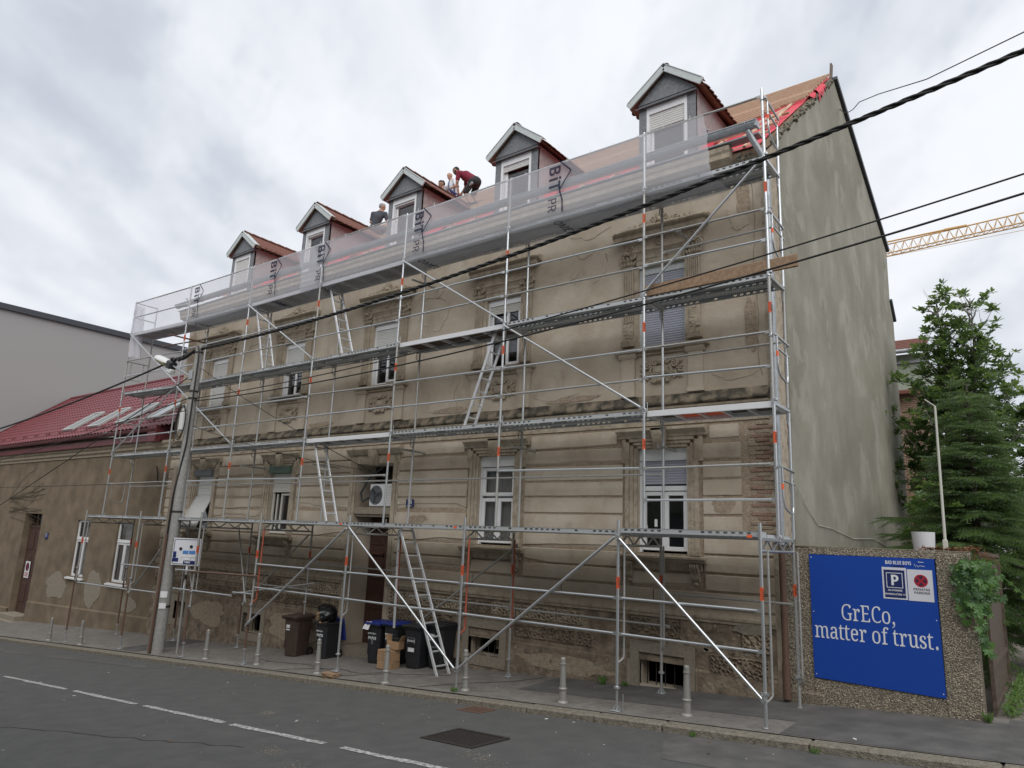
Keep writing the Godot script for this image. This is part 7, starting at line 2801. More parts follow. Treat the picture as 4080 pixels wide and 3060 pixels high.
	# sand spills on the road
	for q in [[-0.9, 4.1, 0.9, 0.1], [-2.0, 3.7, 0.35, 0.07], [-4.2, 4.9, 0.3, 0.06], [-3.2, 5.2, 0.4, 0.05], [-6.3, 3.5, 0.18, 0.06]]:
		var sm := MB.new()
		for i in 90:
			var px := rng.randfn(q[0], q[2] * 0.5)
			var pz: float = rng.randfn(q[1], q[3]) + (px - q[0]) * 0.25
			var l := rf(0.008, 0.025)
			var y := rd(px, pz) + 0.005
			sm.quad(V(px, y, pz), V(px + l, y, pz + l * 0.2), V(px + l, y, pz - l * 0.4), V(px, y, pz - l * 0.5))
		var so := put("sand_spill", sm, M.stone_frame)
		tag(so, "thin spill of yellowish sand on the asphalt", "sand", "sand spills on the road")
		so.set_meta("kind", "stuff")


# ---------- plants ----------

func multi(called: String, mesh: Mesh, xfs: Array, mat: Material, parent: Node) -> MultiMeshInstance3D:
	var mm := MultiMesh.new()
	mm.transform_format = MultiMesh.TRANSFORM_3D
	mm.mesh = mesh
	mm.instance_count = xfs.size()
	for i in xfs.size():
		mm.set_instance_transform(i, xfs[i])
	var o := MultiMeshInstance3D.new()
	o.name = called
	o.multimesh = mm
	o.material_override = mat
	parent.add_child(o, true)
	o.position = -wpos(parent)
	o.set_meta("kind", "stuff")
	return o


func leaf(m: MB, o: Vector3, d: Vector3, n: Vector3, l: float, w: float) -> void:
	var s := d.cross(n).normalized() * w
	var mid := o + d * l * 0.45 - n * l * 0.04
	var tip := o + d * l - n * l * 0.18
	var q := o + d * l * 0.78 - n * l * 0.1
	m.tri(o, mid + s + n * w * 0.3, mid)
	m.tri(o, mid, mid - s + n * w * 0.3)
	m.quad(mid, mid + s + n * w * 0.3, q + s * 0.7 + n * w * 0.2, q)
	m.quad(mid, q, q - s * 0.7 + n * w * 0.2, mid - s + n * w * 0.3)
	m.tri(q, q + s * 0.7 + n * w * 0.2, tip)
	m.tri(q, tip, q - s * 0.7 + n * w * 0.2)


func spruce() -> void:
	var base := V(2.15, -0.1, -6.3)
	var t := thing("spruce_tree", "dense dark green spruce standing behind the pebbled wall", "tree", base)
	var m := MB.new()
	m.tube(base, base + V(0.1, 5.4, 0), 0.13, 0.015, 10)
	put("trunk", m, M.bark, t)
	# one spray: a stem with side shoots dressed in needles
	var tw := MB.new()
	var dress := func(p0: Vector3, p1: Vector3, count: int) -> void:
		var d := (p1 - p0).normalized()
		for i in count:
			var p := p0.lerp(p1, (i + 0.3) / count)
			var an := i * 2.4
			var side := d.cross(Vector3.UP).normalized() * cos(an) + Vector3.UP * (sin(an) * 0.55 + 0.12)
			var e := (d * 0.75 + side).normalized() * 0.026
			var w := d.cross(e).normalized() * 0.0042
			tw.tri(p - w, p + w, p + e)
	var main := [Vector3.ZERO, V(0, -0.01, 0.12), V(0, -0.03, 0.25)]
	for i in 2:
		dress.call(main[i], main[i + 1], 14)
	for k in 5:
		for s in [-1.0, 1.0]:
			var o := V(0, -0.004 - 0.003 * k, 0.03 + k * 0.045)
			dress.call(o, o + V(s * (0.11 - 0.013 * k), -0.02, 0.075), 11)
	var twm := tw.mesh()
	var xf := []
	var tips := []
	var limbs := MB.new()
	var y := 0.55
	var r2 := 0
	while y < 5.3:
		var frac := (y - 0.3) / 5.1
		var reach := lerpf(2.35, 0.15, pow(frac, 0.8))
		var nb := rng.randi_range(5, 8) if frac < 0.8 else 5
		for b in nb:
			var an := TAU * b / nb + r2 * 0.63 + rf(-0.45, 0.45)
			var L := reach * rf(0.55, 1.15)
			var lift := rf(-0.12, 0.22)
			var yb := y + rf(-0.14, 0.14)
			var bend := V(rf(-0.25, 0.25), 0, rf(-0.25, 0.25))
			var dir := V(cos(an), 0, sin(an))
			var pts := []
			for i in 7:
				var q := i / 6.0
				pts.append(base + V(0.1 * frac, yb, 0) + dir * L * q + bend * q * q * L + V(0, ((0.1 + lift) * q - 0.42 * q * q * (1.15 - frac) + 0.12 * q * q * q) * L, 0))
			limbs.sweep(pts, [0.022, 0.02, 0.016, 0.013, 0.01, 0.007, 0.004], 4)
			var steps := int(L / 0.07)
			for i in steps:
				var q := 0.14 + 0.86 * (i + rf(0.0, 0.6)) / steps
				var f := q * 6.0
				var i0 := clampi(int(f), 0, 5)
				var p: Vector3 = pts[i0].lerp(pts[i0 + 1], f - i0)
				var along: Vector3 = (pts[i0 + 1] - pts[i0]).normalized()
				for s in [-1.0, 1.0, 0.0]:
					if s == 0.0 and rng.randf() < 0.45:
						continue
					var sd: Vector3 = along.cross(Vector3.UP).normalized() * s
					var d: Vector3 = (along * rf(0.6, 1.0) + sd * rf(0.7, 1.1) + V(0, rf(-0.45, 0.15), 0)).normalized()
					var x := Vector3.UP.cross(d).normalized()
					var sc := rf(0.8, 1.75) * (1.2 - 0.35 * q)
					var T := Transform3D(Basis(x, d.cross(x), d).scaled(Vector3.ONE * sc), p)
					if q > 0.72 and rng.randf() < 0.6:
						tips.append(T)
					else:
						xf.append(T)
		y += 0.2 + 0.03 * frac
		r2 += 1
	put("limbs", limbs, M.bark, t)
	multi("crown", twm, xf, M.leaf_spruce, t)
	multi("crown_tips", twm, tips, M.leaf_spruce_tip, t)


func magnolia() -> void:
	var base := V(1.7, 0.0, -11.6)
	var t := thing("magnolia_tree", "tall open broadleaved tree with glossy leaves above the spruce", "tree", base)
	var cl := MB.new()
	for k in 8:
		var an := TAU * k / 8.0 + 0.2 * (k % 2)
		var d := V(cos(an), 0.35 + 0.35 * (k % 3), sin(an)).normalized()
		var n := (Vector3.UP - d * d.y + V(cos(an + 1.0), 0, sin(an + 1.0)) * 0.2).normalized()
		leaf(cl, d * 0.02, d, n, 0.15 + 0.02 * (k % 3), 0.036)
	leaf(cl, Vector3.ZERO, Vector3.UP, V(1, 0, 0), 0.13, 0.03)
	var clm := cl.mesh()
	var xf := []
	var wood := MB.new()
	var trunks := [[V(1.65, 0.0, -11.6), V(1.28, 8.9, -11.7)], [V(1.75, 0.0, -11.6), V(2.1, 8.75, -11.5)]]
	var limbs := MB.new()
	for tr in trunks:
		var a0: Vector3 = tr[0]
		var a1: Vector3 = tr[1]
		var tp := []
		var rr := []
		for i in 13:
			var q := i / 12.0
			tp.append(a0.lerp(a1, q) + V(0.07 * sin(q * 9.0), 0, 0.06 * cos(q * 7.0)))
			rr.append(lerpf(0.11, 0.01, pow(q, 0.8)))
		wood.sweep(tp, rr, 8)
		var nb := 54
		for b in nb:
			var q := lerpf(0.2, 0.99, float(b) / nb)
			var f := q * 12.0
			var i0 := clampi(int(f), 0, 11)
			var p: Vector3 = tp[i0].lerp(tp[i0 + 1], f - i0)
			var an := b * 2.399 + rf(-0.3, 0.3)
			var L := (lerpf(2.7, 0.3, pow(maxf(0.0, (q - 0.42) / 0.58), 0.75)) if q > 0.42 else 2.5) * rf(0.6, 1.15)
			var d := V(cos(an), rf(0.35, 0.8), sin(an)).normalized()
			var pts := [p]
			var cur := p
			var dd := d
			for i in 6:
				dd = (dd + V(rf(-0.18, 0.18), 0.1, rf(-0.18, 0.18))).normalized()
				cur += dd * L / 6.0
				pts.append(cur)
			limbs.sweep(pts, [0.028, 0.024, 0.02, 0.016, 0.012, 0.008, 0.005], 4)
			var dens := 1.0 if q < 0.75 else 0.65
			var nt := int(L * 7.0 * dens) + 1
			for k in nt:
				var e := 0.25 + 0.75 * (k + rng.randf()) / nt
				var g := e * 6.0
				var j0 := clampi(int(g), 0, 5)
				var s: Vector3 = pts[j0].lerp(pts[j0 + 1], g - j0)
				var td := V(rf(-1, 1), rf(0.0, 0.9), rf(-1, 1)).normalized()
				var tl := rf(0.12, 0.5)
				limbs.sweep([s, s + td * tl * 0.5 + V(0, 0.02, 0), s + td * tl], [0.008, 0.006, 0.004], 3)
				for c in rng.randi_range(1, 3):
					var pp := s + td * tl * (1.0 - 0.33 * c + 0.33)
					var B := Basis.from_euler(V(rf(-0.6, 0.6), rf(0, TAU), rf(-0.6, 0.6))).scaled(Vector3.ONE * rf(0.75, 1.25))
					xf.append(Transform3D(B, pp))
		# bare leading twigs
		for k in 6:
			var an := rf(0, TAU)
			limbs.sweep([a1 - V(0, 0.9 - k * 0.12, 0), a1 + V(cos(an) * 0.15, -0.45 + k * 0.12, sin(an) * 0.15), a1 + V(cos(an) * 0.26, -0.1 + k * 0.1, sin(an) * 0.26)], [0.007, 0.005, 0.003], 3)
	put("trunk", wood, M.bark_pale, t)
	put("limbs", limbs, M.bark_pale, t)
	multi("crown", clm, xf, M.leaf_magnolia, t)


func shrub(c: Vector3, r: Vector3, n: int, called: String, label: String, mat: Material, size := 0.12) -> void:
	var t := thing(called, label, "shrub" if r.y < 2.5 else "tree", V(c.x, c.y - r.y, c.z), "greenery behind the wall")
	var m := MB.new()
	for k in 7:
		var an := TAU * k / 7.0
		m.sweep([V(c.x, c.y - r.y, c.z), c + V(cos(an) * r.x * 0.3, -r.y * 0.3, sin(an) * r.z * 0.3), c + V(cos(an) * r.x * 0.6, r.y * 0.4, sin(an) * r.z * 0.6)], [0.05, 0.03, 0.01], 5)
	put("trunk", m, M.bark, t)
	var cl := MB.new()
	for k in 7:
		var d := V(cos(k * 2.4), rf(-0.2, 0.7), sin(k * 2.4)).normalized()
		leaf(cl, d * 0.03, d, (Vector3.UP - d * d.y).normalized(), size, size * 0.26)
	var clm := cl.mesh()
	var xf := []
	for i in n:
		var d := V(rf(-1, 1), rf(-1, 1), rf(-1, 1))
		if d.length() > 1.0:
			continue
		d = d.normalized() * lerpf(0.45, 1.0, sqrt(d.length()))
		var p := c + d * r * (0.85 + 0.4 * fn.get_noise_3d(d.x * 160.0 + c.x * 31.0, d.y * 160.0, d.z * 160.0))
		xf.append(Transform3D(Basis.from_euler(V(rf(-0.7, 0.7), rf(0, TAU), rf(-0.7, 0.7))).scaled(Vector3.ONE * rf(0.7, 1.4)), p))
	multi("crown", clm, xf, mat, t)


func ivy() -> void:
	var t := thing("creeper", "green five-leaved creeper hanging over the end of the pebbled wall", "creeper", V(2.55, 1.9, -1.25))
	var lm := MB.new()
	for k in 5:
		var an := PI * 0.5 + (k - 2) * 0.62
		leaf(lm, Vector3.ZERO, V(cos(an), sin(an) - 0.2, 0.12).normalized(), V(0, 0, 1), 0.105 if k == 2 else (0.09 if k % 2 else 0.07), 0.022)
	var lme := lm.mesh()
	var stems := MB.new()
	var place := func(p: Vector3, sc: float) -> void:
		var o := put("leaf", lme, M.leaf_ivy if rng.randf() < 0.5 else M.leaf_ivy_dark, t, p)
		o.basis = Basis.from_euler(V(rf(-0.5, 0.35), rf(-0.3, 0.9), PI + rf(-0.6, 0.6))).scaled(Vector3.ONE * sc)
	for s in 9:
		var x := 2.42 + s * 0.035
		var p := V(x, 1.86 + rf(-0.05, 0.06), -1.08 - 0.03 * s)
		var pts := [p]
		var len := int(rf(5, 17)) if s < 6 else 6
		for i in len:
			p += V(rf(-0.035, 0.045), -0.085, rf(-0.02, 0.03))
			pts.append(p)
			for k in (2 if i < 8 else 1):
				place.call(p + V(rf(-0.07, 0.06), rf(-0.03, 0.04), rf(0.01, 0.07)), rf(0.75, 1.25) * (1.0 - 0.012 * i))
		stems.sweep(pts, 0.006, 4)
	for i in 46:
		place.call(V(rf(2.3, 2.72), rf(1.55, 1.85) - 0.25 * absf(rf(-0.3, 0.3)), rf(-1.2, -1.0)), rf(0.8, 1.35))
	stems.sweep([V(2.75, 1.75, -1.3), V(2.85, 1.62, -1.25), V(2.98, 1.5, -1.2), V(3.05, 1.42, -1.2), V(3.15, 1.3, -1.2)], 0.005, 4)
	put("stems", stems, M.leaf_ivy, t)
	for k in 6:
		place.call(V(2.78 + k * 0.07, 1.72 - k * 0.08, -1.2), 0.5)
	var dry := MB.new()
	for i in 60:
		var p := V(rf(2.45, 2.75), rf(1.8, 1.97), rf(-1.4, -1.1))
		var e := p + V(rf(-0.12, 0.12), rf(-0.14, 0.05), rf(-0.05, 0.08))
		dry.sweep([p, p.lerp(e, 0.5) + V(0, 0.02, 0), e], 0.003, 3)
	put("dry_tendrils", dry, M.leaf_dry, t)
	# ground cover along the open gate
	var cov := MB.new()
	for i in 900:
		var z := rf(-6.0, -1.5)
		var x := 2.68 + absf(rng.randfn(0.0, 0.12))
		var p := V(x, sw(x, -1.4) + rf(0.0, 0.12), z)
		var d := V(rf(-1, 1), rf(0.1, 0.8), rf(-1, 1)).normalized()
		leaf(cov, p, d, (Vector3.UP - d * d.y).normalized(), rf(0.04, 0.1), 0.018)
	var co := put("ground_cover", cov, M.leaf_weed)
	tag(co, "low green leaves growing along the foot of the open gate", "ground cover")
	co.set_meta("kind", "stuff")


func background() -> void:
	# house at the back of the yard
	var b := thing("rear_house", "brick and mint rendered house with red tiles glimpsed between gable and trees", "house", V(2.0, 0.0, -19.5))
	var m := MB.new()
	m.bb(-6.0, -0.14, -1.0, 7.5, -24.0, -18.0)
	put("brick_wall", m, M.brick, b)
	m = MB.new()
	m.bb(-6.0, 0.1, 7.76, 9.1, -24.0, -18.3)
	put("upper_wall", m, M.mint, b)
	m = MB.new()
	m.extr(PackedVector2Array([Vector2(-17.6, 7.5), Vector2(-17.6, 7.6), Vector2(-18.3, 7.78), Vector2(-18.3, 7.5)]), Transform3D(Basis(Vector3(0, 0, 1), Vector3(0, 1, 0), Vector3(-1, 0, 0)), V(-0.1, 0, 0)), 6.0)
	put("lean_to_roof", m, M.tile, b)
	m = MB.new()
	for r in 7:
		var z0 := -17.9 - r * 0.28
		m.quad(V(-6.0, 9.2 + r * 0.13, z0), V(0.22, 9.2 + r * 0.13, z0), V(0.22, 9.31 + r * 0.13, z0 - 0.3), V(-6.0, 9.31 + r * 0.13, z0 - 0.3))
		m.quad(V(-6.0, 9.16 + r * 0.13, z0), V(0.22, 9.16 + r * 0.13, z0), V(0.22, 9.2 + r * 0.13, z0), V(-6.0, 9.2 + r * 0.13, z0))
	put("tiled_roof", m, M.tile, b)
	m = MB.new()
	m.tube(V(-6.0, 9.12, -17.85), V(0.22, 9.12, -17.85), 0.08, -1.0, 8)
	m.bb(-6.0, 0.15, 8.74, 8.82, -18.3, -18.2)
	put("gutter", m, M.zinc, b)
	var bk := MB.new()
	bk.cb(Vector3.ZERO, V(0.23, 0.062, 0.03), 0.006)
	var bkm := bk.mesh()
	for r in 70:
		for k in 5:
			put("brick", bkm, M.brick, b, V(-1.15 + k * 0.245 + (0.12 if r % 2 else 0.0), 2.6 + r * 0.07, -17.99))
	# shrubs and trees at the back of the yard
	shrub(V(1.2, 2.3, -9.0), V(0.8, 1.3, 0.8), 700, "leafy_shrub", "bright green leafy shrub in the gap beside the gable", M.leaf_hedge)
	shrub(V(4.6, 2.4, -15.0), V(2.6, 3.0, 2.0), 3400, "broadleaved_tree", "dark broadleaved tree at the right behind the spruce", M.leaf_magnolia, 0.2)
	shrub(V(2.6, 1.6, -22.0), V(4.5, 2.4, 1.5), 3400, "hedge_tree", "bushy dark green tree closing the end of the yard", M.leaf_hedge, 0.22)
	shrub(V(7.5, 3.0, -26.0), V(4.5, 4.0, 2.0), 3000, "hedge_tree", "broad green tree far back beyond the driveway", M.leaf_hedge, 0.26)
	# parked car far back
	var c := thing("parked_car", "white car parked far back in the yard behind the spruce", "car", V(3.3, 0.05, -13.2))
	m = MB.new()
	var side := PackedVector2Array([Vector2(-2.0, 0.3), Vector2(2.0, 0.3), Vector2(2.05, 0.75), Vector2(1.3, 0.92), Vector2(0.75, 1.4), Vector2(-0.9, 1.45), Vector2(-1.6, 0.98), Vector2(-2.05, 0.85)])
	m.extr(side, Transform3D(Basis(Vector3(0, 0, 1), Vector3(0, 1, 0), Vector3(-1, 0, 0)), V(4.1, 0.05, -13.2)), 1.65)
	put("body", m, M.pvc, c)
	m = MB.new()
	m.extr(PackedVector2Array([Vector2(1.15, 0.95), Vector2(0.7, 1.36), Vector2(-0.85, 1.4), Vector2(-1.4, 1.0)]), Transform3D(Basis(Vector3(0, 0, 1), Vector3(0, 1, 0), Vector3(-1, 0, 0)), V(4.11, 0.05, -13.2)), 1.67)
	m.quad(V(2.5, 1.0, -11.93), V(4.05, 1.0, -11.93), V(4.0, 1.42, -12.42), V(2.55, 1.42, -12.42))
	put("window_band", m, M.black, c)
	for wx in [2.5, 4.05]:
		for wz in [-14.5, -11.9]:
			m = MB.new()
			m.lathe(V(wx, 0.35, wz), [Vector2(0.2, -0.1), Vector2(0.31, -0.09), Vector2(0.31, 0.09), Vector2(0.2, 0.1)], 16, Basis(V(0, 1, 0), V(-1, 0, 0), V(0, 0, 1)))
			put("wheel", m, M.black_rubber, c)
	# tower crane jib
	var j := thing("crane_jib", "yellow lattice jib of a distant tower crane", "crane", V(-20.0, 55.0, -128.0))
	m = MB.new()
	var d := MB.new()
	var p0 := V(-45.0, 54.6, -128.0)
	var p1 := V(40.0, 58.6, -128.0)
	var n := 60
	var top := V(0, 2.0, 0)
	for s in [-0.75, 0.75]:
		d.tube(p0 + V(0, 0, s), p1 + V(0, 0, s), 0.11, -1.0, 6)
	m.tube(p0 + top, p1 + top, 0.12, -1.0, 6)
	for i in n:
		var a0 := p0.lerp(p1, float(i) / n)
		var a1 := p0.lerp(p1, float(i + 1) / n)
		var mid := (a0 + a1) * 0.5 + top
		for s in [-0.75, 0.75]:
			m.tube(a0 + V(0, 0, s), mid, 0.055, -1.0, 5)
			m.tube(mid, a1 + V(0, 0, s), 0.055, -1.0, 5)
		d.tube(a0 + V(0, 0, -0.75), a1 + V(0, 0, 0.75), 0.05, -1.0, 5)
	m.tube(p0 + V(0, 3.3, 0), V(-6.5, 58.6, -128.0), 0.14, -1.0, 6)
	m.cb(V(-6.5, 58.55, -128.0), V(3.5, 0.35, 0.5), 0.05)
	put("lattice", m, M.crane, j)
	put("bottom_chord", d, M.crane, j)
	var mast := MB.new()
	for sx in [-0.8, 0.8]:
		for sz in [-0.8, 0.8]:
			mast.tube(V(-45.0 + sx, -4.0, -128.0 + sz), V(-45.0 + sx, 60.0, -128.0 + sz), 0.15, -1.0, 6)
	for i in 32:
		for s in [-0.8, 0.8]:
			mast.tube(V(-45.8, -4.0 + i * 2.0, -128.0 + s), V(-44.2, -2.0 + i * 2.0, -128.0 + s), 0.07, -1.0, 5)
	put("mast", mast, M.crane, j)
	m = MB.new()
	m.tube(V(-45.0, 52.0, -120.0), V(40.0, 53.2, -120.0), 0.04, -1.0, 5)
	put("hoist_rope", m, M.crane, j)


# ---------- the roofers ----------

func net_surface(bones: Array, cell: float) -> MB:
	# surface net round tapered capsules joined with a smooth minimum; a bone is [a, b, ra, rb]
	var lo := V(1e9, 1e9, 1e9)
	var hi := -lo
	for b in bones:
		var r: float = maxf(b[2], b[3]) + cell * 2.0
		lo = lo.min(b[0] - Vector3.ONE * r).min(b[1] - Vector3.ONE * r)
		hi = hi.max(b[0] + Vector3.ONE * r).max(b[1] + Vector3.ONE * r)
	var nx := int((hi.x - lo.x) / cell) + 2
	var ny := int((hi.y - lo.y) / cell) + 2
	var nz := int((hi.z - lo.z) / cell) + 2
	var F := PackedFloat32Array()
	F.resize(nx * ny * nz)
	F.fill(1.0)
	var K := 0.035
	for b in bones:
		var ba: Vector3 = b[0]
		var bd: Vector3 = b[1] - ba
		var l2: float = maxf(bd.length_squared(), 1e-8)
		var ra: float = b[2]
		var rb: float = b[3]
		var r := maxf(ra, rb) + cell * 2.5 + K
		var l0: Vector3 = (ba.min(b[1]) - Vector3.ONE * r - lo) / cell
		var h0: Vector3 = (ba.max(b[1]) + Vector3.ONE * r - lo) / cell
		for k in range(maxi(0, int(l0.z)), mini(nz, int(h0.z) + 2)):
			for j in range(maxi(0, int(l0.y)), mini(ny, int(h0.y) + 2)):
				for i in range(maxi(0, int(l0.x)), mini(nx, int(h0.x) + 2)):
					var p := lo + V(i, j, k) * cell
					var t := clampf((p - ba).dot(bd) / l2, 0.0, 1.0)
					var d := p.distance_to(ba + bd * t) - lerpf(ra, rb, t)
					var at := (k * ny + j) * nx + i
					var o := F[at]
					var h := clampf(0.5 + 0.5 * (o - d) / K, 0.0, 1.0)
					F[at] = lerpf(o, d, h) - K * h * (1.0 - h)
	var vid := {}
	var pos := []
	for k in nz - 1:
		for j in ny - 1:
			for i in nx - 1:
				var at := (k * ny + j) * nx + i
				var c := [F[at], F[at + 1], F[at + nx], F[at + nx + 1], F[at + nx * ny], F[at + nx * ny + 1], F[at + nx * ny + nx], F[at + nx * ny + nx + 1]]
				var neg := 0
				for q in 8:
					if c[q] < 0.0:
						neg += 1
				if neg == 0 or neg == 8:
					continue
				var s := Vector3.ZERO
				var cnt := 0
				for e in [[0, 1], [2, 3], [4, 5], [6, 7], [0, 2], [1, 3], [4, 6], [5, 7], [0, 4], [1, 5], [2, 6], [3, 7]]:
					if (c[e[0]] < 0.0) != (c[e[1]] < 0.0):
						var t: float = c[e[0]] / (c[e[0]] - c[e[1]])
						var pa := V(e[0] & 1, (e[0] >> 1) & 1, e[0] >> 2)
						var pb := V(e[1] & 1, (e[1] >> 1) & 1, e[1] >> 2)
						s += pa.lerp(pb, t)
						cnt += 1
				vid[at] = pos.size()
				pos.append(lo + (V(i, j, k) + s / cnt) * cell)
	var nor := []
	nor.resize(pos.size())
	nor.fill(Vector3.ZERO)
	var quads := []
	for at in vid:
		var i: int = at % nx
		var j: int = (at / nx) % ny
		var k: int = at / (nx * ny)
		if i == 0 or j == 0 or k == 0:
			continue
		for ax in 3:
			var st: int = [1, nx, nx * ny][ax]
			var inside: bool = F[at] < 0.0
			if inside == (F[at + st] < 0.0):
				continue
			var u: int = [nx, nx * ny, 1][ax]
			var w: int = [nx * ny, 1, nx][ax]
			if not (vid.has(at - u) and vid.has(at - w) and vid.has(at - u - w)):
				continue
			var q := [vid[at], vid[at - u], vid[at - u - w], vid[at - w]]
			if not inside:
				q.reverse()
			quads.append(q)
			var n: Vector3 = (pos[q[1]] - pos[q[0]]).cross(pos[q[2]] - pos[q[0]])
			for e in q:
				nor[e] += n
	var m := MB.new()
	for q in quads:
		var n0: Vector3 = nor[q[0]].normalized()
		var n1: Vector3 = nor[q[1]].normalized()
		var n2: Vector3 = nor[q[2]].normalized()
		var n3: Vector3 = nor[q[3]].normalized()
		m.t3(pos[q[0]], pos[q[1]], pos[q[2]], n0, n1, n2)
		m.t3(pos[q[0]], pos[q[2]], pos[q[3]], n0, n2, n3)
	return m


func head_bones(c: Vector3, look: Vector3, up: Vector3) -> Array:
	# c is the middle of the head; about 0.24 m from chin to crown
	var s := look.cross(up).normalized()
	return [
		[c + up * 0.03 - look * 0.015, c + up * 0.035 + look * 0.02, 0.083, 0.078], [c - up * 0.02 + look * 0.03, c - up * 0.085 + look * 0.055, 0.06, 0.036],
		[c + look * 0.09 - up * 0.0, c + look * 0.108 - up * 0.03, 0.011, 0.015], [c + look * 0.085 + up * 0.02 - s * 0.03, c + look * 0.085 + up * 0.02 + s * 0.03, 0.014, 0.014],
		[c + s * 0.08, c + s * 0.085 - up * 0.03, 0.016, 0.012], [c - s * 0.08, c - s * 0.085 - up * 0.03, 0.016, 0.012],
		[c + look * 0.085 - up * 0.055 - s * 0.015, c + look * 0.085 - up * 0.055 + s * 0.015, 0.012, 0.012]]


func hand_bones(wrist: Vector3, d: Vector3, palm: Vector3) -> Array:
	var s := d.cross(palm).normalized()
	var out := [[wrist, wrist + d * 0.07, 0.026, 0.034]]
	for k in 4:
		var o := wrist + d * 0.085 + s * (k - 1.5) * 0.019
		var l: float = [0.032, 0.04, 0.038, 0.028][k]
		out.append([o, o + (d + palm * 0.35).normalized() * l, 0.0095, 0.009])
		out.append([o + (d + palm * 0.35).normalized() * l, o + (d + palm * 0.35).normalized() * l + (d * 0.5 + palm).normalized() * l * 0.9, 0.009, 0.0075])
	out.append([wrist + d * 0.025 + s * 0.03, wrist + d * 0.06 + s * 0.052 + palm * 0.02, 0.012, 0.01])
	out.append([wrist + d * 0.06 + s * 0.052 + palm * 0.02, wrist + d * 0.085 + s * 0.045 + palm * 0.045, 0.01, 0.008])
	return out


func person(label: String, base: Vector3, J: Dictionary, look: Vector3, up: Vector3, skin: Material, shirt: Material, legs: Material, hair: Dictionary, shorts := false) -> void:
	# J holds joints relative to base: head, neck, chest, hip and, for each side, shoulder, elbow, wrist, hip, knee, ankle
	var t := thing("person", label, "person", base, "roofers at work on the roof")
	var g := func(k: String) -> Vector3: return base + J[k]
	var body := head_bones(g.call("head"), look, up)
	body.append([g.call("head") - up * 0.05 - look * 0.01, g.call("neck"), 0.05, 0.058])
	body.append([g.call("neck"), g.call("chest"), 0.07, 0.13])
	body.append([g.call("chest"), g.call("hip"), 0.13, 0.135])
	var sh := [[g.call("neck") - up * 0.03, g.call("chest"), 0.085, 0.155], [g.call("chest"), g.call("hip"), 0.155, 0.15]]
	var tr := [[g.call("hip"), g.call("hip") + (g.call("hip") - g.call("chest")).normalized() * 0.05, 0.158, 0.155]]
	var shoe := []
	for s in ["l", "r"]:
		var a0: Vector3 = g.call("shoulder_" + s)
		var a1: Vector3 = g.call("elbow_" + s)
		var a2: Vector3 = g.call("wrist_" + s)
		body.append([g.call("neck"), a0, 0.06, 0.06])
		body.append([a0, a1, 0.052, 0.043])
		body.append([a1, a2, 0.043, 0.028])
		sh.append([g.call("chest"), a0, 0.12, 0.07])
		sh.append([g.call("neck") - up * 0.03, a0, 0.075, 0.072])
		sh.append([a0, a0.lerp(a1, 0.72), 0.073, 0.066])
		var d := (a2 - a1).normalized()
		body += hand_bones(a2, d, (look - d * look.dot(d)).normalized() if absf(look.dot(d)) < 0.9 else V(0, -1, 0))
		var k0: Vector3 = g.call("hip_" + s)
		var k1: Vector3 = g.call("knee_" + s)
		var k2: Vector3 = g.call("ankle_" + s)
		body.append([g.call("hip"), k0, 0.11, 0.085])
		body.append([k0, k1, 0.085, 0.056])
		body.append([k1, k2, 0.056, 0.038])
		tr.append([g.call("hip"), k0, 0.14, 0.105])
		tr.append([k0, k1, 0.105, 0.085])
		if shorts:
			tr[-1] = [k0, k0.lerp(k1, 0.92), 0.105, 0.09]
		else:
			tr.append([k1, k2 + (k1 - k2) * 0.12, 0.082, 0.06])
		shoe.append([k2 - V(0, 0.03, 0), k2 + V(look.x, 0, look.z).normalized() * 0.15 - V(0, 0.045, 0), 0.05, 0.04])
	put("body", net_surface(body, 0.021), skin, t)
	put("shirt", net_surface(sh, 0.026), shirt, t)
	put("shorts" if shorts else "trousers", net_surface(tr, 0.026), legs, t)
	put("shoes", net_surface(shoe, 0.026), M.black, t)
	if hair.size():
		var c: Vector3 = g.call("head")
		var hb := []
		if hair.has("top"):
			hb = [[c + up * 0.045 - look * 0.03, c + up * 0.055 + look * 0.022, 0.082, 0.076], [c - look * 0.05, c + up * 0.03 - look * 0.035, 0.066, 0.078]]
			put("hair", net_surface(hb, 0.018), hair.top, t)
		if hair.has("beard"):
			hb = [[c - up * 0.055 + look * 0.05, c - up * 0.1 + look * 0.062, 0.05, 0.036], [c - up * 0.03 + look.cross(up) * 0.06, c - up * 0.085 + look * 0.05, 0.026, 0.035], [c - up * 0.03 - look.cross(up) * 0.06, c - up * 0.085 + look * 0.05, 0.026, 0.035]]
			put("beard", net_surface(hb, 0.018), hair.beard, t)
	if label.contains("braces"):
		var m := MB.new()
		for s in [-1.0, 1.0]:
			var q: Vector3 = look.cross(Vector3.UP).normalized() * 0.1 * s
			m.sweep([g.call("hip") + look * 0.16 + q, g.call("chest") + look * 0.165 + q, g.call("neck") + look * 0.03 + q + up * 0.035, g.call("chest") - look * 0.165 + q], 0.02, 6)
		put("braces", m, M.navy, t)
	if label.contains("tool pouch"):
		var m := MB.new()
		m.cb(g.call("hip") + V(-0.05, -0.12, 0.17), V(0.2, 0.17, 0.06), 0.02, Basis(Vector3(0, 0, 1), 0.3))
		m.cb(g.call("hip") + V(-0.16, -0.24, 0.14), V(0.12, 0.16, 0.05), 0.02, Basis(Vector3(0, 0, 1), 0.5))
		put("tool_pouch", m, M.shirt_grey, t)


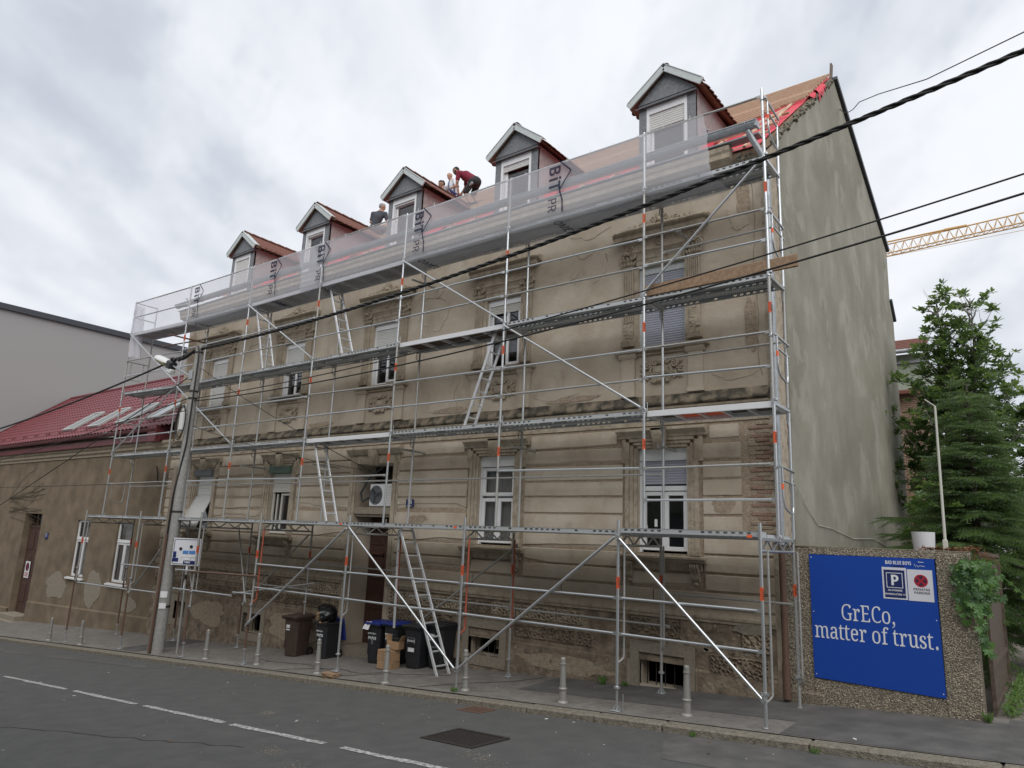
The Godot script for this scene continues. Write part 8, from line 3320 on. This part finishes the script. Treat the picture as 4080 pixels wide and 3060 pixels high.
func people() -> void:
	# bending roofer, feet on the battens
	var b := V(-9.62, roof_y(-4.12) + 0.03, -4.12)
	person("bearded man in a dark red T-shirt with a tool pouch, bending over the roof", b, {
		"head": V(-0.64, 1.33, 0.06), "neck": V(-0.47, 1.22, 0.03), "chest": V(-0.26, 1.06, 0.02), "hip": V(0.12, 0.78, 0.0),
		"shoulder_l": V(-0.4, 1.12, 0.2), "elbow_l": V(-0.42, 0.82, 0.22), "wrist_l": V(-0.42, 0.58, 0.16), "shoulder_r": V(-0.4, 1.12, -0.16), "elbow_r": V(-0.44, 0.84, -0.2), "wrist_r": V(-0.46, 0.6, -0.06),
		"hip_l": V(0.1, 0.74, 0.11), "knee_l": V(-0.14, 0.42, 0.13), "ankle_l": V(0.04, 0.07, 0.1), "hip_r": V(0.1, 0.76, -0.11), "knee_r": V(-0.08, 0.46, -0.15), "ankle_r": V(0.06, 0.2, -0.16)},
		V(-0.78, -0.6, 0.15).normalized(), V(-0.6, 0.78, 0.02).normalized(), M.skin_tan, M.shirt_red, M.trousers, {"top": M.hair, "beard": M.hair}, true)
	var tool := MB.new()
	tool.tube(b + V(-0.4, 0.5, 0.12), b + V(-0.7, 0.12, 0.3), 0.012, -1.0, 6)
	tag(put("pry_bar", tool, M.galv), "thin steel bar held by the man in dark red", "bar")
	# grey shirt, sitting lower behind the dormer
	b = V(-10.95, roof_y(-4.35) + 0.02, -4.35)
	person("man in a grey T-shirt crouching on the roof and looking towards the street", b, {
		"head": V(-0.12, 1.04, 0.06), "neck": V(-0.06, 0.86, 0.0), "chest": V(0.02, 0.68, -0.02), "hip": V(0.1, 0.32, -0.06),
		"shoulder_l": V(0.13, 0.8, 0.1), "elbow_l": V(0.12, 0.52, 0.22), "wrist_l": V(-0.08, 0.42, 0.36), "shoulder_r": V(-0.2, 0.8, -0.08), "elbow_r": V(-0.3, 0.55, 0.05), "wrist_r": V(-0.25, 0.4, 0.28),
		"hip_l": V(0.18, 0.28, 0.02), "knee_l": V(0.12, 0.3, 0.46), "ankle_l": V(0.14, -0.12, 0.3), "hip_r": V(-0.04, 0.28, 0.0), "knee_r": V(-0.14, 0.3, 0.44), "ankle_r": V(-0.12, -0.1, 0.28)},
		V(-0.35, -0.25, 0.9).normalized(), V(-0.05, 0.96, 0.25).normalized(), M.skin_tan, M.shirt_grey, M.trousers_grey, {"top": M.hair})
	# white shirt with braces behind him
	b = V(-11.35, roof_y(-5.1) + 0.02, -5.1)
	person("bald man in a white T-shirt with dark braces squatting behind the man in grey", b, {
		"head": V(-0.12, 1.16, 0.05), "neck": V(-0.05, 0.98, 0.0), "chest": V(0.02, 0.78, -0.02), "hip": V(0.1, 0.4, -0.05),
		"shoulder_l": V(0.17, 0.92, 0.1), "elbow_l": V(0.3, 0.64, 0.18), "wrist_l": V(0.08, 0.52, 0.3), "shoulder_r": V(-0.2, 0.92, -0.05), "elbow_r": V(-0.34, 0.66, 0.08), "wrist_r": V(-0.2, 0.5, 0.3),
		"hip_l": V(0.2, 0.36, 0.02), "knee_l": V(0.2, 0.4, 0.46), "ankle_l": V(0.2, -0.1, 0.32), "hip_r": V(0.0, 0.36, 0.0), "knee_r": V(-0.1, 0.4, 0.44), "ankle_r": V(-0.08, -0.1, 0.3)},
		V(0.1, -0.2, 0.95).normalized(), V(0.0, 0.98, 0.2).normalized(), M.skin, M.shirt_white, M.navy, {})
	# man turned away beside the middle dormer
	b = V(-13.55, roof_y(-3.95) - 0.02, -3.95)
	person("grey-haired man in a dark jacket seen from behind beside the middle dormer", b, {
		"head": V(0.12, 1.12, -0.02), "neck": V(0.06, 0.95, 0.0), "chest": V(0.0, 0.76, 0.02), "hip": V(-0.1, 0.4, 0.06),
		"shoulder_l": V(-0.14, 0.88, 0.12), "elbow_l": V(-0.2, 0.6, 0.14), "wrist_l": V(0.02, 0.48, -0.05), "shoulder_r": V(0.2, 0.88, -0.1), "elbow_r": V(0.28, 0.62, -0.15), "wrist_r": V(0.26, 0.5, -0.35),
		"hip_l": V(-0.16, 0.36, 0.0), "knee_l": V(0.02, 0.42, -0.32), "ankle_l": V(-0.1, 0.02, -0.1), "hip_r": V(0.02, 0.36, 0.0), "knee_r": V(0.2, 0.44, -0.34), "ankle_r": V(0.1, 0.02, -0.12)},
		V(0.55, -0.2, -0.8).normalized(), V(0.1, 0.98, -0.1).normalized(), M.skin, M.jacket, M.trousers_grey, {"top": M.shirt_grey})


func _ready() -> void:
	rng.seed = 20240611
	fn.noise_type = FastNoiseLite.TYPE_SIMPLEX_SMOOTH
	fn.seed = 4
	fn.frequency = 0.01
	fn.fractal_octaves = 4
	setup()
	materials()
	ground()
	house()
	low_house()
	grey_building()
	opposite_row()
	gate_and_wall()
	scaffold()
	ladders()
	net()
	pole()
	wires()
	wall_things()
	bins()
	bollards()
	background()
	spruce()
	magnolia()
	ivy()
	people()
